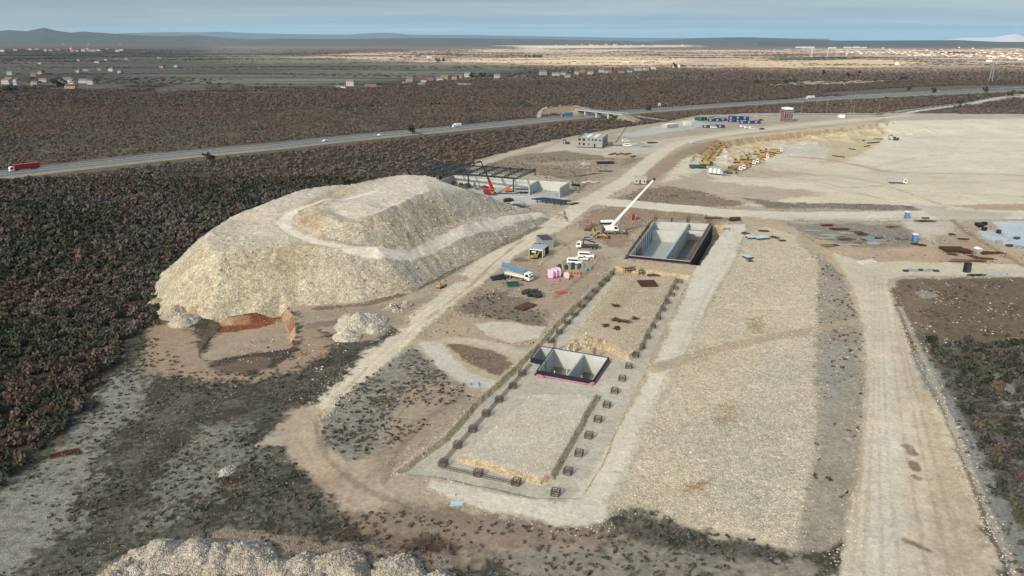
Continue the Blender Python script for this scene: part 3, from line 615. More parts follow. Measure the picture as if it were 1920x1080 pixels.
X, Y = jgrid(78, 430, 2.75); s = sdf(FOREST, X, Y); rs = sdf(RIGHTSCRUB, X, Y)
open_ = fbm(X, Y, 18, 3, 403)
keep = ((s > -1 + 3 * open_) & (RNG.random(len(X)) < .96)) | ((rs > .5) & (open_ + RNG.uniform(-.2, .2, len(X)) > -.5))
hw = ldist(HWY, X, Y); keep &= hw > 21
X, Y = X[keep], Y[keep]; left = X < 0
kind = np.where(left, pick_kind(X, Y, True), pick_kind(X + 500, Y, True)); kr = RNG.random(len(X)); kind = np.where(~left & (kr < .85), np.where(kr < .36, 2, np.where(kr < .72, 0, 4)), kind)
rad = RNG.uniform(.95, 2.3, len(X)) * np.where(left, 1, .85); hgt = rad * RNG.uniform(.9, 1.35, len(X)); Zg = H(X, Y)
u, v, zc = proj(X, Y, Zg + hgt * .5); inn = (u > -10) & (u < 1930) & (v < 1090)
size = np.where(inn, rad / zc, 0); order = np.argsort(-size); ind = order[:300]; rest = order[300:]
pos = np.stack([X, Y, Zg - .1], 1)
TN = [bush_template(110, .19, 500 + i) for i in range(6)]; TM = [bush_template(46, .29, 520 + i) for i in range(6)]
TF = [bush_template(26, .31, 540 + i) for i in range(6)]; TV = [bush_template(14, .42, 560 + i, .6) for i in range(6)]
BUSH = {}
for kd in range(5):
    for t in range(4):
        Q, br = TN[t]; me = scatter('scrub_bush', np.zeros((1, 3)), np.ones(1), np.ones(1), np.array([kd]), [(Q, br)])
        BUSH[kd, t] = me.data; bpy.data.objects.remove(me)
KL = ['dark evergreen bush', 'brown leafed oak bush', 'bare grey bush', 'rust coloured oak bush', 'olive green bush']
for i in ind:
    o = bpy.data.objects.new('scrub_bush', BUSH[int(kind[i]), int(i) % 4]); COL.objects.link(o)
    o.location = tuple(pos[i]); o.scale = (rad[i], rad[i], hgt[i]); o.rotation_euler = (0, 0, float(RNG.uniform(0, 6.28)))
    where = 'in the scrub wood along the left edge' if left[i] else 'in the scrub right of the wide haul road'
    tag(o, KL[int(kind[i])] + ' growing ' + where, 'bush', ('bushes of the left scrub wood' if left[i] else 'bushes of the right scrub'))
nearm = zc[rest] < 230; a = rest[nearm]; b = rest[~nearm]
def split_lr(name, idx, temps):
    for lf in (True, False):
        k = idx[left[idx] == lf]
        if len(k): yield scatter(name, pos[k], rad[k], hgt[k], kind[k], temps)
parts_ = []
k = rest[left[rest]]
wood = scatter('scrub_woodland', pos[k][zc[k] < 230], rad[k][zc[k] < 230], hgt[k][zc[k] < 230], kind[k][zc[k] < 230], TN, lum=1.1); tag(wood, kind='stuff')
k2 = k[zc[k] >= 230]; w2 = scatter('far_foliage', pos[k2], rad[k2], hgt[k2], kind[k2], TM, wood, lum=1.15)
k = rest[~left[rest]]; w3 = scatter('scrubland', pos[k], rad[k], hgt[k], kind[k], TN); tag(w3, kind='stuff')
# --- the plain beyond the motorway
def plain_pts(D0, D1, s):
    X, Y = jgrid(D0, D1, s, .72); c, aux, _ = cover(X, Y); d = np.abs(c - BASE_C).sum(1); d2 = np.abs(c - scrubC).sum(1)
    p = np.where(d < .02, 1.0, np.where((d2 < .03) & (Y > 430) & (aux[:, 2] < .4), .85, np.where((np.abs(c - np.array(FOREST_C)).sum(1) < .01), 1., 0)))
    ol = (aux[:, 0] < .01) & (d < .12) & (d >= .02) & (aux[:, 2] < .45); p = np.where(ol & (Y > 380), .62, p)
    p *= np.where(fbm(X, Y, 40, 3, 411) < -.42, .35, 1)
    hd_ = ldist(HWY, X, Y); nearside = (Y < np.interp(X, np.array(HWY)[:, 0], np.array(HWY)[:, 1]))
    if D0 < 900:
        for dy in (8, 18, 30): p = np.where(np.isin(cover(X, Y + dy)[2], (1, 2)), 0, p)
    k = (RNG.random(len(X)) < p) & (hd_ > np.where(nearside, 30, 16)) & ((Y > 430) | (sdf(FOREST, X, Y) < 0)) & ((sdf(FOREST, X, Y) < 0) | (Y >= 430)) & (Y > 395)
    return X[k], Y[k]
acc = None
for D0, D1, s_, r0, r1, T_ in ((200, 900, 3.7, 1.0, 2.3, TF), (900, 1500, 6.0, 1.7, 3.6, TF), (1500, 2600, 10, 2.6, 5.6, TV)):
    X2, Y2 = plain_pts(D0, D1, s_); kd = np.where(X2 > 0, pick_kind(X2, Y2, False), pick_kind(X2, Y2, False)); r_ = RNG.uniform(r0, r1, len(X2)); p_ = np.stack([X2, Y2, H(X2, Y2, False) - .2], 1)
    o = scatter('scrub_plain' if acc is None else 'far_foliage', p_, r_, np.minimum(r_ * .95, 2.7), kd, T_, acc, lum=1.45)
    if acc is None: acc = o; tag(o, kind='stuff')
# hedgerows and copses between the far fields and in the sunlit belt
X2, Y2 = jgrid(1350, 6500, 17, .72); w_ = fbm(X2 * .16, Y2, 60, 3, 441) + .35 * fbm(X2, Y2, 400, 2, 442); k = (w_ > np.where(Y2 < 2600, .16, .30)) & (RNG.random(len(X2)) < .75); X2, Y2 = X2[k], Y2[k]
r_ = RNG.uniform(4, 9, len(X2)) * np.where(Y2 > 3000, 1.5, 1); scatter('far_foliage', np.stack([X2, Y2, H(X2, Y2, False) - .3], 1), r_, np.where(Y2 < 2600, RNG.uniform(1.0, 2.2, len(X2)), RNG.uniform(1.4, 3.0, len(X2))), RNG.choice([0, 1, 1, 2, 2, 4], len(X2)), TV, acc, lum=1.2)
# --- low tufts on the rough ground
def inpoly_pts(poly, s): 
    P = np.array(poly); xs = np.arange(P[:, 0].min(), P[:, 0].max(), s); ys = np.arange(max(76, P[:, 1].min()), P[:, 1].max(), s); X, Y = np.meshgrid(xs, ys); X, Y = X.ravel() + RNG.uniform(-.5, .5, X.size) * s, Y.ravel() + RNG.uniform(-.5, .5, X.size) * s
    k = sdf(poly, X, Y) > 0; return X[k], Y[k]
tx, ty = [], []
for poly, s_, thr in ((px((-200,1010),(0,930),(60,850),(190,700),(275,605),(345,690),(480,700),(640,660),(640,720),(555,790),(560,850),(640,940),(800,965),(1100,995),(1300,1010),(1490,1040),(1560,1200),(-400,1200)), 1.5, -.02),
                      (px((598,790),(640,742),(700,700),(770,650),(800,668),(850,712),(880,724),(880,745),(800,800),(720,848),(650,862),(608,828)), 1.3, -.1),
                      (px((1730,640),(1920,660),(2200,660),(2300,1200),(1960,1200),(1838,930),(1790,800)), 1.6, -.15),
                      (px((1535,478),(1580,515),(1612,600),(1622,720),(1608,900),(1560,1035),(1492,1034),(1530,860),(1532,600)), 2.0, .18),
                      (px((860,580),(900,545),(960,545),(1010,580),(1030,605),(940,604)), 2.0, .1), (px((1160,958),(1200,955),(1300,995),(1480,1030),(1480,1055),(1250,1025)), 1.3, -.2),
                      (px((1128,386),(1200,352),(1330,364),(1400,384),(1240,384)), 3.0, .1), (px((880,318),(960,292),(1160,298),(1085,362),(985,325)), 3.2, .0), (px((1690,524),(2000,524),(2000,650),(1740,640)), 1.7, .15)):
    x, y = inpoly_pts(poly, s_); k = fbm(x, y, 9, 3, 421) + RNG.uniform(-.3, .3, len(x)) > thr; tx.append(x[k]); ty.append(y[k])
tx, ty = np.concatenate(tx), np.concatenate(ty); _, _, cl_ = cover(tx, ty); k = cl_ == 0; k &= mound_h(tx, ty) <= 0; tx, ty = tx[k], ty[k]
r_ = RNG.uniform(.22, .68, len(tx)); kd = RNG.choice([0, 1, 2, 4, 4, 2, 0], len(tx))
o = scatter('low_scrub', np.stack([tx, ty, H(tx, ty) - .05], 1), r_, r_ * .75, kd, [bush_template(12, .42, 580 + i) for i in range(5)], lum=1.35); tag(o, kind='stuff')
# --- loose stones
def stone_template(seed):
    r = np.random.default_rng(seed); t = (1 + 5 ** .5) / 2
    v = np.array([(-1,t,0),(1,t,0),(-1,-t,0),(1,-t,0),(0,-1,t),(0,1,t),(0,-1,-t),(0,1,-t),(t,0,-1),(t,0,1),(-t,0,-1),(-t,0,1)], float) / 1.9
    v *= r.uniform(.7, 1.25, (12, 1)); v *= np.array([1, r.uniform(.6, .9), r.uniform(.5, .8)])
    f = np.array([(0,11,5),(0,5,1),(0,1,7),(0,7,10),(0,10,11),(1,5,9),(5,11,4),(11,10,2),(10,7,6),(7,1,8),(3,9,4),(3,4,2),(3,2,6),(3,6,8),(3,8,9),(4,9,5),(2,4,11),(6,2,10),(8,6,7),(9,8,1)])
    return v, f
def stones(name, x, y, z, r, cols, parent=None):
    Vs, Fs, Cs, off_ = [], [], [], 0; T = [stone_template(600 + i) for i in range(6)]; tv = RNG.integers(0, 6, len(x)); yaw = RNG.uniform(0, 6.28, len(x))
    for i, (v, f) in enumerate(T):
        k = np.nonzero(tv == i)[0]; c, s = np.cos(yaw[k])[:, None], np.sin(yaw[k])[:, None]
        V = np.stack([(v[None, :, 0] * c - v[None, :, 1] * s) * r[k, None] + x[k, None], (v[None, :, 0] * s + v[None, :, 1] * c) * r[k, None] + y[k, None], v[None, :, 2] * r[k, None] + z[k, None]], 2)
        Vs.append(V.reshape(-1, 3)); Fs.append((f[None] + (np.arange(len(k)) * 12)[:, None, None]).reshape(-1, 3) + off_); off_ += len(k) * 12
        Cs.append(np.repeat(cols[k], 20, 0))
    o = mesh_np(name, np.concatenate(Vs), np.concatenate(Fs), STONE, parent); set_attr(o, 'leafcol', np.concatenate(Cs), 'FACE'); return o
STONE = leaf_material('stone')
def stone_cols(n): 
    b = np.array([alb(208,201,184), alb(198,189,168), alb(186,180,168), alb(194,182,158)]); return b[RNG.integers(0, 4, n)] * RNG.uniform(.8, 1.15, n)[:, None]
n_ = 24000; P = np.array(M_TOE); x = RNG.uniform(P[:, 0].min(), P[:, 0].max(), n_); y = RNG.uniform(P[:, 1].min(), P[:, 1].max(), n_)
h = mound_h(x, y); rdm = ldist(ROADW, x, y); k = (h > .15) & (rdm > 3.6) & ((cap_top(x, y) - h > 1.0) | (RNG.random(n_) < .12)) ; x, y, h = x[k], y[k], h[k]
stones('loose_stones', x, y, H(x, y) + h + .03, RNG.uniform(.08, .28, len(x)) + .4 * (RNG.random(len(x)) < .03), stone_cols(len(x)), mound)['kind'] = 'stuff'
for o_, (p0_, p1_), hf_ in HEAPS:
    A_ = (p1_[0]-p0_[0])*(p1_[1]-p0_[1]); m_ = int(min(9000, A_ * 5)); x = RNG.uniform(p0_[0], p1_[0], m_); y = RNG.uniform(p0_[1], p1_[1], m_); h = hf_(x, y); k = h > .05; x, y, h = x[k], y[k], h[k]
    if len(x): stones('loose_stones', x, y, H(x, y) + h + .02, RNG.uniform(.06, .24, len(x)) + .22 * (RNG.random(len(x)) < .06), stone_cols(len(x)), o_)['kind'] = 'stuff'
# toe scatter and rubble field
xs, ys = [], []
x = RNG.uniform(-135, 40, 26000); y = RNG.uniform(190, 330, 26000); d = sdf(M_TOE, x, y); k = (d < 2) & (d > -9) & (RNG.random(len(x)) < np.exp(d / 2.2) * .7) & (y < 300); xs.append(x[k]); ys.append(y[k])
for poly, s_ in ((px((1385,480),(1400,440),(1440,424),(1490,440),(1538,500),(1532,700),(1530,860),(1492,1034),(1300,992),(1142,958),(1182,862),(1262,702),(1332,572)), .95), (BLOCK_A, .8), (BLOCK_B, 1.0),
                 (px((1530,480),(1545,480),(1545,860),(1510,1030),(1490,1030),(1525,860)), 1.2), (px((736,884),(835,815),(893,750),(962,690),(952,684),(880,735),(820,800),(720,870)), 1.1)):
    x, y = inpoly_pts(poly, s_); k = RNG.random(len(x)) < .75; xs.append(x[k]); ys.append(y[k])
for l_, w_, n_ in ((px((1560,470),(1602,545),(1622,620),(1626,720),(1612,900),(1572,1080)), 2.2, 700), (px((1664,524),(1684,590),(1722,680),(1782,800),(1832,930),(1895,1085)), 2.2, 700), (px((585,760),(640,712),(700,655),(790,575),(880,512),(950,462)), 2, 500), (px((620,765),(700,690),(800,600),(890,535)), 2, 700), (px((600,790),(640,742),(770,652)), 1.5, 300), (px((800,908),(900,955),(1060,992),(1135,985),(1175,900),(1225,785),(1264,705),(1335,572)), 2, 500)):
    l_ = np.array(l_); i = RNG.integers(0, len(l_) - 1, n_); t_ = RNG.random((n_, 1)); p_ = l_[i] * (1 - t_) + l_[i + 1] * t_ + RNG.normal(size=(n_, 2)) * w_ * .6; xs.append(p_[:, 0]); ys.append(p_[:, 1])
TR = TRENCH + [TRENCH[0]]; x = RNG.uniform(-30, 80, 40000); y = RNG.uniform(110, 270, 40000); d = np.minimum(ldist(TR, x, y), np.minimum(ldist(BLOCK_A + BLOCK_A[:1], x, y), ldist(BLOCK_B + BLOCK_B[:1], x, y))); k = (d < 1.3) & (RNG.random(len(x)) < .5); xs.append(x[k]); ys.append(y[k])
x, y = np.concatenate(xs), np.concatenate(ys)
inh = np.maximum(sdf(BIG_HOLE, x, y), np.maximum(sdf(SMALL_HOLE, x, y), sdf(SIDE_HOLE, x, y))) < .3; x, y = x[inh], y[inh]
r_ = RNG.uniform(.06, .19, len(x)) + .2 * (RNG.random(len(x)) < .008)
o = stones('loose_stones', x, y, H(x, y) + .03, r_, stone_cols(len(x))); tag(o, kind='stuff')
x = RNG.uniform(-140, 140, 60000); y = RNG.uniform(78, 190, 60000); c_, a_, cl_ = cover(x, y); k = (cl_ == 0) & (RNG.random(len(x)) < .34 * sstep(-.1, .5, fbm(x, y, 9, 3, 431))); x, y = x[k], y[k]
o = stones('scattered_stones', x, y, H(x, y) + .02, RNG.uniform(.05, .17, len(x)), stone_cols(len(x)) * .62); tag(o, kind='stuff')
x = RNG.uniform(-70, 230, 90000); y = RNG.uniform(150, 420, 90000); c_, a_, cl_ = cover(x, y); k = (cl_ == 0) & (RNG.random(len(x)) < .5 * sstep(-.2, .5, fbm(x, y, 7, 3, 433))) & (sdf(FOREST, x, y) < 0) & (mound_h(x, y) <= 0) & (np.maximum(sdf(BIG_HOLE, x, y), sdf(SMALL_HOLE, x, y)) < 0); x, y = x[k], y[k]
cc_ = np.array([alb(200,190,170), alb(90,76,62), alb(150,130,108), alb(60,54,46)])[RNG.integers(0, 4, len(x))]
o = stones('scattered_stones', x, y, H(x, y) + .02, RNG.uniform(.08, .32, len(x)), cc_); tag(o, kind='stuff')
# --- single trees that stand out
def tree(u, v, h, w, kd, label, group=None, name='tree'):
    x, y, z = at(u, v); e = bpy.data.objects.new(name, None); COL.objects.link(e); e.location = (x, y, z); tag(e, label, 'tree', group)
    r = np.random.default_rng(int(u) + int(v)); V, F = [], []
    def limb(p0, p1, r0, r1):
        b = len(V); d = np.array(p1, float) - p0; d /= np.linalg.norm(d); a = np.cross(d, (0.3, .9, .1)); a /= np.linalg.norm(a); c = np.cross(d, a)
        for p, rr in ((p0, r0), (p1, r1)):
            for k in range(6): V.append(tuple(np.array(p) + rr * (math.cos(k * 1.047) * a + math.sin(k * 1.047) * c)))
        for k in range(6): F.append((b + k, b + (k + 1) % 6, b + 6 + (k + 1) % 6, b + 6 + k))
    limb((0, 0, -.3), (0, 0, h * .55), .05 * h, .025 * h)
    for k in range(5):
        an = r.uniform(0, 6.28); z0 = h * r.uniform(.25, .5); limb((0, 0, z0), (math.cos(an) * w * .35, math.sin(an) * w * .35, z0 + h * .22), .02 * h, .008 * h)
    mesh_np('trunk', V, F, BARK, e)
    n = 7; ps = np.stack([r.uniform(-.32, .32, n) * w, r.uniform(-.32, .32, n) * w, np.linspace(.16, .72, n) * h], 1); rr = w * .5 * (1 - np.linspace(0, .55, n)) * r.uniform(.7, 1.0, n)
    scatter('crown', ps, rr, np.full(n, h * .32), np.full(n, kd), [bush_template(60, .26, 700 + k) for k in range(3)], e)
    return e
tree(773, 253, 9, 7, 0, 'tall dark evergreen tree beside the motorway near the white car', name='evergreen_tree')
tree(391, 304, 6, 8, 0, 'round dark evergreen at the near edge of the motorway, left of centre', name='evergreen_tree')
for i, (u, v, h, w, lb) in enumerate(((1690,152,8,9,'dark tree standing on the pale quarry cut'),(1545,139,9,11,'dark tree alone in the brown scrub, left of three'),(1590,144,9,11,'dark tree alone in the brown scrub, middle of three'),(1612,139,8,8,'dark tree alone in the brown scrub, right of three'),
        (1698,150,8,11,'dark tree right of the quarry cut beside a paler one'),(1418,158,9,12,'dark tree at the left end of the quarry cut'),(1472,157,8,9,'dark tree below the pale quarry face'),(1705,171,7,7,'dark tree between highway and side road'),
        (1750,176,9,9,'dark tree at the near edge of the far highway bend'),(1846,174,9,8,'dark tree beside the paved bend of the side road'),(1895,183,10,10,'dark tree at the far right end of the side road'),(1800,197,7,7,'small dark tree on the verge of the side road'),
        (1216,210,8,8,'dark tree just right of the overpass bridge'),(1074,137,14,5,'slim dark cypress among the village houses'),(1149,137,14,5,'slim dark cypress right of the pink village houses'),(885,147,12,12,'dark round tree beside the red village house'),
        (905,147,12,14,'dark round tree right of the red village house'),(822,118,16,14,'dark tree in the sunny dry field, left one'),(1265,127,14,14,'dark tree left of the white house at the field edge'),(108,165,14,20,'dark tree beside the red roofed barn'),(20,172,10,20,'dark tree below the left settlement'))):
    tree(u, v, h, w, 0, lb, name='evergreen_tree' if 'cypress' not in lb else 'cypress_tree')
for u in (985, 992, 1000, 1008, 1013, 1002, 819, 831): tree(u + .5, 109.5 if u > 900 else 117, 15, 14, 0, 'dark tree in a row of trees crossing the sunny field', 'row of trees in the sunny field')
# ================================================================== kit for built things
class MB:
    def __init__(s): s.V = []; s.F = []
    def _add(s, V, F): b = len(s.V); s.V += V; s.F += [tuple(i + b for i in f) for f in F]; return s
    def box(s, x0, x1, y0, y1, z0, z1):
        return s._add([(x, y, z) for z in (z0, z1) for y in (y0, y1) for x in (x0, x1)], [(0,2,3,1),(4,5,7,6),(0,1,5,4),(2,6,7,3),(0,4,6,2),(1,3,7,5)])
    def cbox(s, cx, cy, cz, sx, sy, sz): return s.box(cx - sx/2, cx + sx/2, cy - sy/2, cy + sy/2, cz - sz/2, cz + sz/2)
    def plan(s, P, z0, z1):
        """prism over a plan outline, z0/z1 numbers or lists"""
        n = len(P); a = sum(P[i][0]*P[(i+1)%n][1] - P[(i+1)%n][0]*P[i][1] for i in range(n))
        if a < 0: P = P[::-1]
        z0 = [z0]*n if not isinstance(z0, (list, tuple)) else z0; z1 = [z1]*n if not isinstance(z1, (list, tuple)) else z1
        return s._add([(p[0], p[1], z) for p, z in zip(P, z0)] + [(p[0], p[1], z) for p, z in zip(P, z1)], [tuple(range(n))[::-1], tuple(range(n, 2*n))] + [(i, (i+1)%n, n+(i+1)%n, n+i) for i in range(n)])
    def side(s, P, y0, y1, inset=0):
        """prism of a side outline (x, z) across y"""
        n = len(P); a = sum(P[i][0]*P[(i+1)%n][1] - P[(i+1)%n][0]*P[i][1] for i in range(n))
        if a < 0: P = P[::-1]
        return s._add([(p[0], y0, p[1]) for p in P] + [(p[0], y1, p[1]) for p in P], [tuple(range(n)), tuple(range(n, 2*n))[::-1]] + [(n+i, n+(i+1)%n, (i+1)%n, i) for i in range(n)])
    def cyl(s, p0, p1, r, n=12, r1=None):
        p0, p1 = np.array(p0, float), np.array(p1, float); d = p1 - p0; d /= np.linalg.norm(d) + 1e-9
        a = np.cross(d, (0, 0, 1) if abs(d[2]) < .9 else (1, 0, 0)); a /= np.linalg.norm(a); c = np.cross(d, a); r1 = r if r1 is None else r1
        V = [tuple(p + rr*(math.cos(2*math.pi*k/n)*a + math.sin(2*math.pi*k/n)*c)) for p, rr in ((p0, r), (p1, r1)) for k in range(n)]
        return s._add(V, [tuple(range(n)), tuple(range(n, 2*n))[::-1]] + [(i, n+i, n+(i+1)%n, (i+1)%n) for i in range(n)])
    def bar(s, p0, p1, w, h=None, w1=None):
        """rectangular bar between two points, w across, h in its upright plane"""
        h = h or w; k = (w1 or w) / w; p0, p1 = np.array(p0, float), np.array(p1, float); d = p1 - p0; d /= np.linalg.norm(d) + 1e-9
        a = np.cross(d, (0, 0, 1)); a = np.array((1., 0, 0)) if np.linalg.norm(a) < 1e-3 else a/np.linalg.norm(a); c = np.cross(a, d)
        V = [tuple(p + q*(i*a*w/2 + j*c*h/2)) for p, q in ((p0, 1), (p1, k)) for i, j in ((-1,-1),(1,-1),(1,1),(-1,1))]
        return s._add(V, [(0,3,2,1),(4,5,6,7),(0,1,5,4),(1,2,6,5),(2,3,7,6),(3,0,4,7)])
    def build(s, name, m, parent=None, bevel=0):
        me = bpy.data.meshes.new(name); me.from_pydata(s.V, [], s.F); me.materials.append(m); me.update()
        o = bpy.data.objects.new(name, me); COL.objects.link(o)
        if parent: o.parent = parent
        if bevel:
            b = o.modifiers.new('bevel', 'BEVEL'); b.width = bevel; b.segments = 2; b.limit_method = 'ANGLE'
        return o
def thing(name, label, cat, loc=(0, 0, 0), yaw=0., group=None):
    o = bpy.data.objects.new(name, None); COL.objects.link(o); o.location = loc; o.rotation_euler = (0, 0, yaw); o.empty_display_size = .3
    return tag(o, label, cat, group)
def kids(o): return [c for c in COL.objects if c.parent == o]
def copy_tree(o, parent=None):
    c = o.copy(); COL.objects.link(c)
    if parent: c.parent = parent
    for ch in list(o.children): copy_tree(ch, c)
    return c
def copy_thing(o, loc, yaw, label, group=None, scale=None):
    c = copy_tree(o); c.location = loc; c.rotation_euler = (0, 0, yaw); c['label'] = label
    if group: c['group'] = group
    if scale: c.scale = (scale,) * 3
    return c
def seg(u0, v0, u1, v1):
    """from a pixel pair: middle, heading from the first to the second, length"""
    a, b = at(u0, v0), at(u1, v1); return ((a[0]+b[0])/2, (a[1]+b[1])/2, (a[2]+b[2])/2), math.atan2(b[1]-a[1], b[0]-a[0]), math.hypot(b[0]-a[0], b[1]-a[1])
M = lambda n: MATS[n]
mat('white_paint', alb(232,232,228,.85), .35, var=.07); mat('grey_paint', alb(150,152,150), .5, var=.1); mat('dark_grey', alb(60,62,66), .6); mat('black', alb(28,29,31), .55)
mat('tyre', (.02,.02,.02), .85); mat('glass', (.02,.026,.032), .12, spec=.6, var=.05); mat('yellow_paint', alb(178,150,92), .5, var=.2); mat('orange_paint', alb(214,120,40), .5, var=.12)
mat('red_paint', alb(158,38,40), .4, var=.1); mat('blue_paint', alb(100,140,168), .4, var=.1); mat('navy_paint', alb(44,62,104), .5, var=.12); mat('green_paint', alb(44,92,84), .5, var=.12)
mat('rust', alb(84,58,46,.8), .9, var=.3); mat('rebar_steel', alb(92,78,68,.8), .85, var=.25); mat('black_steel', alb(46,54,62), .5, .2); mat('galvanised', alb(176,184,190), .45, .3, var=.1)
mat('concrete', alb(174,180,178), .85, var=.14, scale=.5); mat('concrete_light', alb(190,193,188), .85, var=.12, scale=.4); mat('concrete_pad', alb(176,182,184), .85, var=.1, scale=.8); mat('wet_concrete', alb(112,112,104), .35, var=.2, scale=.3)  # lighter copy also paints back walls as sunlit, plain copy their neighbours as shaded
mat('membrane', alb(30,33,35), .55, var=.2); mat('pink_foam', alb(204,138,164,.75), .8, var=.12); mat('pink_pale', alb(240,206,222,.85), .8, var=.06); mat('timber', alb(150,128,100), .85, var=.2); mat('dark_timber', alb(96,76,60), .85, var=.25)
mat('formwork', alb(128,84,62), .8, var=.25); mat('tarp_black', alb(32,33,36), .5, var=.3); mat('pale_blue', alb(176,208,226), .5, var=.08); mat('red_board', alb(190,82,62), .8, var=.1); mat('cladding_grey', alb(150,150,146), .6, var=.06, scale=.4)
mat('plastic_blue', alb(36,120,186), .45, var=.08); mat('paving_grey', alb(150,156,158), .85, var=.15); mat('red_scaffold', alb(140,92,80), .7, var=.15); mat('roof_red', alb(122,86,74,.65), .8, var=.12, scale=.3); mat('roof_tan', alb(150,120,98,.7), .8, var=.12, scale=.3)
mat('render_white', alb(206,202,192,.6), .85, var=.05, scale=.3); mat('render_cream', alb(196,180,152,.6), .85, var=.06, scale=.3); mat('render_grey', alb(176,176,172), .85, var=.08, scale=.3); mat('render_pink', alb(176,134,124,.7), .85, var=.08, scale=.3)
mat('lime', alb(214,206,190), .9, var=.1); mat('roof_grey', alb(120,124,128), .7, var=.12)
mat('asphalt', alb(86,92,96,.75), .9, var=.12, scale=.15); mat('road_paint', (.75,.75,.73), .7, var=.1); mat('verge', alb(150,142,120), .95, var=.2, scale=.3)
# ---- wheels
def wheel(parent, x, y, r, w, side=1, rim='grey_paint'):
    t = MB().cyl((x, y - w/2, r), (x, y + w/2, r), r, 16).build('wheel', M('tyre'), parent)
    MB().cyl((x, y + side*(w/2 + .015), r), (x, y + side*(w/2 + .03) - side*.1, r), r*.52, 12).build('rim', M(rim), t)
def van(label, loc, yaw, paint='white_paint', L=5.2, group=None, kind='van'):
    t = thing('delivery_van' if kind == 'van' else 'parked_car', label, kind, loc, yaw, group); h = 2.1 if kind == 'van' else 1.55; x0, x1 = -L/2, L/2
    if kind == 'van': P = [(x0,.35),(x0-.02,1.5),(x0+.12,h),(x1-1.75,h),(x1-.95,1.25),(x1-.08,1.0),(x1,.7),(x1-.02,.35)]; G = [(x0+.5,1.25),(x0+.55,1.85),(x1-1.85,1.85),(x1-1.15,1.22)]; wsd = ((x1-1.72,h-.12),(x1-.98,1.3))
    else: P = [(x0,.35),(x0,.95),(x0+.7,1.0),(x0+1.3,h),(x1-1.9,h),(x1-1.15,.98),(x1-.1,.82),(x1,.35)]; G = [(x0+.95,1.0),(x0+1.4,h-.12),(x1-1.95,h-.12),(x1-1.35,1.0)]; wsd = ((x1-1.86,h-.1),(x1-1.2,1.02))
    MB().side(P, -.95, .95).build('body', M(paint), t, .06)
    for s in (-1, 1): MB().side(G, s*.94, s*.97).build('side_window', M('glass'), t)
    (a, b), (c, d) = wsd; MB().side([(a,b),(c,d),(c+.06,d+.03),(a+.06,b+.03)], -.82, .82).build('windscreen', M('glass'), t)
    for s in (-1, 1):
        for x in (x0+.95, x1-.95): wheel(t, x, s*.86, .34, .24, s)
        MB().cbox(x1-.03, s*.68, .78, .08, .3, .16).build('headlight', M('galvanised'), t)
    return t
def cab(t, x0, x1, h, paint, w=2.4):
    P = [(x0,.75),(x0,h),(x0+.3,h+.12),(x1-.5,h+.05),(x1-.12,h-.55),(x1,1.35),(x1,.55),(x0+1.2,.55)]
    c = MB().side(P, -w/2, w/2).build('cab', M(paint), t, .06)
    MB().side([(x1-.40,h-.16),(x1-.02,1.55),(x1+.04,1.55),(x1-.32,h-.12)], -w/2+.14, w/2-.14).build('windscreen', M('glass'), c)
    for s in (-1, 1): MB().side([(x0+.45,1.6),(x0+.45,h-.25),(x1-.55,h-.25),(x1-.22,1.6)], s*w/2, s*(w/2+.025)).build('side_window', M('glass'), c)
    for s in (-1, 1): MB().cbox(x1+.01, s*(w/2-.35), .85, .06, .4, .2).build('headlight', M('galvanised'), c)
    return c
def chassis(t, x0, x1, axles, w=2.4, r=.5):
    MB().box(x0, x1, -.45, .45, .62, .9).build('chassis', M('dark_grey'), t)
    for x in axles:
        for s in (-1, 1): wheel(t, x, s*(w/2 - .18), r, .36, s)
def artic(label, loc, yaw, cabp, boxp, L=16.0):
    t = thing('articulated_lorry', label, 'lorry', loc, yaw); x1 = L/2; cab(t, x1-2.3, x1, 3.0, cabp); chassis(t, -L/2+.3, x1-.4, (x1-1.1, x1-4.3, -L/2+1.6, -L/2+2.9, -L/2+4.2))
    b = MB().box(-L/2, x1-2.9, -1.25, 1.25, 1.05, 4.0).build('trailer', M(boxp), t, .05)
    MB().box(-L/2-.02, x1-2.88, -1.28, 1.28, 1.0, 1.12).build('trailer_rail', M('dark_grey'), b)
    for s in (-1, 1): MB().box(-L/2+5.4, x1-5.6, s*1.0-.03, s*1.0+.03, .5, .95).build('side_guard', M('galvanised'), t)
    return t
def rigid(label, loc, yaw, cabp, boxp, L=9.0, name='box_lorry', cat='lorry', h=3.4, group=None):
    t = thing(name, label, cat, loc, yaw, group); x1 = L/2; cab(t, x1-2.0, x1, 2.6, cabp); chassis(t, -L/2+.2, x1-.3, (x1-1.1, -L/2+1.4, -L/2+2.7))
    MB().box(-L/2, x1-2.2, -1.22, 1.22, 1.0, h).build('cargo_box', M(boxp), t, .05); return t
def tipper(label, loc, yaw, cabp, bedp, L=8.4, group=None):
    t = thing('tipper_truck', label, 'truck', loc, yaw, group); x1 = L/2; cab(t, x1-2.0, x1, 2.7, cabp); chassis(t, -L/2+.2, x1-.3, (x1-1.2, x1-2.9, -L/2+1.3, -L/2+2.6))
    m = MB(); a, b = -L/2, x1-2.25
    m.box(a, b, -1.2, 1.2, 1.05, 1.2); m.side([(a,1.2),(a-.2,2.3),(a-.1,2.3),(a+.12,1.2)], -1.25, 1.25)
    for s in (-1, 1): m.box(a, b, s*1.2-.06, s*1.2+.06, 1.2, 2.35)
    m.box(b-.1, b, -1.2, 1.2, 1.2, 2.7); m.box(b, b+.8, -1.2, 1.2, 2.6, 2.72)
    for s in (-1, 1):
        for k in range(5): m.box(a+.3+k*(b-a-.6)/4, a+.42+k*(b-a-.6)/4, s*1.29-.04, s*1.29+.04, 1.1, 2.3)
    m.build('tipping_body', M(bedp), t); return t
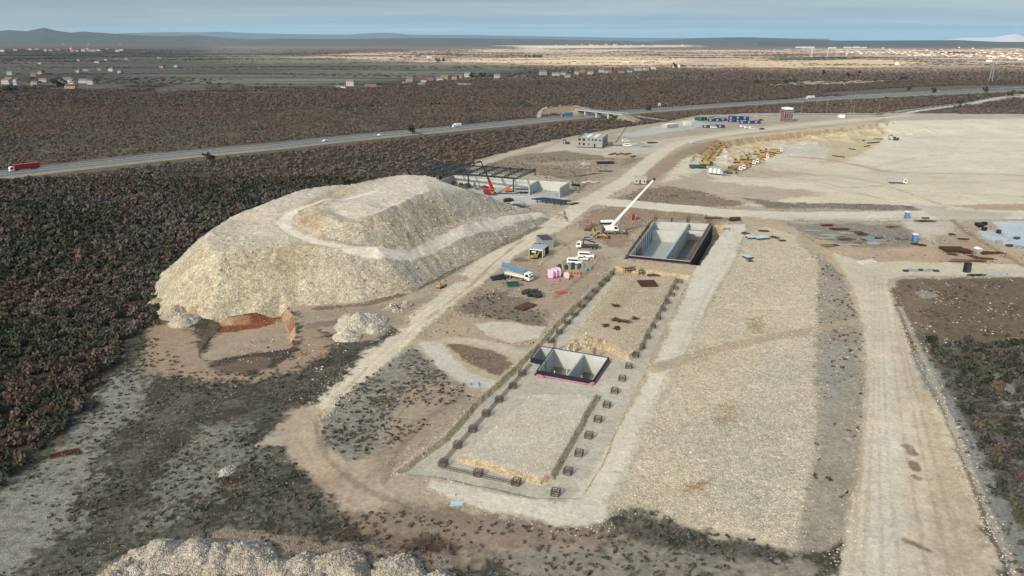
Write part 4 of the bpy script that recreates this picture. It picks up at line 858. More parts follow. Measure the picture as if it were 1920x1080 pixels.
def excavator(label, loc, yaw, paint='yellow_paint', group=None, s=1.0, fold=0):
    t = thing('crawler_excavator', label, 'excavator', loc, yaw, group); t.scale = (s,)*3
    for q in (-1, 1): MB().side([(-2.1,.25),(-1.8,0),(1.8,0),(2.1,.25),(2.1,.7),(1.8,.92),(-1.8,.92),(-2.1,.7)], q*1.2-.32, q*1.2+.32).build('track', M('dark_grey'), t)
    MB().box(-1.2, 1.2, -.95, .95, .45, 1.05).build('undercarriage', M('dark_grey'), t)
    b = MB().side([(-2.6,1.1),(-2.75,1.6),(-2.6,2.35),(-1.4,2.45),(-.2,2.1),(1.5,1.7),(1.6,1.1)], -1.4, 1.4).build('upper_body', M(paint), t, .05)
    c = MB().side([(-.1,1.7),(-.1,3.0),(1.2,3.05),(1.7,2.2),(1.7,1.5),(-.1,1.5)], .35, 1.38).build('cab', M(paint), t, .05)
    MB().side([(.1,2.0),(.1,2.85),(1.1,2.9),(1.5,2.2),(1.5,2.0)], 1.36, 1.41).build('window', M('glass'), c)
    MB().side([(1.2,2.95),(1.68,2.2),(1.73,2.22),(1.26,2.98)], .45, 1.28).build('windscreen', M('glass'), c)
    m = MB(); m.bar((1.3,-.2,1.7), (3.2,-.2,4.3), .55, .7); m.bar((3.2,-.2,4.3), (5.9,-.2,3.7), .5, .6, .38); m.build('boom', M(paint), t)
    m = MB(); m.bar((5.9,-.2,3.9), (5.3,-.2,1.0), .38, .5, .3); m.cyl((3.6,-.2,4.9), (5.7,-.2,4.4), .1, 8); m.build('stick', M(paint), t)
    MB().side([(5.3,1.1),(4.4,.9),(4.2,.3),(4.6,.02),(5.4,.2),(5.6,.9)], -.85, .45).build('bucket', M('dark_grey'), t)
    return t
def loader(label, loc, yaw, paint='yellow_paint', group=None, L=6.6):
    t = thing('wheel_loader', label, 'wheel loader', loc, yaw, group)
    MB().side([(-3,.9),(-3.1,1.7),(-2.6,2.0),(-.9,2.1),(-.8,.9)], -1.05, 1.05).build('engine_hood', M(paint), t, .06); MB().box(-.8, 1.7, -.5, .5, .8, 1.3).build('frame', M('dark_grey'), t)
    c = MB().side([(-.9,1.3),(-.8,3.1),(.5,3.1),(.75,1.3)], -.75, .75).build('cab', M(paint), t, .05)
    for s in (-1, 1): MB().side([(-.65,1.8),(-.6,2.9),(.35,2.9),(.5,1.8)], s*.74, s*.78).build('window', M('glass'), c)
    MB().side([(.52,2.95),(.72,1.7),(.77,1.7),(.57,2.95)], -.65, .65).build('windscreen', M('glass'), c)
    for x in (-2.0, 1.3):
        for s in (-1, 1): wheel(t, x, s*1.0, .75, .6, s, 'yellow_paint')
    m = MB()
    for s in (-1, 1): m.bar((.9,s*.5,1.6), (3.0,s*.5,.7), .2, .35)
    m.build('lift_arm', M(paint), t); MB().side([(2.8,.15),(4.0,.1),(4.05,.2),(3.1,.5),(3.0,1.3),(2.8,1.2)], -1.35, 1.35).build('bucket', M('dark_grey'), t); return t
# ================================================================== motorway
def strip(name, line, w0, w1, z, m, parent=None, kind=None, zfun=None):
    P = np.array(line); T = np.gradient(P, axis=0); T /= np.linalg.norm(T, axis=1, keepdims=True); Nn = np.stack([-T[:, 1], T[:, 0]], 1)
    a, b = P + Nn*w0, P + Nn*w1; V = [(x, y, z) for x, y in a] + [(x, y, z) for x, y in b]; n = len(P)
    o = mesh_np(name, V, [(n+i, n+i+1, i+1, i) for i in range(n-1)] if w1 < w0 else [(i, i+1, n+i+1, n+i) for i in range(n-1)], m, parent)
    if kind: tag(o, kind=kind)
    return o
def rail(line, off, z0, label, step=4.0, h=.75):
    P = np.array(line); T = np.gradient(P, axis=0); T /= np.linalg.norm(T, axis=1, keepdims=True); Q = P + np.stack([-T[:, 1], T[:, 0]], 1)*off
    t = thing('guard_rail', label, 'guard rail', (0, 0, 0)); m, ps = MB(), MB()
    for i in range(len(Q)-1):
        m.bar((*Q[i], z0+h), (*Q[i+1], z0+h), .16, .45)
        L_ = np.linalg.norm(Q[i+1]-Q[i]); n = max(1, int(L_/step/2))
        for k in range(n): p = Q[i] + (Q[i+1]-Q[i])*k/n; ps.box(p[0]-.08, p[0]+.08, p[1]-.08, p[1]+.08, z0-.3, z0+h)
    m.build('rail', M('galvanised'), t); ps.build('post', M('galvanised'), t)
ZH = 1.0
P = np.array(HWY); T = np.gradient(P, axis=0); T /= np.linalg.norm(T, axis=1, keepdims=True); Nn = np.stack([-T[:, 1], T[:, 0]], 1)
sec = [(-14,-.9),(-9.6,ZH-.05),(9.6,ZH-.05),(14,-.9)]; n = len(P)
Vv = [(P[i,0]+Nn[i,0]*o, P[i,1]+Nn[i,1]*o, z) for o, z in sec for i in range(n)]
emb = mesh_np('motorway_embankment', Vv, [(k*n+i, k*n+i+1, (k+1)*n+i+1, (k+1)*n+i)[::-1] for k in range(3) for i in range(n-1)], M('verge')); tag(emb, kind='structure')
strip('motorway', HWY, -8.6, -.9, ZH, M('asphalt'), kind='structure'); strip('motorway', HWY, .9, 8.6, ZH, M('asphalt'), kind='structure')
for a, b in ((-8.0,-7.6),(-1.7,-1.35),(1.35,1.7),(7.6,8.0)): strip('road_markings', HWY, a, b, ZH+.03, M('road_paint'), kind='structure')
dl = smooth_line(HWY, 14)
for c in (-4.6, 4.6):
    Pd = np.array(dl); Td = np.gradient(Pd, axis=0); Td /= np.linalg.norm(Td, axis=1, keepdims=True); Qd = Pd + np.stack([-Td[:, 1], Td[:, 0]], 1)*c
    Vd, Fd = [], []; cum = np.concatenate([[0], np.cumsum(np.linalg.norm(np.diff(Qd, axis=0), axis=1))])
    for s0 in np.arange(0, cum[-1]-6, 16.0):
        p0 = [np.interp(s0, cum, Qd[:, j]) for j in (0, 1)]; p1 = [np.interp(s0+5, cum, Qd[:, j]) for j in (0, 1)]; tv_ = np.subtract(p1, p0); tv_ /= np.linalg.norm(tv_); nv = np.array((-tv_[1], tv_[0]))*.12; b = len(Vd)
        Vd += [(p0[0]-nv[0], p0[1]-nv[1], ZH+.03), (p1[0]-nv[0], p1[1]-nv[1], ZH+.03), (p1[0]+nv[0], p1[1]+nv[1], ZH+.03), (p0[0]+nv[0], p0[1]+nv[1], ZH+.03)]; Fd.append((b, b+1, b+2, b+3))
    tag(mesh_np('road_markings', Vd, Fd, M('road_paint')), kind='structure')
rail(HWY, 9.1, ZH, 'galvanised guard rail along the far edge of the motorway', h=.8); rail(HWY, 0, ZH, 'galvanised guard rail along the middle of the motorway', h=.8); rail(HWY, -9.1, ZH, 'galvanised guard rail along the near edge of the motorway', h=.8)
def on_hwy(u, v, off):
    x, y = unp(u, v, ZH); i = int(np.argmin((P[:, 0]-x)**2 + (P[:, 1]-y)**2)); i = min(max(i, 1), n-2); d = P[i+1]-P[i-1]; d /= np.linalg.norm(d); p = P[i] + d*np.dot(np.array((x, y))-P[i], d); nn = np.array((-d[1], d[0]))
    return (p[0]+nn[0]*off, p[1]+nn[1]*off, ZH), math.atan2(d[1], d[0])
loc, yw = on_hwy(54, 321, 5.6); artic('white articulated lorry with a red trailer on the motorway at the left edge', loc, yw+math.pi, 'white_paint', 'red_paint', 16.5)
loc, yw = on_hwy(617, 266.5, -5); van('small white car on the motorway left of the tall evergreen', loc, yw, L=4.6, kind='car')
loc, yw = on_hwy(720, 256, -5); van('small white car on the motorway nearest the tall evergreen', loc, yw, L=4.6, kind='car')
loc, yw = on_hwy(872, 240.5, 5.5); rigid('white box lorry on the motorway behind the rubble mound', loc, yw+math.pi, 'white_paint', 'white_paint', 9)
loc, yw = on_hwy(1067, 219, 5); artic('bright blue articulated lorry on the motorway left of the bridge', loc, yw+math.pi, 'blue_paint', 'blue_paint', 16)
loc, yw = on_hwy(1527, 186, 5); artic('white articulated lorry on the far right stretch of the motorway', loc, yw+math.pi, 'white_paint', 'white_paint', 15)
loc, yw = on_hwy(1256, 205, 10.5)
t = thing('road_sign', 'grey backed road sign panel on posts beside the motorway right of the bridge', 'road sign', loc, yw); MB().cbox(0, 0, 4.5, .2, 4.2, 3).build('panel', M('galvanised'), t)
m = MB()
for s in (-1, 1): m.cyl((-.15, s*1.4, -1), (-.15, s*1.4, 5.8), .12, 8)
m.build('post', M('grey_paint'), t)
# overpass
A = unp(1084, 204.5, 6.2); B_ = unp(1172, 213.5, 6.2); dv = np.subtract(B_, A); Lb = float(np.linalg.norm(dv)); yw = math.atan2(dv[1], dv[0])
t = thing('road_bridge', 'grey concrete overpass bridge on slim piers crossing the motorway', 'bridge', (A[0], A[1], 0), yw)
MB().box(0, Lb, -4.2, 4.2, 5.2, 6.1).build('deck', M('concrete'), t); MB().box(0, Lb, -3.4, 3.4, 6.104, 6.16).build('carriageway', M('asphalt'), t)
for s in (-1, 1):
    m = MB(); m.box(0, Lb, s*4.1-.15, s*4.1+.15, 6.1, 6.5); m.box(0, Lb, s*4.1-.06, s*4.1+.06, 7.0, 7.15)
    for k in range(19): m.box(Lb*k/18-.06, Lb*k/18+.06, s*4.1-.06, s*4.1+.06, 6.5, 7.0)
    m.build('parapet', M('galvanised'), t)
for f in (.2, .45, .7): MB().box(Lb*f-.8, Lb*f+.8, -3.2, 3.2, -1, 5.2).build('pier', M('concrete_light'), t)
for f, s in ((0, 1), (1, -1)):
    m = MB(); x = Lb*f; m.side([(x-s*26,-1),(x-s*1,5.15),(x+s*3,5.15),(x+s*9,-1)], -5.0, 5.0); m.build('abutment', M('verge'), t)
# ================================================================== buildings on the site
g = [at(1081.7,276.3), at(1129,278.3)]; yw = math.atan2(g[1][1]-g[0][1], g[1][0]-g[0][0]); Wd = math.dist(g[0][:2], g[1][:2]); hh = 7.6; dp = 25
t = thing('concrete_hall', 'grey two storey concrete hall with roof skylights standing in the yard', 'building', (g[0][0], g[0][1], g[0][2]), yw)
m = MB(); m.box(0, Wd, 0, .3, .5, hh); m.box(0, Wd, dp-.3, dp, .5, hh); m.box(0, .3, .3, dp-.3, .5, hh); m.box(Wd-.3, Wd, .3, dp-.3, .5, hh); w_ = m.build('wall', M('cladding_grey'), t)
MB().box(-.1, Wd+.1, -.1, dp+.1, -1, .5).build('plinth', M('dark_grey'), t)
r_ = MB().box(.3, Wd-.3, .3, dp-.3, hh-1.1, hh-.9).build('roof', M('roof_grey'), t)
for k in (0, 1): 
    x = Wd*(.36+.3*k); MB().side([(x-1.5,hh-.9),(x-1.3,hh-.4),(x+1.3,hh-.4),(x+1.5,hh-.9)], 2, dp-2).build('skylight', M('white_paint'), r_)
for k in range(4): MB().box(.3, Wd-.3, 4+k*5.5, 4.35+k*5.5, hh-.9, hh-.55).build('roof_beam', M('concrete'), r_)
m = MB()
for k in range(1, 8): m.box(Wd*k/8-.03, Wd*k/8+.03, -.012, .02, .5, hh)
for k in range(1, 10): m.box(Wd-.02, Wd+.012, dp*k/10-.03, dp*k/10+.03, .5, hh)
m.build('panel_joint', M('dark_grey'), w_)
for x, z, w, h in ((.095,5.1,1.7,1.5),(.27,5.1,1.8,1.5),(.47,5.2,.8,1.3),(.61,5.2,.8,1.3),(.74,5.2,1.5,1.0),(.91,5.2,1.3,.8),(.1,2.0,1.1,1.6),(.27,1.9,1.6,1.4),(.475,1.9,.8,1.3)):
    f = MB().box(Wd*x-w/2-.1, Wd*x+w/2+.1, -.03, .1, z-.1, z+h+.1).build('window', M('dark_grey'), t); MB().box(Wd*x-w/2, Wd*x+w/2, -.05, -.031, z, z+h).build('pane', M('glass'), f)
MB().box(Wd*.7-.55, Wd*.7+.55, -.05, .1, .5, 3.0).build('door', M('black'), t); MB().box(Wd*.88-1.2, Wd*.88+1.2, -.05, .1, .5, 2.9).build('gate', M('grey_paint'), t)
for k in range(4): MB().box(Wd-.1, Wd+.05, 4+k*5, 6+k*5, 2.0, 5.4).build('window', M('dark_grey'), t)
# --- precast hall in progress: retaining walls, steel roof
b0, b1 = at(850, 345.5), at(1066.7, 360); yw = math.atan2(b1[1]-b0[1], b1[0]-b0[0]); Lw = math.dist(b0[:2], b1[:2]); z0 = -.4
t = thing('retaining_wall', 'long pale concrete retaining wall with cross walls at both ends behind the mound', 'wall', (b0[0], b0[1], 0), yw)
bk = MB().box(0, Lw, 0, .45, z0, 5.0).build('back_wall', M('concrete_light'), t)  # lit face painted in: lighter copy of the cross walls' concrete
m = MB()
for k in range(1, 24): m.box(Lw*k/24-.05, Lw*k/24+.05, -.015, .05, z0, 5.0)
m.build('panel_joint', M('concrete'), bk)
for x, d in ((Lw-.5, 17), (Lw-17, 15), (0, 24)):
    MB().side([], 0, 0) if 0 else None
    m = MB(); m.box(x, x+.5, -d, 0, z0, 5.0); m.build('cross_wall', M('concrete'), t)  # darker copy than the back wall: their shaded sides are in the colour
MB().box(-.5, Lw+1, -19, 0, -.35, .06).build('floor_slab', M('concrete'), t)
f0, f1 = unp(785,319.5,7.5), unp(970,334,7.5); yr = math.atan2(f1[1]-f0[1], f1[0]-f0[0]); Lr = math.dist(f0, f1); dr = 24
t = thing('steel_roof_frame', 'dark steel roof frame on columns above the long concrete wall', 'steel frame', (f0[0], f0[1], 0), yr)
MB().bar((0, 0, 7.3), (Lr, 0, 7.3), .5, .9).build('front_beam', M('black_steel'), t); MB().bar((0, dr, 7.9), (Lr, dr, 7.9), .45, .7).build('back_beam', M('black_steel'), t)
for k in range(9):
    x = Lr*k/8; m = MB(); m.bar((x, 0, 8.0), (x, dr, 8.6), .35, .5); m.bar((x, 0, 7.2), (x, dr, 7.8), .25, .3)
    for j in range(6): m.bar((x, dr*j/6, 7.3+.1*j), (x, dr*(j+.5)/6, 8.1+.1*j), .14); m.bar((x, dr*(j+.5)/6, 8.1+.1*j), (x, dr*(j+1)/6, 7.4+.1*j), .14)
    m.build('truss', M('black_steel'), t)
for j in range(7): MB().bar((0, dr*(j+.5)/7, 8.5), (Lr, dr*(j+.5)/7, 8.5), .16, .22).build('purlin', M('black_steel'), t)
m = MB()
for k in range(8):
    for j in range(3): m.bar((Lr*k/8, dr*j/3, 8.3), (Lr*(k+1)/8, dr*(j+1)/3, 8.5), .07)
m.build('bracing', M('black_steel'), t)
for u in (792, 880.8, 963): 
    x = Lr*(u-785)/(970-785); MB().bar((x, 0, -.3), (x, 0, 7.0), .55, .55).build('column', M('black_steel'), t)
for k in range(5): MB().bar((Lr*k/4, dr-.4, 4.9), (Lr*k/4, dr-.4, 7.7), .4, .4).build('column', M('black_steel'), t)
# --- white hut
l0, yw, L0 = seg(1188.8,345.8,1211.7,346.2)
t = thing('site_hut', 'small white cabin with dark door at the tip of the white crane boom', 'hut', at(1188.8,345.8), yw); d = 10
MB().box(.1, L0-.1, .1, d-.1, -.4, .45).build('base', M('black'), t); MB().box(0, L0, 0, d, .45, 3.0).build('wall', M('render_white'), t)  # black base paints in the shade of the gap under the raised cabin
MB().plan([(-.2,-.3),(L0+.2,-.3),(L0+.2,d+.3),(-.2,d+.3)], 3.0, 3.12).build('eaves', M('white_paint'), t)
r0 = MB(); r0._add([(-.2,-.3,3.12),(L0+.2,-.3,3.12),(L0+.2,d+.3,3.12),(-.2,d+.3,3.12),(-.2,d/2,3.8),(L0+.2,d/2,3.8)], [(0,1,5,4),(2,3,4,5),(1,2,5),(3,0,4)]); r0.build('roof', M('render_white'), t)
MB().box(L0*.42, L0*.55, -.06, .05, .45, 2.6).build('door', M('dark_grey'), t)
for x in (.15, .78): MB().box(L0*x, L0*(x+.12), -.05, .05, 1.3, 2.2).build('window', M('glass'), t)
# --- site offices
def container(label, p0, p1, depth, h, wall, roofm, name='office_container', cat='container', group=None, front=None):
    a, b = at(*p0), at(*p1); yw = math.atan2(b[1]-a[1], b[0]-a[0]); L_ = math.dist(a[:2], b[:2]); t = thing(name, label, cat, a, yw, group)
    w = MB().box(0, L_, 0, depth, .1, h).build('body', M(wall), t); m = MB()
    n1 = max(3, int(L_/.5))
    for k in range(n1): m.box(L_*(k+.3)/n1, L_*(k+.7)/n1, -.05, .02, .25, h-.2)
    n2 = max(3, int(depth/.5))
    for k in range(n2): m.box(L_-.02, L_+.05, depth*(k+.3)/n2, depth*(k+.7)/n2, .25, h-.2); m.box(-.05, .02, depth*(k+.3)/n2, depth*(k+.7)/n2, .25, h-.2)
    m.build('corrugation', M(front or wall), w); MB().box(-.06, L_+.06, -.06, depth+.06, h, h+.12).build('roof', M(roofm), t)
    c = MB()
    for x in (0, L_):
        for y in (0, depth): c.cbox(x, y, h/2+.05, .2, .2, h+.06)
    c.build('corner_post', M('galvanised'), t); return t, L_
t, L_ = container('site office container with black front wall and white edges beside the haul road', (992,481), (1017.5,484), 7, 2.9, 'black', 'galvanised'); MB().box(L_*.2, L_*.5, -.09, -.05, 1.7, 2.2).build('sign_panel', M('white_paint'), t)
MB().box(L_+.05, L_+.09, .6, 2.4, .2, 2.7).build('side_panel', M('white_paint'), t)
f = MB().box(-.09,L_+.09,-.10,-.06,2.65,2.95); f.box(-.09,.16,-.1,-.06,.1,2.65); f.box(L_-.16,L_+.09,-.1,-.06,.1,2.65); f.build('frame', M('white_paint'), t)
container('taller grey site container with dark roof behind the black fronted office', (1016.5,466), (1037,464.5), 8, 3.2, 'grey_paint', 'dark_grey')
t = thing('air_conditioner', 'grey machinery unit standing between the two site containers', 'machine', at(1008,470), .2); t.location.z += 0
MB().box(-1.6,1.6,-1,1,.2,2.6).build('housing', M('grey_paint'), t)
for k in (-1,1): MB().cyl((k*.75,0,2.6),(k*.75,0,2.8),.55,14).build('fan', M('dark_grey'), t)
excavator('small yellow excavator parked in front of the black office container', at(1003,485), .5, s=.55)
container('red metal tool container left of the big concrete tank', (1184,413), (1191,413), 3, 2.5, 'red_paint', 'red_board')
container('left white container in the far yard beyond the grey hall', (1251,240.5), (1271,238.5), 6, 3, 'render_white', 'white_paint'); container('right white container in the far yard, nearest the navy containers', (1286,236), (1297,235.5), 6, 3, 'lime', 'white_paint')
container('green container at the left end of the navy container rows', (1313,227), (1326,226), 8, 3.2, 'green_paint', 'green_paint')
i = 0
for (u, v, nx, ny, nz) in ((1329,228,2,3,1),(1352,227,1,2,1),(1367,229,3,2,2),(1388,232,3,1,1),(1319,240,3,1,1)):
    for ix in range(nx):
        for iy in range(ny):
            for iz in range(nz):
                x, y, z = at(u, v); lab = 'navy container in the stacked rows near the batching tower' if v < 235 else 'navy container in the short row in front of the stacked navy rows'
                t = thing('storage_container', lab, 'container', (x+ix*6.6+iy*1.2, y+iy*5.2, z+iz*2.7), .12, 'navy containers near the batching tower'); MB().box(0,6,0,2.45,.05,2.6).build('body', M('navy_paint'), t); MB().box(-.04,6.04,-.04,2.49,2.6,2.68).build('roof', M('pale_blue' if (ix+iy+iz)%3 == 0 else 'navy_paint'), t)
                MB().box(.5,2.4,-.03,.02,.6,2.2).build('door', M('galvanised'), t)
for u, v, yaw_, lb in ((1338,240,.1,'white van parked beside the short navy container row'),(1394,239,.3,'white van in the far yard, left of three'),(1402,241,.3,'white van in the far yard, middle of three'),(1411,242,.2,'white van in the far yard, right of three')): van(lb, at(u, v), yaw_, L=6.2)
van('dark car parked right of the white vans in the far yard', at(1429,243), .2, 'dark_grey', 4.5, kind='car'); van('dark car left of the batching tower', at(1427,226), .3, 'dark_grey', 4.5, kind='car')
# batching tower
t = thing('batching_tower', 'tall red scaffolded tower with a white top above the far yard', 'tower', at(1473,227.5), .1); w = 8.5
MB().box(-w*.42, w*.42, -4, 4, 0, 10).build('core', M('red_scaffold'), t); m = MB()
for x in (-1,-.5,0,.5,1):
    for y in (-5.2, 5.2): m.box(x*w*.5-.12, x*w*.5+.12, y-.12, y+.12, -.3, 11.5)
for k in range(5):
    for y in (-5.2, 5.2): m.bar((-w*.5, y, 1+k*2.2), (w*.5, y, 1+k*2.2), .18)
    for x in (-w*.5, w*.5): m.bar((x, -5.2, 1+k*2.2), (x, 5.2, 1+k*2.2), .18)
    m.bar((-w*.5+(k%4)*2.4, -5.25, 1+k*2.2), (-w*.5+(k%4)*2.4+2.4, -5.25, 3.2+k*2.2), .12)
m.build('scaffold', M('galvanised'), t); MB().box(-w*.4, w*.5, -4.5, 4.5, 11.4, 13.2).build('roof', M('white_paint'), t)
for k in range(5): MB().box(-w*.36+k*1.7, -w*.36+k*1.7+1.0, -4.06, -3.9, 3+(k%2), 7).build('opening', M('black'), t)
container('white blue site cabin on the far road right of the batching tower', (1573,221), (1584,221), 5, 3, 'white_paint', 'pale_blue')
for u, v, h in ((1417,213,9),(1502,212,12),(1549,213,12),(1594,213,14),(1600,213,10),(1612,212,10),(1647,212,12)):
    x, y, z = at(u, v); t = thing('lamp_post', 'thin grey pole standing at the edge of the far yard before the brown scrub', 'pole', (x, y, z), 0, 'thin poles along the far yard'); MB().cyl((0,0,-.3),(0,0,h),.16,8,.08).build('mast', M('grey_paint'), t); MB().bar((0,0,h),(1.2,0,h+.1),.12).build('bracket', M('grey_paint'), t)
# ================================================================== cranes and machines
def crane_base(t, s=1.0, paint='white_paint', axles=3):
    L_ = 8.5*s; MB().box(-L_/2, L_/2, -1.2*s, 1.2*s, .8*s, 1.5*s).build('carrier', M('grey_paint'), t)
    for k in range(axles):
        for q in (-1, 1): wheel(t, -L_/2+1.4*s+k*(L_-2.8*s)/(axles-1), q*1.05*s, .62*s, .5*s, q)
    for q in (-1, 1):
        for x in (-L_/2-.2, L_/2+.2):
            m = MB(); m.box(x-.15, x+.15, q*2.6*s-.15, q*2.6*s+.15, .1, .9*s); m.box(x-.2, x+.2, min(0,q*2.6*s), max(0,q*2.6*s), .85*s, 1.1*s); m.cbox(x, q*2.6*s, .06, .8, .8, .12); m.build('outrigger', M('dark_grey'), t)
def boom(t, p0, p1, w, m, n=4, cap='dark_grey'):
    p0, p1 = np.array(p0, float), np.array(p1, float)
    b = MB()
    for k in range(n): q = p0+(p1-p0)*(k/n); r = p0+(p1-p0)*((k+1)/n); ww = w*(1-.13*k); b.bar(q, r, ww, ww*1.15)
    o = b.build('boom', M(m), t); MB().bar(p1, p1+(p1-p0)/np.linalg.norm(p1-p0)*1.1, w*.7, w*1.2).build('boom_head', M(cap), o); return o
def tiploc(u, v, z): x, y = unp(u, v, z); return np.array((x, y, z))
p = at(1152, 438); t = thing('mobile_crane', 'white three axle mobile crane with its long white boom raised beside the big tank', 'crane', p, 0)
crane_base(t, 1.0, 'white_paint'); MB().side([(-4.2,1.6),(-4.4,3.0),(-1.5,3.3),(1.0,2.8),(1.4,1.6)], -1.25, 1.25).build('superstructure', M('white_paint'), t, .05)
c = MB().side([(-.6,1.7),(-.6,3.6),(.7,3.6),(1.3,2.6),(1.3,1.7)], -2.3, -1.3).build('cab', M('white_paint'), t); MB().side([(-.4,2.4),(-.4,3.4),(.6,3.4),(1.05,2.6),(1.05,2.4)], -2.34, -2.3).build('window', M('glass'), c)
tp = tiploc(1224.5, 338, 22)-np.array(p); boom(t, (-1.6,0,3.0), tp, .8, 'white_paint'); MB().bar((.6,0,2.2), np.array((-1.6,0,3.0))+(tp-np.array((-1.6,0,3.0)))*.27, .35).build('luffing_ram', M('galvanised'), t)
MB().box(-4.9,-3.9,-1.3,1.3,1.5,2.7).build('counterweight', M('dark_grey'), t)
p = at(919, 365); t = thing('telescopic_crawler_crane', 'red crawler crane with black tipped raised boom under the steel roof frame', 'crane', p, 0)
for q in (-1, 1): MB().side([(-3,.3),(-2.6,0),(2.6,0),(3,.3),(3,.8),(2.6,1.1),(-2.6,1.1),(-3,.8)], q*1.8-.4, q*1.8+.4).build('track', M('dark_grey'), t)
MB().side([(-3.4,1.2),(-3.6,2.9),(-1,3.0),(1.6,2.2),(2.2,1.2)], -1.5, 1.5).build('superstructure', M('red_paint'), t, .05); c = MB().box(.4,2.0,-2.3,-1.5,1.2,3.2).build('cab', M('orange_paint'), t); MB().box(.6,1.8,-2.34,-2.3,2.0,3.0).build('window', M('glass'), c)
tp = tiploc(902, 303, 15.6)-np.array(p); md = np.array((1.6,0,1.9))+(tp-np.array((1.6,0,1.9)))*.38; MB().bar((1.6,0,1.9), md, 1.3, 1.5, .9).build('boom_foot', M('red_paint'), t); MB().bar(md, tp, .6, .7, .4).build('boom', M('black_steel'), t); MB().bar(tp, tp+np.array((-2.2,0,-.4)), .6, .8).build('boom_head', M('black'), t)
t = thing('lifting_platform', 'orange lifting machine beside the second column of the steel roof frame', 'machine', at(953.5,360.5), .3)
for q in (-1,1): MB().box(-1.6,1.6,q*1.0-.3,q*1.0+.3,0,.8).build('track', M('dark_grey'), t)
MB().side([(-1.8,.8),(-1.9,2.2),(-.3,2.4),(1.4,1.8),(1.7,.8)], -1.1, 1.1).build('body', M('orange_paint'), t, .05); m = MB(); m.bar((-.8,0,2.2),(1.9,0,3.4),.4,.5); m.build('arm', M('red_paint'), t)
p = at(1156, 273); t = thing('mobile_crane', 'small dark mobile crane with slim raised boom right of the grey hall', 'crane', p, .4); crane_base(t, .75, 'grey_paint', 3); MB().side([(-2.6,1.2),(-2.7,2.4),(.6,2.4),(1.0,1.2)], -.95, .95).build('superstructure', M('grey_paint'), t); t.rotation_euler = (0,0,0)
boom(t, (-.8,0,2.2), tiploc(1173,240.5,13)-np.array(p), .55, 'dark_timber', 3)
p = at(1125, 446); t = thing('backhoe_loader', 'yellow backhoe loader standing left of the white mobile crane', 'backhoe loader', p, -.25)
MB().side([(.2,.8),(.2,1.7),(2.4,1.5),(2.7,1.2),(2.7,.8)], -.5, .5).build('hood', M('yellow_paint'), t, .05); MB().box(-2.2,2.4,-.4,.4,.6,.9).build('frame', M('dark_grey'), t)
c = MB().side([(-1.4,.9),(-1.4,2.7),(.2,2.75),(.45,1.6),(.45,.9)], -.85, .85).build('cab', M('yellow_paint'), t)
for s in (-1,1): MB().side([(-1.2,1.55),(-1.2,2.5),(.05,2.5),(.22,1.55)], s*.84, s*.88).build('window', M('glass'), c)
for s in (-1,1): wheel(t,-1.3,s*.9,.75,.5,s,'yellow_paint'); wheel(t,1.8,s*.85,.5,.35,s,'yellow_paint')
m = MB()
for s in (-1,1): m.bar((.6,s*.7,1.5),(3.2,s*.7,.6),.16,.3)
m.build('loader_arm', M('orange_paint'), t); MB().side([(3.1,.1),(4.0,.05),(4.1,.15),(3.4,.9),(3.1,.9)],-1.15,1.15).build('loader_bucket', M('dark_grey'), t)
m = MB(); m.bar((-2.0,0,1.0),(-3.0,0,3.6),.3,.4); m.bar((-3.0,0,3.6),(-3.6,0,1.4),.25,.3); m.build('backhoe_arm', M('yellow_paint'), t); MB().side([(-3.4,1.5),(-4.0,1.0),(-3.7,.6),(-3.2,1.0)],-.35,.35).build('backhoe_bucket', M('dark_grey'), t)
van('dark grey pickup parked left of the backhoe by the rock cut', at(1099.5,449.5), .1, 'grey_paint', 5.0, kind='car')
p = at(1101, 466); t = rigid('white cab flatbed lorry with a dark folded loading crane facing left', p, math.pi-.15, 'white_paint', 'dark_grey', 8.5, 'crane_lorry', 'lorry', 1.5)
m = MB(); m.bar((1.6,0,1.2),(1.3,0,3.6),.4); m.bar((1.3,0,3.6),(-3.2,0,2.4),.35,.45); m.build('loading_crane', M('black_steel'), t)
van('white passenger van with dark windows, nearest of three in the yard', at(1078,494.5), -.25, L=5.6); van('white estate car between the two white vans in the yard', at(1091,487.5), -.25, L=4.8, kind='car')
p = at(1099,482.5); van('white crew cab van, farthest of the three white vehicles in the yard', p, -.25, L=6.0)
# pump truck
l0, yw, L0 = seg(955,519,990,526.5); t = thing('concrete_pump_truck', 'white cab concrete pump truck with folded light blue boom in the yard', 'pump truck', l0, yw); L0 = 10.5; x1 = L0/2
cab(t, x1-2.1, x1, 2.8, 'white_paint'); chassis(t, -L0/2, x1-.3, (x1-1.2, x1-3, -L0/2+1.3, -L0/2+2.7)); MB().box(-L0/2+.2, x1-2.3, -1.1, 1.1, .95, 1.9).build('deck_boxes', M('lime'), t)
m = MB()
for k, (y, z) in enumerate(((-.55,2.5),(.1,2.7),(.7,2.5),(0,3.3))): m.bar((x1-2.6, y, z), (-L0/2-1.6, y, z+.9), .5, .6)
m.build('folded_boom', M('blue_paint'), t); MB().cyl((x1-2.9,0,1.9),(x1-2.9,0,3.0),.7,14).build('turret', M('blue_paint'), t); MB().side([(-L0/2-.9,.8),(-L0/2-1.1,1.7),(-L0/2,1.7),(-L0/2+.2,.8)],-.8,.8).build('hopper', M('blue_paint'), t)
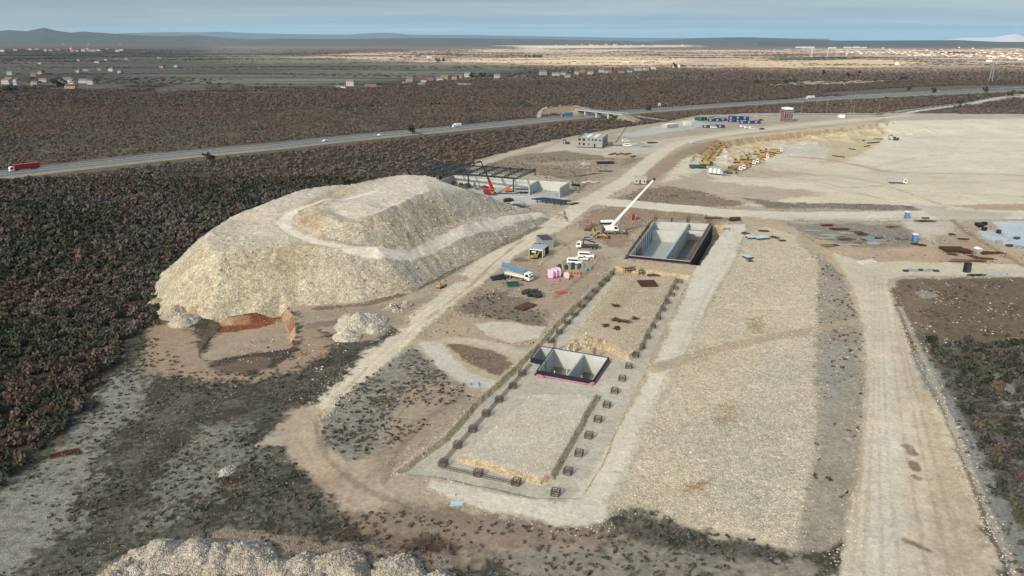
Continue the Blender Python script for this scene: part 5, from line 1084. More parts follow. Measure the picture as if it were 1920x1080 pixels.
# machine park
mt = thing; lrow = [(1328+ (1353-1328)*k/10, 306-(306-274)*k/10) for k in range(11)]; ORD = ['first','second','third','fourth','fifth','sixth','seventh','eighth','ninth','tenth','eleventh','twelfth','thirteenth','fourteenth','fifteenth','sixteenth','seventeenth','eighteenth','nineteenth','twentieth']
mat('ochre_paint', alb(160,124,72), .55, var=.2); e0 = excavator('', at(*lrow[0]), math.pi+.1); e1 = excavator('', at(*lrow[1]), math.pi+.1, 'ochre_paint')
for k, (u, v) in enumerate(lrow):
    lb = 'yellow excavator, %s from the green tippers in the left machine row' % ORD[k]; o = (e0, e1)[k % 2]
    if k < 2: o['label'] = lb; o['group'] = 'machines of the left row'
    else: copy_thing(o, at(u, v), math.pi + random.uniform(-.1, .25), lb)
tipper('dark green tipper truck at the near end of the left machine row', at(1308,316), .0, 'green_paint', 'green_paint', 10); tipper('second dark green tipper truck, just behind the first green one', at(1324,310.5), -.05, 'green_paint', 'yellow_paint', 8)
rrow = [(1378+(1456-1378)*k/12, 320-(320-285)*k/12) for k in range(13)]
tk = [tipper('', at(*rrow[0]), -.35, 'white_paint', 'green_paint'), tipper('', at(*rrow[1]), -.35, 'white_paint', 'ochre_paint'), tipper('', at(*rrow[2]), -.35, 'yellow_paint', 'yellow_paint'), loader('', at(*rrow[3]), -.35)]
NM = ['white cab tipper with green body', 'white cab tipper with ochre body', 'yellow tipper truck', 'yellow wheel loader']
for k, (u, v) in enumerate(rrow):
    j = (0,1,2,3,1,0,2,3,1,2,3,2,1)[k]; lb = NM[j] + ', %s from the grey crusher in the right machine row' % ORD[k]
    if k < 4: o = tk[k]; o['label'] = NM[k] + ', %s from the grey crusher in the right machine row' % ORD[k]
    else: o = copy_thing(tk[j], at(u, v), -.35+random.uniform(-.1,.1), lb)
    o['group'] = 'machines of the right row'
for k, (u, v) in enumerate(((1381,306),(1393,300),(1402,296.5),(1418,290),(1428,287.5),(1438,285.5))): copy_thing((e0, e1)[(k+1) % 2], at(u, v), math.pi-.4, 'yellow excavator behind the right machine row, %s from its near end' % ORD[k], 'machines of the right row')
excavator('yellow dozer like excavator at the right end of the grey crusher', at(1367,325.5), .1, 'ochre_paint', s=.9)
l0, yw, L0 = seg(1326,325,1358,330); t = thing('mobile_crusher', 'long grey mobile crusher with a conveyor in front of the machine rows', 'crusher', l0, yw)
MB().side([(-5,.8),(-5,3.2),(3,3.4),(5,2.2),(5,.8)],-1.3,1.3).build('housing', M('galvanised'), t); m = MB(); m.bar((-4.5,0,2.4),(-9,0,4.6),1.0,.4); m.build('conveyor', M('dark_grey'), t)
for k in range(3): MB().box(-3.6+k*2.6,-2.2+k*2.6,-1.36,1.36,1.2,3.5).build('panel', M('white_paint'), t)
for q in (-1,1): MB().side([(-3,.2),(-2.7,0),(2.7,0),(3,.2),(3,.8),(-3,.8)],q*1.1-.25,q*1.1+.25).build('track', M('dark_grey'), t)
m = MB(); m.side([(5,1.6),(7.5,2.6),(7.5,3.0),(5,2.6)],-1.2,1.2); m.build('feed_hopper', M('dark_grey'), t)
tipper('white lorry with grey body alone on the large pale pad', at(1682,344.5), -.35, 'white_paint', 'galvanised', 9.5); excavator('dark excavator alone on the upper pale pad', at(1679,263), 2.6, 'dark_grey', s=.95)
van('white van parked near the foot of the small dark crane', at(1177,274.5), -.3, L=6); van('white van behind the other one near the small dark crane', at(1173.5,266), .2, L=6)
van('light blue car where the haul road meets the machine park', at(1300,269.5), .2, 'pale_blue', 4.6, kind='car'); excavator('small dark excavator beside the trench left of the grey hall', at(1063.5,270), 2.4, 'dark_grey', s=.7)
excavator('tiny yellow digger at the foot of the mound beside the haul road', at(826,540), 1.0, s=.5)
# ================================================================== concrete tanks
def wall_line(m, p, q, th, z0, z1, side=0):
    """upright slab from p to q; side shifts it by half its thickness to the left of the direction"""
    p, q = np.array(p, float), np.array(q, float); d = q - p; d /= np.linalg.norm(d); nn = np.array((-d[1], d[0])); a = p + nn*(side-1)*th/2; b = q + nn*(side-1)*th/2
    m.plan([tuple(a), tuple(b), tuple(b+nn*th), tuple(a+nn*th)], z0, z1)
def lerp(a, b, t): return (a[0]+(b[0]-a[0])*t, a[1]+(b[1]-a[1])*t)
FL, FR, BR, BL = BIG; zt, zb = 1.2, -6.0
t = thing('concrete_tank', 'very large open concrete tank sunk in the ground with rebar along its left wall', 'tank', (0, 0, 0))
m = MB(); m.plan([FL, FR, BR, BL], zb-.6, zb); m.build('floor_slab', M('concrete'), t)
MB().plan([lerp(FL,FR,.58), lerp(FL,FR,.975), lerp(BL,BR,.97), lerp(BL,BR,.6)], zb, zb+.05).build('wet_floor', M('wet_concrete'), t)
w = MB(); wall_line(w, FL, FR, .5, zb, zt, 1); fw = w.build('front_wall', M('concrete'), t); m = MB(); wall_line(m, (FL[0],FL[1]-.03), (FR[0],FR[1]-.03), .10, zb, zt-.12, -1.0); m.build('membrane', M('membrane'), fw)
m = MB(); wall_line(m, (FL[0],FL[1]-.16), (FR[0],FR[1]-.16), .25, -3, .12, -1); m.build('insulation_strip', M('pink_foam'), fw)
w = MB(); wall_line(w, FR, BR, .5, zb, zt, 1); rw_ = w.build('right_wall', M('concrete'), t); m = MB(); wall_line(m, FR, BR, .10, zb, zt-.3, -1.05)
m.build('membrane', M('membrane'), rw_); m = MB()
for k in range(34): p = lerp(FR, BR, (k+.5)/34); m.bar((p[0]+.15,p[1],zb+1), (p[0]+.15,p[1],zt+.05), .3, .12)
m.build('formwork_rib', M('dark_grey'), rw_); m = MB(); q0, q1 = lerp(FR,BR,.02), lerp(FR,BR,.99); wall_line(m, (q0[0]-.2,q0[1]), (q1[0]-.2,q1[1]), 1.1, zt, zt+.18, 1); m.build('formwork_cap', M('dark_timber'), rw_)
w = MB(); wall_line(w, BR, BL, .5, zb, zt, 1); w.build('back_wall', M('concrete_light'), t)  # lighter copy of the concrete: sunlit far wall put into the colour
w = MB(); wall_line(w, BL, FL, .5, zb, zt, 1); lw = w.build('left_wall', M('concrete'), t); m = MB()
for k in range(9): p = lerp(BL, FL, (k+.6)/11); MB().bar((p[0]+.6,p[1],zb), (p[0]+.6,p[1],zt-.5), .18, .12).build('prop', M('black_steel'), lw)
m = MB()
for k in range(90): p = lerp(BL, FL, (k+.3)/92); hgt_ = random.uniform(.9, 2.2); m.bar((p[0]-.35,p[1],zt), (p[0]-.35+random.uniform(-.1,.1),p[1],zt+hgt_), .07)
for z in (.6, 1.1): m.bar((BL[0]-.35,BL[1],zt+z), (FL[0]-.35,FL[1],zt+z), .05)
m.build('rebar_row', M('rust'), lw); m = MB(); a, b = lerp(BL,FL,.62), lerp(BL,FL,.9); wall_line(m, (a[0]+.9,a[1]), (b[0]+.9,b[1]), .3, zb, -1.2, 1); m.build('shuttering', M('formwork'), lw)
m = MB(); a, b = lerp(BL,BR,.59), lerp(FL,FR,.57); wall_line(m, a, b, .6, zb, zt-.1, 1); pw = m.build('partition_wall', M('concrete'), t)
m = MB(); wall_line(m, lerp(BL,FL,.10), lerp(lerp(BL,FL,.10), lerp(BR,FR,.10), .585), .4, zb, -1.3, 1); m.build('inner_step_wall', M('concrete_light'), t)
for k, f in enumerate((.05, .13)):
    m = MB(); wall_line(m, lerp(a, b, f), lerp(BR, FR, f), .8, -1.6+.6*(1-k), -.3, 1); m.build('cross_beam', M('concrete_light'), t)
for (f0, f1) in ((.0,.07),(.3,.32),(.56,.62),(.9,1.0)):
    m = MB()
    for k in range(12): p = lerp(BL, BR, f0+(f1-f0)*k/12); m.bar((p[0],p[1]+.3,zt), (p[0],p[1]+.3,zt+random.uniform(1.2,3.0)), .08)
    m.build('rebar_starter', M('rust'), t)
m = MB()
for k in range(14): p = lerp(FL, FR, .1+.4*random.random()); q = lerp(BL, BR, .1+.4*random.random()); s = lerp(p, q, random.uniform(.3,.7)); m.cbox(s[0], s[1], zb+.1, random.uniform(.8,3), random.uniform(.6,2.4), .2)
for k in range(0): pass
# small tank
FL, FR, BR, BL = SMALL; zt, zb = -.3, -5.2; S0, S1, S2, S3 = SMALL_SIDE
t = thing('concrete_tank', 'small open concrete tank with partition, black rim and pink insulation between the trenches', 'tank', (0, 0, 0))
m = MB(); m.plan([FL, FR, BR, BL], zb-.4, zb); m.build('floor_slab', M('wet_concrete'), t)
segs = ((FL,FR,'front_wall'),(FR,BR,'right_wall'),(BR,BL,'back_wall'),(BL,FL,'left_wall'))
for p, q, nm in segs:
    w = MB(); wall_line(w, p, q, .35, zb, zt, 1); o = w.build(nm, M('concrete_light' if nm == 'back_wall' else 'concrete'), t)  # back wall takes the lighter copy, so its sunlit look is painted
    m = MB(); wall_line(m, p, q, .12, -3.2, zt-.02, -1.05); wall_line(m, p, q, .22, zt, zt+.12, .1); m.build('membrane', M('membrane'), o)
    m = MB(); wall_line(m, p, q, .18, -3.2, zt-(.66 if nm == 'right_wall' else .84), -2.4) if nm in ('front_wall','right_wall') else None
    if m.V: m.build('insulation_strip', M('pink_foam'), o)
a, b = lerp(BL,BR,.55), lerp(FL,FR,.52); m = MB(); wall_line(m, a, b, .4, zb, zt-.1, 1); m.build('partition_wall', M('concrete'), t)
for (f, g_) in ((.17,.5),(.36,.62),(.66,.5),(.84,.7)):
    p = lerp(lerp(FL,FR,f), lerp(BL,BR,f), g_); MB().box(p[0]-.16,p[0]+.16,p[1]-.16,p[1]+.16,zb,zb+(2.2 if g_ == .5 else 3.4)).build('post', M('concrete_light'), t)
m = MB(); m.plan([S0,S1,S2,S3], -4.6, -4.4); m.build('side_floor', M('concrete'), t)
for p, q in ((S0,S1),(S2,S3),(S3,S0)):
    w = MB(); wall_line(w, p, q, .3, -4.4, zt, 1); o = w.build('side_wall', M('concrete'), t); m = MB(); wall_line(m, p, q, .12, -3.0, zt-.02, -1.05); wall_line(m, p, q, .2, zt, zt+.1, .1); m.build('membrane', M('membrane'), o)
for f in (.0,.3,.72):
    p = lerp(BL, BR, f); m = MB()
    for k in range(10): m.bar((p[0]+k*.09,p[1]+.2,zt), (p[0]+k*.09,p[1]+.2,zt+2.0), .05)
    m.build('rebar_starter', M('rust'), t)
t = thing('insulation_sheet', 'crumpled pink insulation sheet at the front left corner of the small tank', 'insulation', at(1012,708), .2); MB().side([(-.9,0),(-.7,.5),(.2,.7),(.9,.4),(1.1,0)],-.6,.4).build('sheet', M('pink_foam'), t)
t = thing('insulation_sheet', 'pink insulation sheet on the floor beside the right tank wall corner', 'insulation', at(1110,722), .5); MB().side([(-.6,0),(-.5,.5),(.3,.7),(.6,0)],-.3,.3).build('sheet', M('pink_foam'), t)
# ---- column cages
def cage(label, loc, yaw, group):
    t = thing('rebar_cage', label, 'rebar cage', loc, yaw, group); m = MB(); s = .72
    for k in range(7):
        a = -s + 2*s*k/6
        for q in (-1, 1): m.bar((a, q*s, .1), (a, q*s, 1.6 if k % 2 else 1.45), .045); m.bar((q*s, a, .1), (q*s, a, 1.6 if k % 2 else 1.45), .045)
    m.build('bars', M('rebar_steel'), t); m = MB()
    for z in (.45,.9,1.3):
        for q in (-1, 1): m.bar((-s, q*s, z), (s, q*s, z), .06); m.bar((q*s, -s, z), (q*s, s, z), .06)
    for k in range(2): m.bar((-s, -.3+k*.6, 1.5), (s, -.3+k*.6, 1.5), .05)
    m.build('hoops', M('rebar_steel'), t); MB().box(-1.7,1.7,-1.7,1.7,-.35,.1).build('footing_pad', M('concrete_pad'), t); return t
rr = [(1275,527),(1267,539),(1260,551),(1251,564.7),(1242.7,579),(1233.7,594.7),(1224,610),(1213.7,628),(1203,646),(1192,664.7),(1179,685),(1166.7,707.7),(1152.5,731),(1137.8,757),(1121,784),(1104,814),(1085.7,847),(1065,881),(1041.7,920)]
A0, A1 = at(1041.7,926), at(1275,530); yawc = math.atan2(A1[1]-A0[1], A1[0]-A0[0]); c0 = None
TN_ = 'dark rebar column cage, %s from the %s'
for k, (u, v) in enumerate(rr):
    x, y, z = at(u, v + 3 + (v-520)/90); z = min(z, -1.6); lb = TN_ % (ORD[k], 'big tank in the right hand trench row')
    c0 = cage(lb, (x, y, z), yawc, 'rebar cages of the right trench') if c0 is None else c0
    if k: copy_thing(c0, (x, y, z), yawc+random.uniform(-.05,.05), lb)
lr_ = [(1147,511),(1137.7,524),(1126,533),(1115,546),(1103,559),(1091,572.7),(1077,588),(1063.7,603),(1048.7,621),(1033,637),(979,698),(961.7,722),(936,747),(911.7,773),(886.7,802),(858,832),(831,866)]
for k, (u, v) in enumerate(lr_): 
    x, y, z = at(u, v + 3 + (v-520)/90); copy_thing(c0, (x, y, min(z,-1.6)), yawc, TN_ % (ORD[k], 'far end of the left hand trench row'), 'rebar cages of the left trench')
for k, (u, v) in enumerate(((896.7,884),(968,901))): x, y, z = at(u, v+7); copy_thing(c0, (x, y, min(z,-1.6)), yawc, ('left' if k == 0 else 'right') + ' dark rebar column cage in the front trench nearest the camera', 'rebar cages of the front trench')
def rebar_beam(label, p, q):
    a, b = at(*p), at(*q); L_ = math.dist(a[:2], b[:2]); t = thing('rebar_beam', label, 'rebar beam', (a[0], a[1], min(a[2], -1.6)), math.atan2(b[1]-a[1], b[0]-a[0])); m = MB(); n_ = int(L_/.65)
    for k in range(n_): 
        x = L_*k/n_
        for y in (-.3,.3): m.bar((x,y,0),(x,y,.75),.04)
        m.bar((x,-.3,.75),(x,.3,.75),.04)
    m.build('stirrups', M('rebar_steel'), t); m = MB()
    for z in (.1,.42,.75):
        for y in (-.3,.3): m.bar((0,y,z),(L_,y,z),.05)
    m.build('long_bars', M('rebar_steel'), t); MB().box(-.3,L_+.3,-.9,.9,-.4,.0).build('blinding_strip', M('concrete_pad'), t)
rebar_beam('long low rebar beam along the left trench from its far end to the small tank', (1150,514), (1030,645)); rebar_beam('long low rebar beam along the left trench between small tank and front corner', (995,684), (826,872)); rebar_beam('low rebar beam along the front trench nearest the camera', (828,877), (975,910))
# ================================================================== stores, stacks and litter of the site
def box_stack(name, label, cat, u, v, yaw, L_, W_, H_, m_, n=1, gap=0, parts='sheet', group=None, z0=0, tilt=0):
    t = thing(name, label, cat, at(u, v), yaw, group)
    for k in range(n): MB().box(-L_/2, L_/2, -W_/2, W_/2, z0+H_*k+.02, z0+H_*(k+1)-gap).build(parts, M(m_), t, .03)
    return t
def bundle(name, label, cat, u, v, yaw, L_, W_, n, m_, d=.18, H_=.3, jit=.15, group=None):
    t = thing(name, label, cat, at(u, v), yaw, group); r = random.Random(int(u*3+v)); b = MB()
    for k in range(n):
        y = (k/(max(1, n-1))-.5)*W_; z = .05+d/2+r.random()*H_; e = r.uniform(-.06,.06)*L_; sk = r.uniform(-.07,.07)*L_*(jit > .1); f_ = r.uniform(.55, 1.0); b.bar((-L_/2*f_+e, y-sk+r.uniform(-jit,jit)*2, z), (L_/2*f_+e, y+sk+r.uniform(-jit,jit)*2, z), d*r.uniform(.7,1.1))
    b.build('bars', M(m_), t); return t
def mat_stack(label, u, v, yaw, L_, W_, H_=.3, n=14, group=None):
    t = thing('rebar_mat', label, 'rebar mat', at(u, v), yaw, group); b = MB()
    for k in range(n): y = -W_/2+W_*k/(n-1); b.bar((-L_/2,y,H_),(L_/2,y,H_),.1); b.bar((-L_/2,y+.1,H_*.5),(L_/2,y+.1,H_*.5),.1)
    for k in range(n*2): x = -L_/2+L_*k/(2*n-1); b.bar((x,-W_/2,H_+.1),(x,W_/2,H_+.1),.1)
    b.build('bars', M('rust'), t); MB().box(-L_/2,L_/2,-W_/2,W_/2,.03,H_*.4).build('bottom_layer', M('rust'), t); return t
# pink insulation, pallets
for k, (u, v, hh_, lb) in enumerate(((1032,523,3.0,'tall stack of pale pink insulation boards, left end of the pink row'),(1039,521,3.2,'tall stack of pale pink insulation boards, middle of the pink row'),(1046,519,3.0,'tall stack of pale pink insulation boards, right end of the pink row'),(1062,522,1.9,'short pink insulation stack standing apart right of the pink row'))):
    t = thing('insulation_stack', lb, 'insulation stack', at(u, v), .12, 'pink insulation stacks'); n_ = 4
    for j in range(n_): MB().box(-.75,.75,-1.2,1.2,hh_*j/n_+.02,hh_*(j+1)/n_-.04).build('board_pack', M('pink_pale' if j else 'pink_foam'), t, .04)
for u, v, lb in ((1041,527,'flat pink sheets lying in front of the pink stacks'),(1027,517,'pink sheets lying at the left of the pink stacks'),(1081,519,'pink sheets lying right of the yellow drums')): box_stack('insulation_sheet', lb, 'insulation', u, v, .2, 2.6, 1.6, .3, 'pink_foam', 2, .03)
for k in range(5):
    t = thing('yellow_drum', 'yellow wrapped roll, %s from the pink stacks' % ORD[k], 'roll', at(1059.5+k*5.6, 515-k*.1), .2, 'yellow wrapped rolls'); MB().cyl((0,-.9,.75),(0,.9,.75),.75,14).build('wrap', M('yellow_paint'), t); MB().cyl((0,-.93,.75),(0,.93,.75),.25,10).build('core', M('dark_grey'), t)
for k in range(9):
    t = thing('mesh_roll', 'dark grey upright roll in the row behind the yellow rolls, %s from the left' % ORD[k], 'roll', at(1043+k*6.2, 506-k*.25), 0, 'grey rolls behind the yellow rolls'); MB().cyl((0,0,0),(0,0,1.5+.4*(k%3)),.7,12).build('wrap', M('dark_grey' if k % 2 else 'grey_paint'), t); MB().cyl((0,0,0),(0,0,1.56+.4*(k%3)),.22,8).build('core', M('black'), t)
for u, v, lb in ((1102,504,'grey block pallet right of the grey rolls'),(1094,508,'grey block pallet in front of the last grey rolls')): box_stack('block_pallet', lb, 'pallet', u, v, .2, 2.0, 1.6, .35, 'paving_grey', 3, .03)
t = thing('tarp_pile', 'black tarpaulin covered stack beside the haul road, left of the pump truck', 'tarp', at(934,523), .35); MB().plan([(-2.4,-1.6),(2.3,-1.8),(2.6,1.5),(-2.2,1.9)], 0, [.5,.9,1.3,.6]).build('cover', M('tarp_black'), t, .2); bundle('steel_bundle','black bars laid over the tarpaulin beside the haul road','bars',934,521,.35,4.6,2.6,7,'black',.15,1.0)
t = thing('waste_skip', 'dark green waste skip below the pump truck', 'skip', at(961,537), .3); m = MB(); m.side([(-1.5,0),(-2.0,1.4),(2.0,1.4),(1.5,0)],-.9,-.82); m.side([(-1.5,0),(-2.0,1.4),(2.0,1.4),(1.5,0)],.82,.9); m.side([(-1.5,0),(-2.0,1.4),(-1.9,1.4),(-1.4,.1),(1.4,.1),(1.9,1.4),(2.0,1.4),(1.5,0)],-.82,.82); m.build('bin', M('green_paint'), t)
for k, (u, v) in enumerate(((984,552),(990,549),(996,551),(1003,549),(1009,553),(995,556),(1003,557),(1011,558))):
    t = thing('stacked_pallet', 'dark grey plastic drum lying in the heap of drums, %s from its left end' % ORD[k], 'drum', at(u, v), .3+.2*(k%3), 'dark drums in the yard'); MB().cyl((-.9,0,.65),(.9,0,.65),.65,12).build('shell', M('dark_grey'), t); MB().cyl((-.94,0,.65),(.94,0,.65),.5,12).build('lid', M('black'), t)
    t.name = 'plastic_drum'
box_stack('red_panel', 'flat orange red panel stack lying in the yard below the pink stacks', 'panel', 1052, 549, .6, 3.4, 2.4, .16, 'red_board', 2, .02)
mat_stack('rusty rebar mat lying in the yard left of the left trench', 985, 576, .9, 6.2, 3.6); mat_stack('large rusty rebar mat lying between the trenches near the big tank', 1214, 533, .05, 5.4, 6.0, .4); mat_stack('rusty rebar mat just behind the large mat near the big tank', 1226, 518, .3, 3.6, 3.2, .3)
for k, (u, v, w) in enumerate(((1154,575,1.8),(1153,601,1.5),(1163,604,1.6),(1176,605,1.8),(1190,599,1.5),(1157,617,1.5),(1135,612,1.4))):
    t = thing('rebar_pile', 'small rusty rebar offcut pile, %s on the rubble between the two trenches' % ORD[k], 'rebar pile', at(u, v), k*.8, 'rusty rebar piles on the block'); b = MB(); r = random.Random(k)
    for q in range(16): a = r.uniform(0, 3.14); x, y = r.uniform(-.5,.5)*w, r.uniform(-.4,.4)*w; b.bar((x-math.cos(a)*w*.5,y-math.sin(a)*w*.5,.1+.04*q), (x+math.cos(a)*w*.5,y+math.sin(a)*w*.5,.12+.04*q), .12)
    b.build('bars', M('rust'), t)
def stand(label, u, v, yaw, L_=3.6):
    t = thing('bending_bench', label, 'workbench', at(u, v), yaw); m = MB()
    for x in (-L_/2, 0, L_/2):
        for y in (-.7,.7): m.bar((x,y,0),(x,y,1.3),.16)
    m.build('legs', M('dark_timber'), t); MB().box(-L_/2-.2,L_/2+.2,-.9,.9,1.3,1.5).build('table_top', M('timber'), t); b = MB()
    for k in range(8): b.bar((-L_/2,-.7+k*.2,1.6),(L_/2*random.uniform(.5,1.2),-.7+k*.2,1.6+random.uniform(0,.9)),.08)
    b.build('bars', M('rust'), t)
stand('wooden rebar bench with bars on top behind the far end of the left trench', 1180, 511, .25); stand('small dark rebar stand beside the large rusty mat', 1202, 515, 1.2, 1.4)
bundle('steel_bundle','rusty bars on the bank behind the big tank, long flat bundle','bars',1336,410,.02,8,1.6,12,'rust',.2,.4); t = bundle('steel_bundle','tall rusty rebar crate on the bank behind the right corner of the big tank','bars',1377,415,.1,6,2.4,16,'rust',.25,1.8)
bundle('timber_stack','dark beams lying across the grass left of the big tank','timber',1110,424,.9,9,3,5,'timber',.25,.2); bundle('timber_stack','dark boards scattered behind the white mobile crane','timber',1106,432,.1,5,3,9,'dark_timber',.3,.5)
t = thing('covered_stack', 'white sheeted stack on a black base left of the mobile crane boom', 'stack', at(1139,419), .1); MB().box(-3.2,3.2,-1.4,1.4,.05,.7).build('base', M('black'), t); MB().side([(-3,.7),(-2.6,1.3),(2.6,1.4),(3,.7)],-1.3,1.3).build('cover', M('white_paint'), t, .1)
# crates on the rubble field
for k, (u, v, lb) in enumerate(((1406,447,'pale blue topped crate on the rubble field, left of three'),(1422,448.5,'pale blue topped crate on the rubble field, middle of three'),(1434,447.5,'pale blue topped crate on the rubble field, right of three'),(1402,484,'single pale blue topped crate on the rubble field'))):
    t = thing('material_crate', lb, 'crate', at(u, v), .05+.1*k, 'pale blue topped crates'); MB().box(-1.2,1.2,-1.6,1.6,.1,.8).build('box', M('dark_timber'), t); MB().side([(-1.3,.8),(-1.2,.98),(1.2,.98),(1.3,.8)],-1.7,1.7).build('cover', M('pale_blue'), t)
for u, v, yw_, n_, L_, lb in ((1432,434,-.3,9,5,'rusty bars behind the pale blue crates'),(1452,446,-.9,7,5,'rusty bars right of the pale blue crates'),(1407,490,.1,5,2.4,'dark offcuts in front of the single crate'),(1397,438,.2,5,3.5,'dark bars at the left of the three crates'),(1467,452,.1,4,3,'short dark bars at the far right of the crates'),(1363,430,1.1,3,5,'rusty tube lying on the bank right of the big tank')):
    bundle('steel_bundle', lb, 'bars', u, v, yw_, L_, 2.0, n_, 'rust', .2, .3)
def toilet(label, u, v):
    t = thing('portable_toilet', label, 'portable toilet', at(u, v), -.2, 'blue portable toilets'); b = MB().box(-.6,.6,-.6,.6,.05,2.1).build('cabin', M('plastic_blue'), t, .05); MB().side([(-.66,2.1),(-.5,2.35),(.5,2.35),(.66,2.1)],-.66,.66).build('roof', M('white_paint'), t); MB().box(-.42,.42,-.64,-.6,.15,1.95).build('door', M('blue_paint'), t); MB().box(-.7,.7,-.7,.7,0,.1).build('base', M('dark_grey'), t); t.scale = (1.45,1.45,1.3)
toilet('blue portable toilet on the pale cross road', 1700, 409); toilet('blue portable toilet at the edge of the timber yard', 1714.5, 452.5)
# building-material yard on the right
rY = random.Random(5); nb = 0
for k in range(26):
    u, v = rY.uniform(1525,1700), rY.uniform(426,463); m_ = rY.choice(['timber','dark_timber','grey_paint','rust','paving_grey','timber','dark_timber','grey_paint','paving_grey']); nm = {'timber':'weathered brown planks','dark_timber':'dark planks','grey_paint':'grey planks','rust':'rusty bars','paving_grey':'grey boards'}[m_]
    bundle('plank_stack', nm + ' lying in the timber yard between road and haul track', 'planks', u, v, rY.uniform(-.35,.35), rY.uniform(3.5,8), rY.uniform(1,3), rY.randint(4,8), m_, .22, .5, group='plank stacks of the timber yard')
for u, v, lb in ((1630,448,'left blue grey board stack in the timber yard'),(1645,452,'middle blue grey board stack in the timber yard'),(1642,457,'front blue grey board stack in the timber yard')): box_stack('board_stack', lb, 'boards', u, v, .1, 6, 2.2, .25, 'blue_paint' if u < 1640 else 'galvanised', 2, .04)
for u, v, L_, yw_, lb in ((1551,424,6,0,'dark red steel frames at the left end of the timber yard'),(1575,431,8,-.1,'dark red beams in the left part of the timber yard'),(1716,459,2.6,.3,'rusty heap beside the lower blue toilet'),(1728,461,3,.1,'rusty coils right of the lower blue toilet')): bundle('steel_bundle', lb, 'bars', u, v, yw_, L_, 2, 9, 'rust', .25, .6)
for k, u in enumerate((1617, 1625, 1634)): box_stack('panel_stack', 'white grey panel stack at the road junction, %s of three' % ('left','middle','right')[k], 'panels', u, 494-k*1.2+(k==0)*.5, .35, 2.2, 3.0, .35, 'lime', 2, .04, group='white panel stacks')
for k in range(7): box_stack('paving_pallet', 'pallet of grey paving slabs along the right cross road, left group', 'pallet', 1698+k*9.5, 509-(k%2)*1.5, .1, 1.6, 1.2, .3, 'paving_grey' if k % 3 else 'dark_grey', 2, .03, group='paving pallets, left group')
for k in range(9): box_stack('paving_pallet', 'pallet of blue grey paving slabs along the right cross road, right group', 'pallet', 1843+k*6.2, 515.5-(k%2)*2.2, .1, 1.4, 1.3, .35, 'concrete_pad', 2, .03, group='paving pallets, right group')
bundle('steel_bundle','dark bars on the ground left of the right group of paving pallets','bars',1832,517,.05,7,1.2,8,'black',.2,.3)
t = thing('switch_cabinet', 'tall black cabinet standing alone on the right cross road', 'cabinet', at(1812,511), .15); MB().box(-.8,.8,-.6,.6,.1,2.9).build('cabinet', M('black'), t, .04); MB().box(-.9,.9,-.7,.7,0,.15).build('plinth', M('concrete'), t); MB().box(-.7,.7,-.64,-.6,.3,2.7).build('door', M('dark_grey'), t); t.scale=(1.2,1.2,1.2)
mat_stack('big rusty rebar stack in the right yard', 1787, 470, -.05, 8, 6, .8, 16); mat_stack('rusty rebar stack in the middle of the rusty row in the right yard', 1808, 474, .1, 4, 4, 1.0, 10); bundle('steel_bundle','long rusty bar bundle right of the small white hut in the right yard','bars',1856,475.5,-.03,11,2.2,14,'rust',.2,.6)
t = thing('pump_house', 'small pale hut between the rusty stacks in the right yard', 'hut', at(1832.5,475.5), .1); MB().box(-1,1,-1,1,0,1.9).build('wall', M('galvanised'), t); MB().side([(-1.2,1.9),(0,2.5),(1.2,1.9)],-1.2,1.2).build('roof', M('white_paint'), t)
for u, v, L_, yw_, n_, lb in ((1822,481,3,.2,6,'rusty offcuts in front of the small hut'),(1785,478,4,-.4,5,'thin rusty bars below the big rusty stack'),(1845,486,9,-.3,5,'loose dark bars below the long rusty bundle'),(1814,491,16,-.03,3,'long single brown beam near the black cabinet'),(1735,416,9,.02,6,'brown beam stack on the pale cross road right of the toilet'),(1735,410,4,.0,4,'short dark bars on the cross road right of the toilet'),(1784,441,3,.3,5,'small dark heap on the brown ground left of the blue slab'),(1806,450,5,.1,4,'dark boards on the brown ground below the small heap')): bundle('steel_bundle', lb, 'bars', u, v, yw_, L_, 1.6, n_, 'rust' if 'rust' in lb or 'brown' in lb else 'dark_timber', .26, .4)
for k, (u, v) in enumerate(((1833,423),(1838,426),(1845,422),(1845,432),(1872,437))): box_stack('black_crate', 'small black crate on the pale ground left of the blue slab, %s from the left' % ORD[k], 'crate', u, v, .2*k, 2.0, 1.5, .7, 'black', 2, .04, group='black crates by the blue slab')
for k, (u, v) in enumerate(((1873,455),(1893,462),(1906,463),(1915,466),(1906,448))): box_stack('material_pallet', 'grey pallet beside the blue slab at the right edge, %s from the left' % ORD[k], 'pallet', u, v, .15*k, 2.4, 1.6, .4, ('paving_grey','dark_grey','galvanised')[k%3], 2, .04, group='grey pallets by the blue slab')
# black pipes on the upper pad
for k, (u0, v0, u1, v1) in enumerate(((1638,261,1655,261.5),(1626,269,1650,267),(1617,263,1621,265),(1621,275.5,1630,273.5),(1592,279.5,1604,281),(1561,292.5,1584,295.5))):
    l0, yw, L_ = seg(u0, v0, u1, v1); t = thing('pipe', 'black pipe lying at the edge of the upper pad, %s from the far end' % ORD[k], 'pipe', l0, yw, 'black pipes on the upper pad'); MB().cyl((-L_/2,0,.35),(L_/2,0,.35),.35,10).build('tube', M('black'), t); MB().cyl((-L_/2-.05,0,.35),(-L_/2+.3,0,.35),.45,10).build('collar', M('dark_grey'), t)
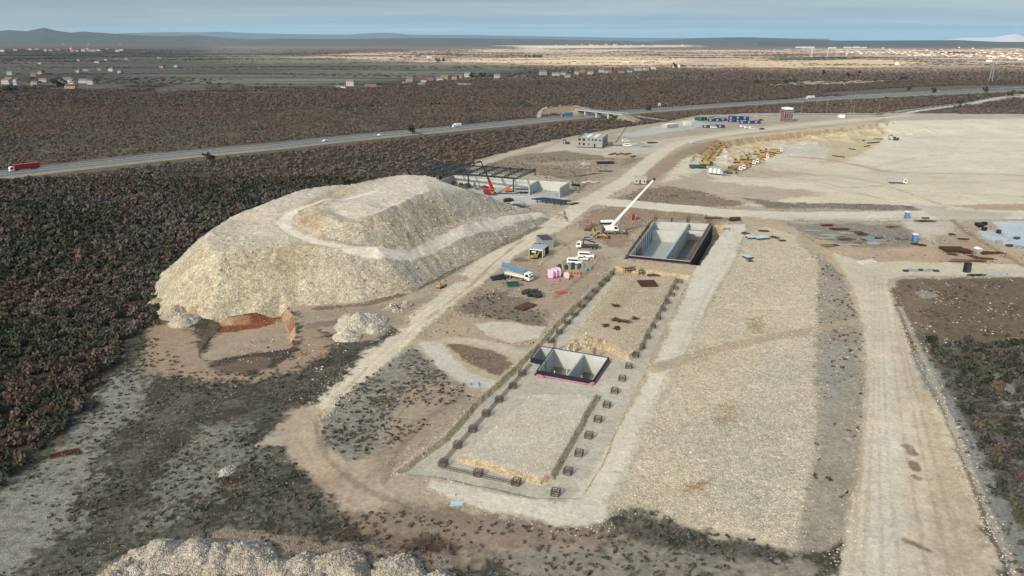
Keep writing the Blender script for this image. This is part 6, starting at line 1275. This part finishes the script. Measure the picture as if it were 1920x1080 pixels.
# around the steel hall
bundle('steel_bundle','galvanised steel sections laid in front of the red crane','bars',925,375,-.08,16,3.0,10,'galvanised',.35,.4); bundle('steel_bundle','long black beams on the floor between red crane and second column','bars',950,364,-.08,11,1.0,4,'black_steel',.35,.3)
bundle('steel_bundle','black beams against the long concrete wall','bars',985,356,-.08,11,1.0,4,'black_steel',.4,.4); bundle('steel_bundle','loose black steel on the mound side of the steel hall','bars',888,363,-.5,6,1.0,3,'black_steel',.3,.3)
for k in range(4): bundle('steel_bundle','short black beam pair on the slab before the cross walls, %s from the left' % ORD[k],'bars',974+k*7.5,362,.9,7,1.2,2,'black_steel',.35,.1,.05)
t = thing('covered_stack', 'black wrapped heap beside the galvanised sections', 'stack', at(954,378), .1); MB().side([(-2.8,0),(-2.2,1.4),(.5,1.8),(2.4,1.1),(3,0)],-1.4,1.4).build('cover', M('tarp_black'), t, .3)
t = thing('covered_stack', 'pale blue sheeted heap right of the black wrapped heap', 'stack', at(970,382), .1); MB().side([(-3.4,0),(-2.6,1.0),(.8,1.5),(3.0,.9),(3.6,0)],-1.5,1.5).build('cover', M('galvanised'), t, .3)
l0, yw, L_ = seg(1001,378,1062,385); t = thing('steel_truss_stack', 'black steel trusses stacked on trestles beside the haul road', 'steel stack', l0, yw); m = MB()
for k in range(6): m.bar((-L_*.5+.8*k,-2.2+k*.8,1.7+.06*k),(L_*.42+.6*k,-2.2+k*.8,1.7+.06*k),.4,.5)
m.build('beam', M('black_steel'), t)
for x in (-.32,-.05,.2,.4):
    m = MB()
    for y in (-2.4,2.4): m.bar((L_*x,y,0),(L_*x,y,1.5),.3)
    m.bar((L_*x,-2.4,1.4),(L_*x,2.4,1.4),.3); m.build('trestle', M('black_steel'), t)
bundle('steel_bundle','single black beam lying beside the haul road edge','bars',1077,383,.75,8,.8,3,'black_steel',.4,.2)
bundle('steel_bundle','large black steel beam stack on the grass below the grey hall','bars',1134,307,0,12,4.0,14,'black_steel',.5,1.2); bundle('steel_bundle','black steel tube lying on the grass left of the haul road','bars',1134,321.5,-.05,9,.8,4,'black',.4,.2); bundle('steel_bundle','thin black pipe string running over the grass towards the long wall','pipe',1104,328,.75,26,.4,2,'dark_grey',.25,.1)
for k in range(11): 
    u = 1143+k*4.6; v = 291-(k%3)*.9+(k>8)*4; box_stack('rubble_block','dark timber and spoil lump in the broken line below the grey hall','spoil',u,v,.4*k,1.6+.7*(k%3),1.3,.5,'dark_timber' if k%2 else 'formwork',2,.08,group='spoil lumps below the grey hall')
for u, v, lb in ((1076,348,'dark lump left of the pair at the right end of the long wall'),(1083,349,'dark lump at the right end of the long wall')): box_stack('rubble_block', lb, 'spoil', u, v, .3, 2.2, 1.6, .5, 'black', 2, .05)
for k, (u, v, L_, m_) in enumerate(((1185,271,9,'pale_blue'),(1193,269.5,8,'galvanised'),(1201,273,10,'galvanised'),(1211,275,9,'galvanised'),(1222,268.5,8,'dark_grey'))): bundle('steel_bundle','bundle of pale panels and pipes right of the grey hall, %s from the small crane' % ORD[k] if m_ != 'dark_grey' else 'dark rack of pipes farthest right of the grey hall','panels',u,v,.3,L_,3,8,m_,.4,.5,group='panel bundles right of the grey hall')
for k in range(8): bundle('steel_bundle','pale concrete kerbs strewn beside the haul road below the grey hall','kerbs',1094+k*6,343-(k%3)*1.1,.1*k,3,1.2,4,'lime',.3,.3,group='pale kerbs beside the haul road')
t = thing('plastic_sheet','pale plastic sheet lying on the dark soil at the front track','sheet',at(856,945),.2); MB().plan([(-1.3,-.5),(1.0,-.6),(1.6,.3),(-.8,.6)],.04,[.1,.3,.12,.25]).build('sheet',M('pale_blue'),t)
t = thing('manhole_frame','small square concrete manhole frame at the end of the pale path','manhole',at(889,722),.2); m = MB(); m.box(-1,1,-1,-.8,0,.35); m.box(-1,1,.8,1,0,.35); m.box(-1,-.8,-.8,.8,0,.35); m.box(.8,1,-.8,.8,0,.35); m.build('frame',M('concrete'),t)
bundle('timber_stack','bundle of loose planks beside the black office container','timber',976,488,.5,5,4,10,'timber',.2,.3)
# ================================================================== far houses, pylons, hills
HM = {}
def house_mesh(w, d, h, wall, roof):
    m = MB(); m.box(-w/2,w/2,-d/2,d/2,-1,h); me = bpy.data.meshes.new('house'); b = len(m.V)
    e = .4; m._add([(-w/2-e,-d/2-e,h-.1),(w/2+e,-d/2-e,h-.1),(w/2+e,d/2+e,h-.1),(-w/2-e,d/2+e,h-.1),(-w/2-e,0,h+d*.3),(w/2+e,0,h+d*.3)],[(0,1,5,4),(2,3,4,5),(1,2,5),(3,0,4),(3,2,1,0)])
    nf = len(m.F); wn = []
    for k in range(3): x = w*(-.3+.3*k); m.box(x-.5,x+.5,-d/2-.03,-d/2+.1,h*.35,h*.62)
    me.from_pydata(m.V, [], m.F); me.materials.append(M(wall)); me.materials.append(M(roof)); me.materials.append(M('glass'))
    for i, p in enumerate(me.polygons): p.material_index = 0 if i < 6 else (1 if i < nf else 2)
    return me
WN = {'render_white':'white','render_cream':'cream','render_grey':'grey','render_pink':'pink','lime':'pale'}; RN_ = {'roof_red':'red roofed','roof_tan':'tan roofed','roof_grey':'grey roofed'}
def house(u, v, w, d, h, wall, roof, label, group, yaw=None):
    w, d, h = w*.82, d*.82, h*.85; k = (round(w), round(d), round(h), wall, roof)
    if k not in HM: HM[k] = house_mesh(w, d, h, wall, roof)
    x, y = unp(u, v); z = H1(x, y, False); o = bpy.data.objects.new('house', HM[k]); COL.objects.link(o); o.location = (x, y, z-.2); o.rotation_euler = (0, 0, random.uniform(-.5,.5) if yaw is None else yaw); tag(o, label, 'house', group); return o
for u, v, w, d, h, wl, rf, lb in ((768,156,13,11,9,'render_cream','roof_grey','tall cream house, leftmost of the hamlet beyond the scrub'),(795,156,12,11,7,'render_white','roof_red','white house with a red roof in the middle of the hamlet'),(805,152,16,12,8,'render_pink','roof_red','pink red house right of the white one in the hamlet'),(833,149,16,11,8,'render_cream','roof_tan','cream orange house right of the hamlet centre'),(826,152,16,11,6,'render_grey','roof_grey','grey house in front of the cream orange one'),(854,150,14,11,8,'render_pink','roof_red','bright red house in the right part of the hamlet'),(862,147,9,9,8,'render_white','roof_tan','narrow white house touching the red house'),(878,145,17,11,9,'render_white','roof_grey','white house with a grey gable behind the dark trees'),(932,147,15,12,8,'render_white','roof_grey','lone white house right of the hamlet'),(658,161,16,12,9,'render_grey','roof_tan','grey house with dark windows left of the hamlet'),(640,165,20,7,3,'lime','roof_grey','low white shed left of the hamlet'),(695,162,22,7,3,'render_pink','roof_tan','low pinkish wall house between grey house and hamlet'),(758,158,8,7,4,'render_white','roof_grey','little white shed in front of the tall cream house'),(870,160,30,6,3,'lime','roof_grey','long low pale shed in front of the right hamlet'),(790,161,14,9,4,'render_grey','roof_grey','low grey shed in front of the white hamlet house'),
        (118,161,14,14,8,'render_white','roof_red','white gabled house with a red roof left of the barn'),(134,166,20,13,5,'render_cream','roof_red','long cream barn with a bright red roof'),(172,158,13,12,8,'render_white','roof_red','white house with red roof at the right of the left settlement'),(32,159,9,9,10,'render_grey','roof_grey','pale grey tower house at the left settlement'),(70,158,18,12,4,'render_grey','roof_red','low red roofed house behind the barn'),(78,140,14,12,8,'render_cream','roof_red','cream and yellow house with red roof in the left fields'),(63,144,12,10,8,'render_cream','roof_tan','cream house below the yellow one in the left fields'),(20,141,14,10,7,'render_grey','roof_grey','grey house at the far left of the fields'),(148,136,12,10,6,'render_white','roof_red','white house in the row in the left fields, first'),(161,134,14,10,7,'render_white','roof_red','white house in the row in the left fields, second'),(186,133,12,10,6,'render_white','roof_grey','white grey roofed house in the row in the left fields'),(209,134,13,11,7,'lime','roof_grey','greenish white house in the left fields'),(226,138,12,10,6,'render_white','roof_grey','white house at the right end of the row in the left fields'),(305,128,15,12,8,'render_pink','roof_red','pinkish house in the fields far from the others'),(331,126,16,9,5,'render_white','roof_grey','white shed right of the pinkish field house'),(183,118,20,10,6,'render_white','roof_grey','white farm building in the upper left fields'),(200,114,16,10,6,'render_white','roof_red','white red farm house in the upper left fields'),(148,115,14,10,5,'render_white','roof_grey','small white farm left in the upper fields'),(76,121,14,10,5,'render_white','roof_grey','small white farm at the left in the upper fields'),(238,112,14,10,5,'render_white','roof_grey','small white farm, third from the left upper group'),(298,110,16,10,6,'render_white','roof_grey','white farm at the right of the upper fields'),
        (1018,141,18,14,9,'render_white','roof_grey','white house at the left end of the middle village'),(1042,143,20,12,7,'render_grey','roof_grey','grey house in the middle village, left part'),(1056,142,14,11,7,'render_white','roof_grey','white house left of the cypress in the middle village'),(1064,146,14,11,6,'render_white','roof_grey','white house in front of the middle village'),(1081,140,12,11,7,'render_white','roof_tan','white house right of the cypress in the middle village'),(1092,138,14,12,8,'render_pink','roof_tan','brownish house in the middle village'),(1108,140,18,12,7,'render_cream','roof_tan','tan house in the centre of the middle village'),(1128,137,17,12,8,'render_grey','roof_grey','grey house in the centre of the middle village'),(1141,138,14,11,7,'render_white','roof_grey','white house left of the second cypress'),(1166,138,18,12,7,'render_pink','roof_red','pink house right of the second cypress'),(1180,137,14,10,6,'render_grey','roof_grey','grey house right of the pink village house'),(1196,134,20,13,9,'render_white','roof_grey','white house at the left of the right village part'),(1211,133,14,11,8,'render_grey','roof_tan','greyish house in the right village part'),(1225,131,15,11,8,'render_white','roof_tan','white tan roofed house at the right of the village'),(1268,127,24,16,10,'render_white','roof_grey','large white house at the edge of the sunlit field'),(1208,118,18,14,10,'render_cream','roof_tan','cream house in the sunlit field above the village'),(1076,121,14,11,8,'render_cream','roof_red','house at the lower edge of the sunlit field'),(1173,117,26,12,5,'render_white','roof_tan','long white building in the sunlit field'),(1684,122,16,14,10,'render_white','roof_grey','white house alone in the golden field at the right'),(805,109,20,16,9,'render_white','roof_grey','white house at the left tip of the sunlit field')):
    house(u, v, w, d, h, wl, rf, lb, None)
rH = random.Random(3)
def village(n, fu, fv, label, group, walls=('render_white','render_white','lime','render_cream'), roofs=('roof_red','roof_tan','roof_grey'), big=1.0):
    for k in range(n): house(fu(), fv(), rH.choice((12,16,20))*big, rH.choice((10,13))*big, rH.choice((6,8))*big, rH.choice(walls), rH.choice(roofs), label, group)
village(26, lambda: rH.uniform(0,230), lambda: rH.gauss(95,1.6), 'tiny pale house of the distant village at the far left', 'houses of the far left village', big=1.7)
village(10, lambda: rH.uniform(0,160), lambda: rH.uniform(152,161), 'low white building of the yard settlement at the left edge', 'buildings of the left settlement', ('lime','render_white','render_grey'), ('roof_grey','roof_grey','roof_tan'))
town_v = {}
for k in range(130):
    u = 1570+350*(k/130)**.75; band = 98+ (u-1570)*.012; v = rH.gauss(band, 2.0+ (u-1570)*.012); v = max(86.5, min(v, 118)); house(u+rH.uniform(-4,4), v, rH.choice((11,14,18)), 12, rH.choice((6,8)), rH.choice(('render_white','render_white','render_cream','lime')), rH.choice(('roof_red','roof_tan','roof_red','roof_grey')), 'pale house of the hillside town at the right horizon', 'houses of the right town')
village(14, lambda: rH.uniform(1850,1925), lambda: rH.uniform(104,116), 'white house with reddish roof at the near edge of the right town', 'near houses of the right town', ('render_white','render_white'), ('roof_red','roof_tan'), 1.3)
village(40, lambda: rH.gauss(1130,55), lambda: rH.uniform(83.5,86.5), 'tiny white house of the pale town on the horizon', 'houses of the horizon town', ('render_white','lime'), ('roof_tan','roof_grey'), 2)
for k in range(9): house(rH.uniform(640,715), rH.uniform(82.5,84), 50, 30, 8, 'render_white', 'roof_grey', 'long white hall in the industrial strip left of the sunlit belt', 'white halls on the horizon', .1)
for k in range(12): house(rH.uniform(1485,1650), rH.uniform(89.6,91.2), rH.choice((40,60,80)), 26, 6, 'render_white', 'roof_grey', 'long white hall in the industrial strip at the right horizon', 'white halls at the right horizon', .05)
for k in range(24): house(rH.uniform(0,420), rH.uniform(80.5,84), 26, 20, 9, 'render_grey', 'roof_grey', 'grey building of the coastal town under the hills', 'buildings of the coastal town')
pt = None
for k, (u, v) in enumerate(((1521,107),(1551,107),(1586,108),(1630,107),(1679,110),(1746,117),(1816,119),(1857,154))):
    x, y = unp(u, v); z = H1(x, y, False); lb = 'thin lattice power pylon in the golden plain, %s from the left' % ORD[k]
    if pt is None:
        pt = thing('power_pylon', lb, 'pylon', (x, y, z), .5, 'power pylons'); m = MB(); hT = 36
        for sx_ in (-1,1):
            for sy_ in (-1,1): m.bar((sx_*3,sy_*3,-1),(sx_*.5,sy_*.5,hT),.5)
        for j in range(8):
            a, b = 3-2.5*j/8, 3-2.5*(j+1)/8; m.bar((-a,-a,hT*j/8),(b,-b,hT*(j+1)/8),.25); m.bar((a,a,hT*j/8),(-b,b,hT*(j+1)/8),.25)
        m.build('mast', M('galvanised'), pt); m = MB()
        for zz in (26,30,34): m.bar((-6,0,zz),(6,0,zz),.4)
        m.build('crossarm', M('galvanised'), pt)
    else: copy_thing(pt, (x, y, z), .5+.1*k, lb)
# hills on the horizon
def ridge(name, prof, dist, depth, colr, z_extra=0, veg=.2):
    """prof: (u, v) of the skyline; a wooded ridge with real depth at that distance"""
    us = np.array([p[0] for p in prof], float); vs = np.array([p[1] for p in prof], float); xs = np.linspace(us.min(), us.max(), 360)
    sky_v = np.interp(xs, us, vs); hz_ = np.maximum(0, CH + dist*((74-sky_v)/FPX)/1.0)*1.0
    X = (xs-960)/FPX*dist*1.045; rows = np.linspace(-1, 1, 25); V = []; 
    for r in rows: 
        y = dist + r*depth; f = np.cos(r*math.pi/2)**1.3; nz = 1 - np.abs(fbm(X, np.full_like(X, y), depth*.5, 4, 901))*.4
        hh = hz_*f*(nz if abs(r) > .05 else 1) - np.abs(fbm(X, np.full_like(X, y), depth*.12, 3, 902))*hz_*.12*f*(abs(r) > .05)
        V.append(np.stack([X*(1+r*depth/dist), np.full_like(X, y), np.maximum(hh, 0)*1.0-6*(abs(r) > .98)], 1))
    V = np.concatenate(V); nr, nc = len(rows), len(xs); idx = np.arange(nr*nc).reshape(nr, nc); F = np.stack([idx[:-1,:-1], idx[:-1,1:], idx[1:,1:], idx[1:,:-1]], 2).reshape(-1, 4)
    o = mesh_np(name, V, F, EARTH, smooth=True); c = np.tile(np.array(colr), (len(V), 1)); a = np.zeros((len(V), 3)); a[:, 1] = veg; set_attr(o, 'zcol', c); set_attr(o, 'zaux', a); tag(o, kind='structure'); return o
ridge('hills', [(-400,62),(-100,60),(0,59),(20,55.5),(40,58.5),(65,57.5),(85,60),(105,58),(135,60),(150,57),(166,54),(185,59),(210,62.5),(230,60.5),(250,62),(262,62.5),(285,64.5),(330,67),(380,68.5),(420,66),(470,71),(520,73.5),(600,75)], 13500, 1500, (.045,.055,.05))
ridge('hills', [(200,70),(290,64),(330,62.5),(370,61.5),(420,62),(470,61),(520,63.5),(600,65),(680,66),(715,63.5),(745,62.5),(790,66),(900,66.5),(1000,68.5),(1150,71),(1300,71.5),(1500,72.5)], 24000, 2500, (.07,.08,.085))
ridge('hills', [(460,76),(560,72),(640,73.5),(800,71.5),(1000,73),(1130,76),(1200,78)], 11500, 900, (.045,.055,.05))
ridge('hills', [(1200,77),(1280,71.5),(1350,70),(1430,72),(1520,76),(1560,77)], 12500, 900, (.045,.055,.05)); ridge('hills', [(1380,76),(1500,76),(1640,75.5),(1720,75),(1790,78),(1880,78),(2000,76),(2300,72)], 9800, 800, (.04,.05,.045))
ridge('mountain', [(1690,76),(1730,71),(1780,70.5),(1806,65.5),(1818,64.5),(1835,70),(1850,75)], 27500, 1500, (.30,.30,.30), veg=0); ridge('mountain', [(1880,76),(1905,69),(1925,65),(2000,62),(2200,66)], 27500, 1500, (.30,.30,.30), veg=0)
# ================================================================== sky, sun, cloud deck, air, camera
SUN_EL, SUN_AZ = R(30), R(218)          # azimuth measured clockwise from +Y: the sun stands behind the camera, to its left
sd = np.array([math.cos(SUN_EL) * math.sin(SUN_AZ), math.cos(SUN_EL) * math.cos(SUN_AZ), math.sin(SUN_EL)])
from mathutils import Vector
sl = bpy.data.lights.new('sun', 'SUN'); sl.energy = 4.0; sl.angle = R(4); sl.color = (1.0, .90, .76)
so = bpy.data.objects.new('sun', sl); COL.objects.link(so); so.rotation_euler = Vector(sd).to_track_quat('Z', 'Y').to_euler()
W = bpy.data.worlds.new('World'); SC.world = W; W.use_nodes = True; nt = W.node_tree; L = nt.links.new
bg = nt.nodes['Background']; sky = nt.nodes.new('ShaderNodeTexSky'); sky.sky_type = 'NISHITA'; sky.sun_disc = False
sky.sun_elevation = SUN_EL; sky.sun_rotation = SUN_AZ; sky.air_density = 1.0; sky.dust_density = .6; sky.ozone_density = 2.0; sky.altitude = 100
tc = nt.nodes.new('ShaderNodeTexCoord')
sx = nt.nodes.new('ShaderNodeSeparateXYZ'); L(tc.outputs['Generated'], sx.inputs[0])
# high thin cloud: project the view direction on a flat deck, streaks along x
den = math_n(nt, 'ADD', math_n(nt, 'MAXIMUM', sx.outputs[2], 0.0), .012)
cx = nt.nodes.new('ShaderNodeCombineXYZ')
L(math_n(nt, 'DIVIDE', sx.outputs[0], den), cx.inputs[0]); L(math_n(nt, 'DIVIDE', sx.outputs[1], den), cx.inputs[1])
mp = nt.nodes.new('ShaderNodeMapping'); mp.inputs['Scale'].default_value = (.07, .13, 1); mp.inputs['Location'].default_value = (3.1, 1.7, 0); L(cx.outputs[0], mp.inputs[0])
cn = noise_n(nt, mp.outputs[0], 1.0, 6, .6)
cm = maprange(nt, cn, .42, .72, 0.0, .8, True)
# bank of paler cloud towards the left part of the horizon
lb = math_n(nt, 'MULTIPLY', maprange(nt, sx.outputs[0], -.62, .05, 1, 0, True), maprange(nt, sx.outputs[2], .0, .035, .75, .25, True))
skyc = mixc(nt, 1.0, sky.outputs[0], (1.03, .97, .84), 'MULTIPLY')
low = mixc(nt, maprange(nt, sx.outputs[2], 0, .05, 0, 1), (1.3, 1.98, 2.3), (1.36, 1.8, 2.02))
low = mixc(nt, cm, low, (2.05, 2.4, 2.52)); rb = math_n(nt, 'MULTIPLY', maprange(nt, sx.outputs[0], .30, .62, 0, .7, True), maprange(nt, sx.outputs[2], .008, .05, 0, 1, True))
low = mixc(nt, rb, low, (2.5, 2.85, 2.95)); low = mixc(nt, lb, low, (1.7, 1.95, 1.93))
c2 = mixc(nt, maprange(nt, sx.outputs[2], .07, .35, 0, 1, True), low, skyc)
L(c2, bg.inputs['Color']); bg.inputs['Strength'].default_value = .08
# ---- cloud deck whose shadow lies on the site and the near plain; the sunny belt beyond is its gap
CZ = 1500.0; off = -(sd[:2] / sd[2]) * -CZ
def cloud(name, label, poly, mt, thick):
    P = [(x + off[0], y + off[1]) for x, y in poly]; A = np.array(P); step = 160.0
    xs = np.arange(A[:, 0].min(), A[:, 0].max() + step, step); ys = np.arange(A[:, 1].min(), A[:, 1].max() + step, step)
    X, Y = np.meshgrid(xs, ys); x, y = X.ravel(), Y.ravel()
    s = sdf(P, x, y) + fbm(x, y, 900, 3, 301) * 200
    e = np.sqrt(np.clip(s / 500, 0, 1))
    zt = CZ + 60 + e * thick * (1 + .5 * fbm(x, y, 700, 3, 302)); zb = CZ + 40 - e * thick * .35 * (1 + .6 * fbm(x, y, 500, 3, 303))
    nr, nc = X.shape; idx = np.arange(nr * nc).reshape(nr, nc)
    F = np.stack([idx[:-1, :-1], idx[:-1, 1:], idx[1:, 1:], idx[1:, :-1]], 2).reshape(-1, 4); F = F[(s[F] > 0).all(1)]
    n = nr * nc; Fb = F[:, ::-1] + n
    E = np.concatenate([F[:, [0, 1]], F[:, [1, 2]], F[:, [2, 3]], F[:, [3, 0]]]); key = np.sort(E, 1); _, inv, cnt = np.unique(key[:, 0] * n + key[:, 1], return_inverse=True, return_counts=True)
    B = E[cnt[inv] == 1]; S = np.stack([B[:, 1], B[:, 0], B[:, 0] + n, B[:, 1] + n], 1)
    o = mesh_np(name, np.concatenate([np.stack([x, y, zt], 1), np.stack([x, y, zb], 1)]), np.concatenate([F, Fb, S]), mt, smooth=True)
    tag(o, kind='structure'); return o
cmt = bpy.data.materials.new('cloud_water'); cmt.use_nodes = True; nt = cmt.node_tree; nt.nodes.clear()
o_ = nt.nodes.new('ShaderNodeOutputMaterial'); mx = nt.nodes.new('ShaderNodeMixShader'); tr = nt.nodes.new('ShaderNodeBsdfTransparent'); tl = nt.nodes.new('ShaderNodeBsdfTranslucent')
tl.inputs[0].default_value = (.97, .95, .9, 1)
geo = nt.nodes.new('ShaderNodeNewGeometry')
nt.links.new(maprange(nt, noise_n(nt, geo.outputs['Position'], .0016, 4, .6), .3, .7, .33, .47), mx.inputs[0])
nt.links.new(tr.outputs[0], mx.inputs[1]); nt.links.new(tl.outputs[0], mx.inputs[2]); nt.links.new(mx.outputs[0], o_.inputs[0])
cloud('clouds', '', [(-2500,-1500),(3500,-1500),(3500,1500),(1500,1750),(1100,1850),(600,1950),(100,2050),(-550,2250),(-950,2700),(-1700,4200),(-3500,9000),(-9000,9000),(-7000,2000)], cmt, 160)
cloud('clouds', '', [(-17000,9000),(-3500,9300),(-600,8200),(2000,8000),(9000,7600),(14000,17000),(9000,20500),(-17000,20500)], cmt, 160)  # unseen far deck, widened so that its shade darkens the hills
# ---- air
hz = bpy.data.materials.new('air'); hz.use_nodes = True; nt = hz.node_tree; nt.nodes.clear()
o_ = nt.nodes.new('ShaderNodeOutputMaterial'); pv = nt.nodes.new('ShaderNodeVolumePrincipled')
pv.inputs['Color'].default_value = (.42, .70, 1.0, 1); pv.inputs['Density'].default_value = HAZE; pv.inputs['Anisotropy'].default_value = .1
nt.links.new(pv.outputs[0], o_.inputs['Volume'])
x0, x1, y0, y1, z0, z1 = -52000, 52000, -400, 33500, -12, 460
V = [(x, y, z) for z in (z0, z1) for y in (y0, y1) for x in (x0, x1)]
hb = mesh_np('haze', V, [(0, 2, 3, 1), (4, 5, 7, 6), (0, 1, 5, 4), (2, 6, 7, 3), (0, 4, 6, 2), (1, 3, 7, 5)], hz); tag(hb, kind='stuff')
# ---- camera
cam = bpy.data.cameras.new('camera'); co = bpy.data.objects.new('camera', cam); COL.objects.link(co)
co.location = (0, 0, CH); co.rotation_euler = (math.pi / 2 - PITCH, 0, 0); cam.sensor_width = 36; cam.lens = 36 * FPX / 1920; cam.clip_start = 1; cam.clip_end = 90000
SC.camera = co
SC.view_settings.view_transform = 'Standard'; SC.view_settings.look = 'None'; SC.view_settings.exposure = EXPO; SC.view_settings.gamma = 1
SC.cycles.max_bounces = 6; SC.cycles.diffuse_bounces = 3; SC.cycles.volume_bounces = 1; SC.cycles.transparent_max_bounces = 12
SC.cycles.use_denoising = True; SC.cycles.sample_clamp_indirect = 6
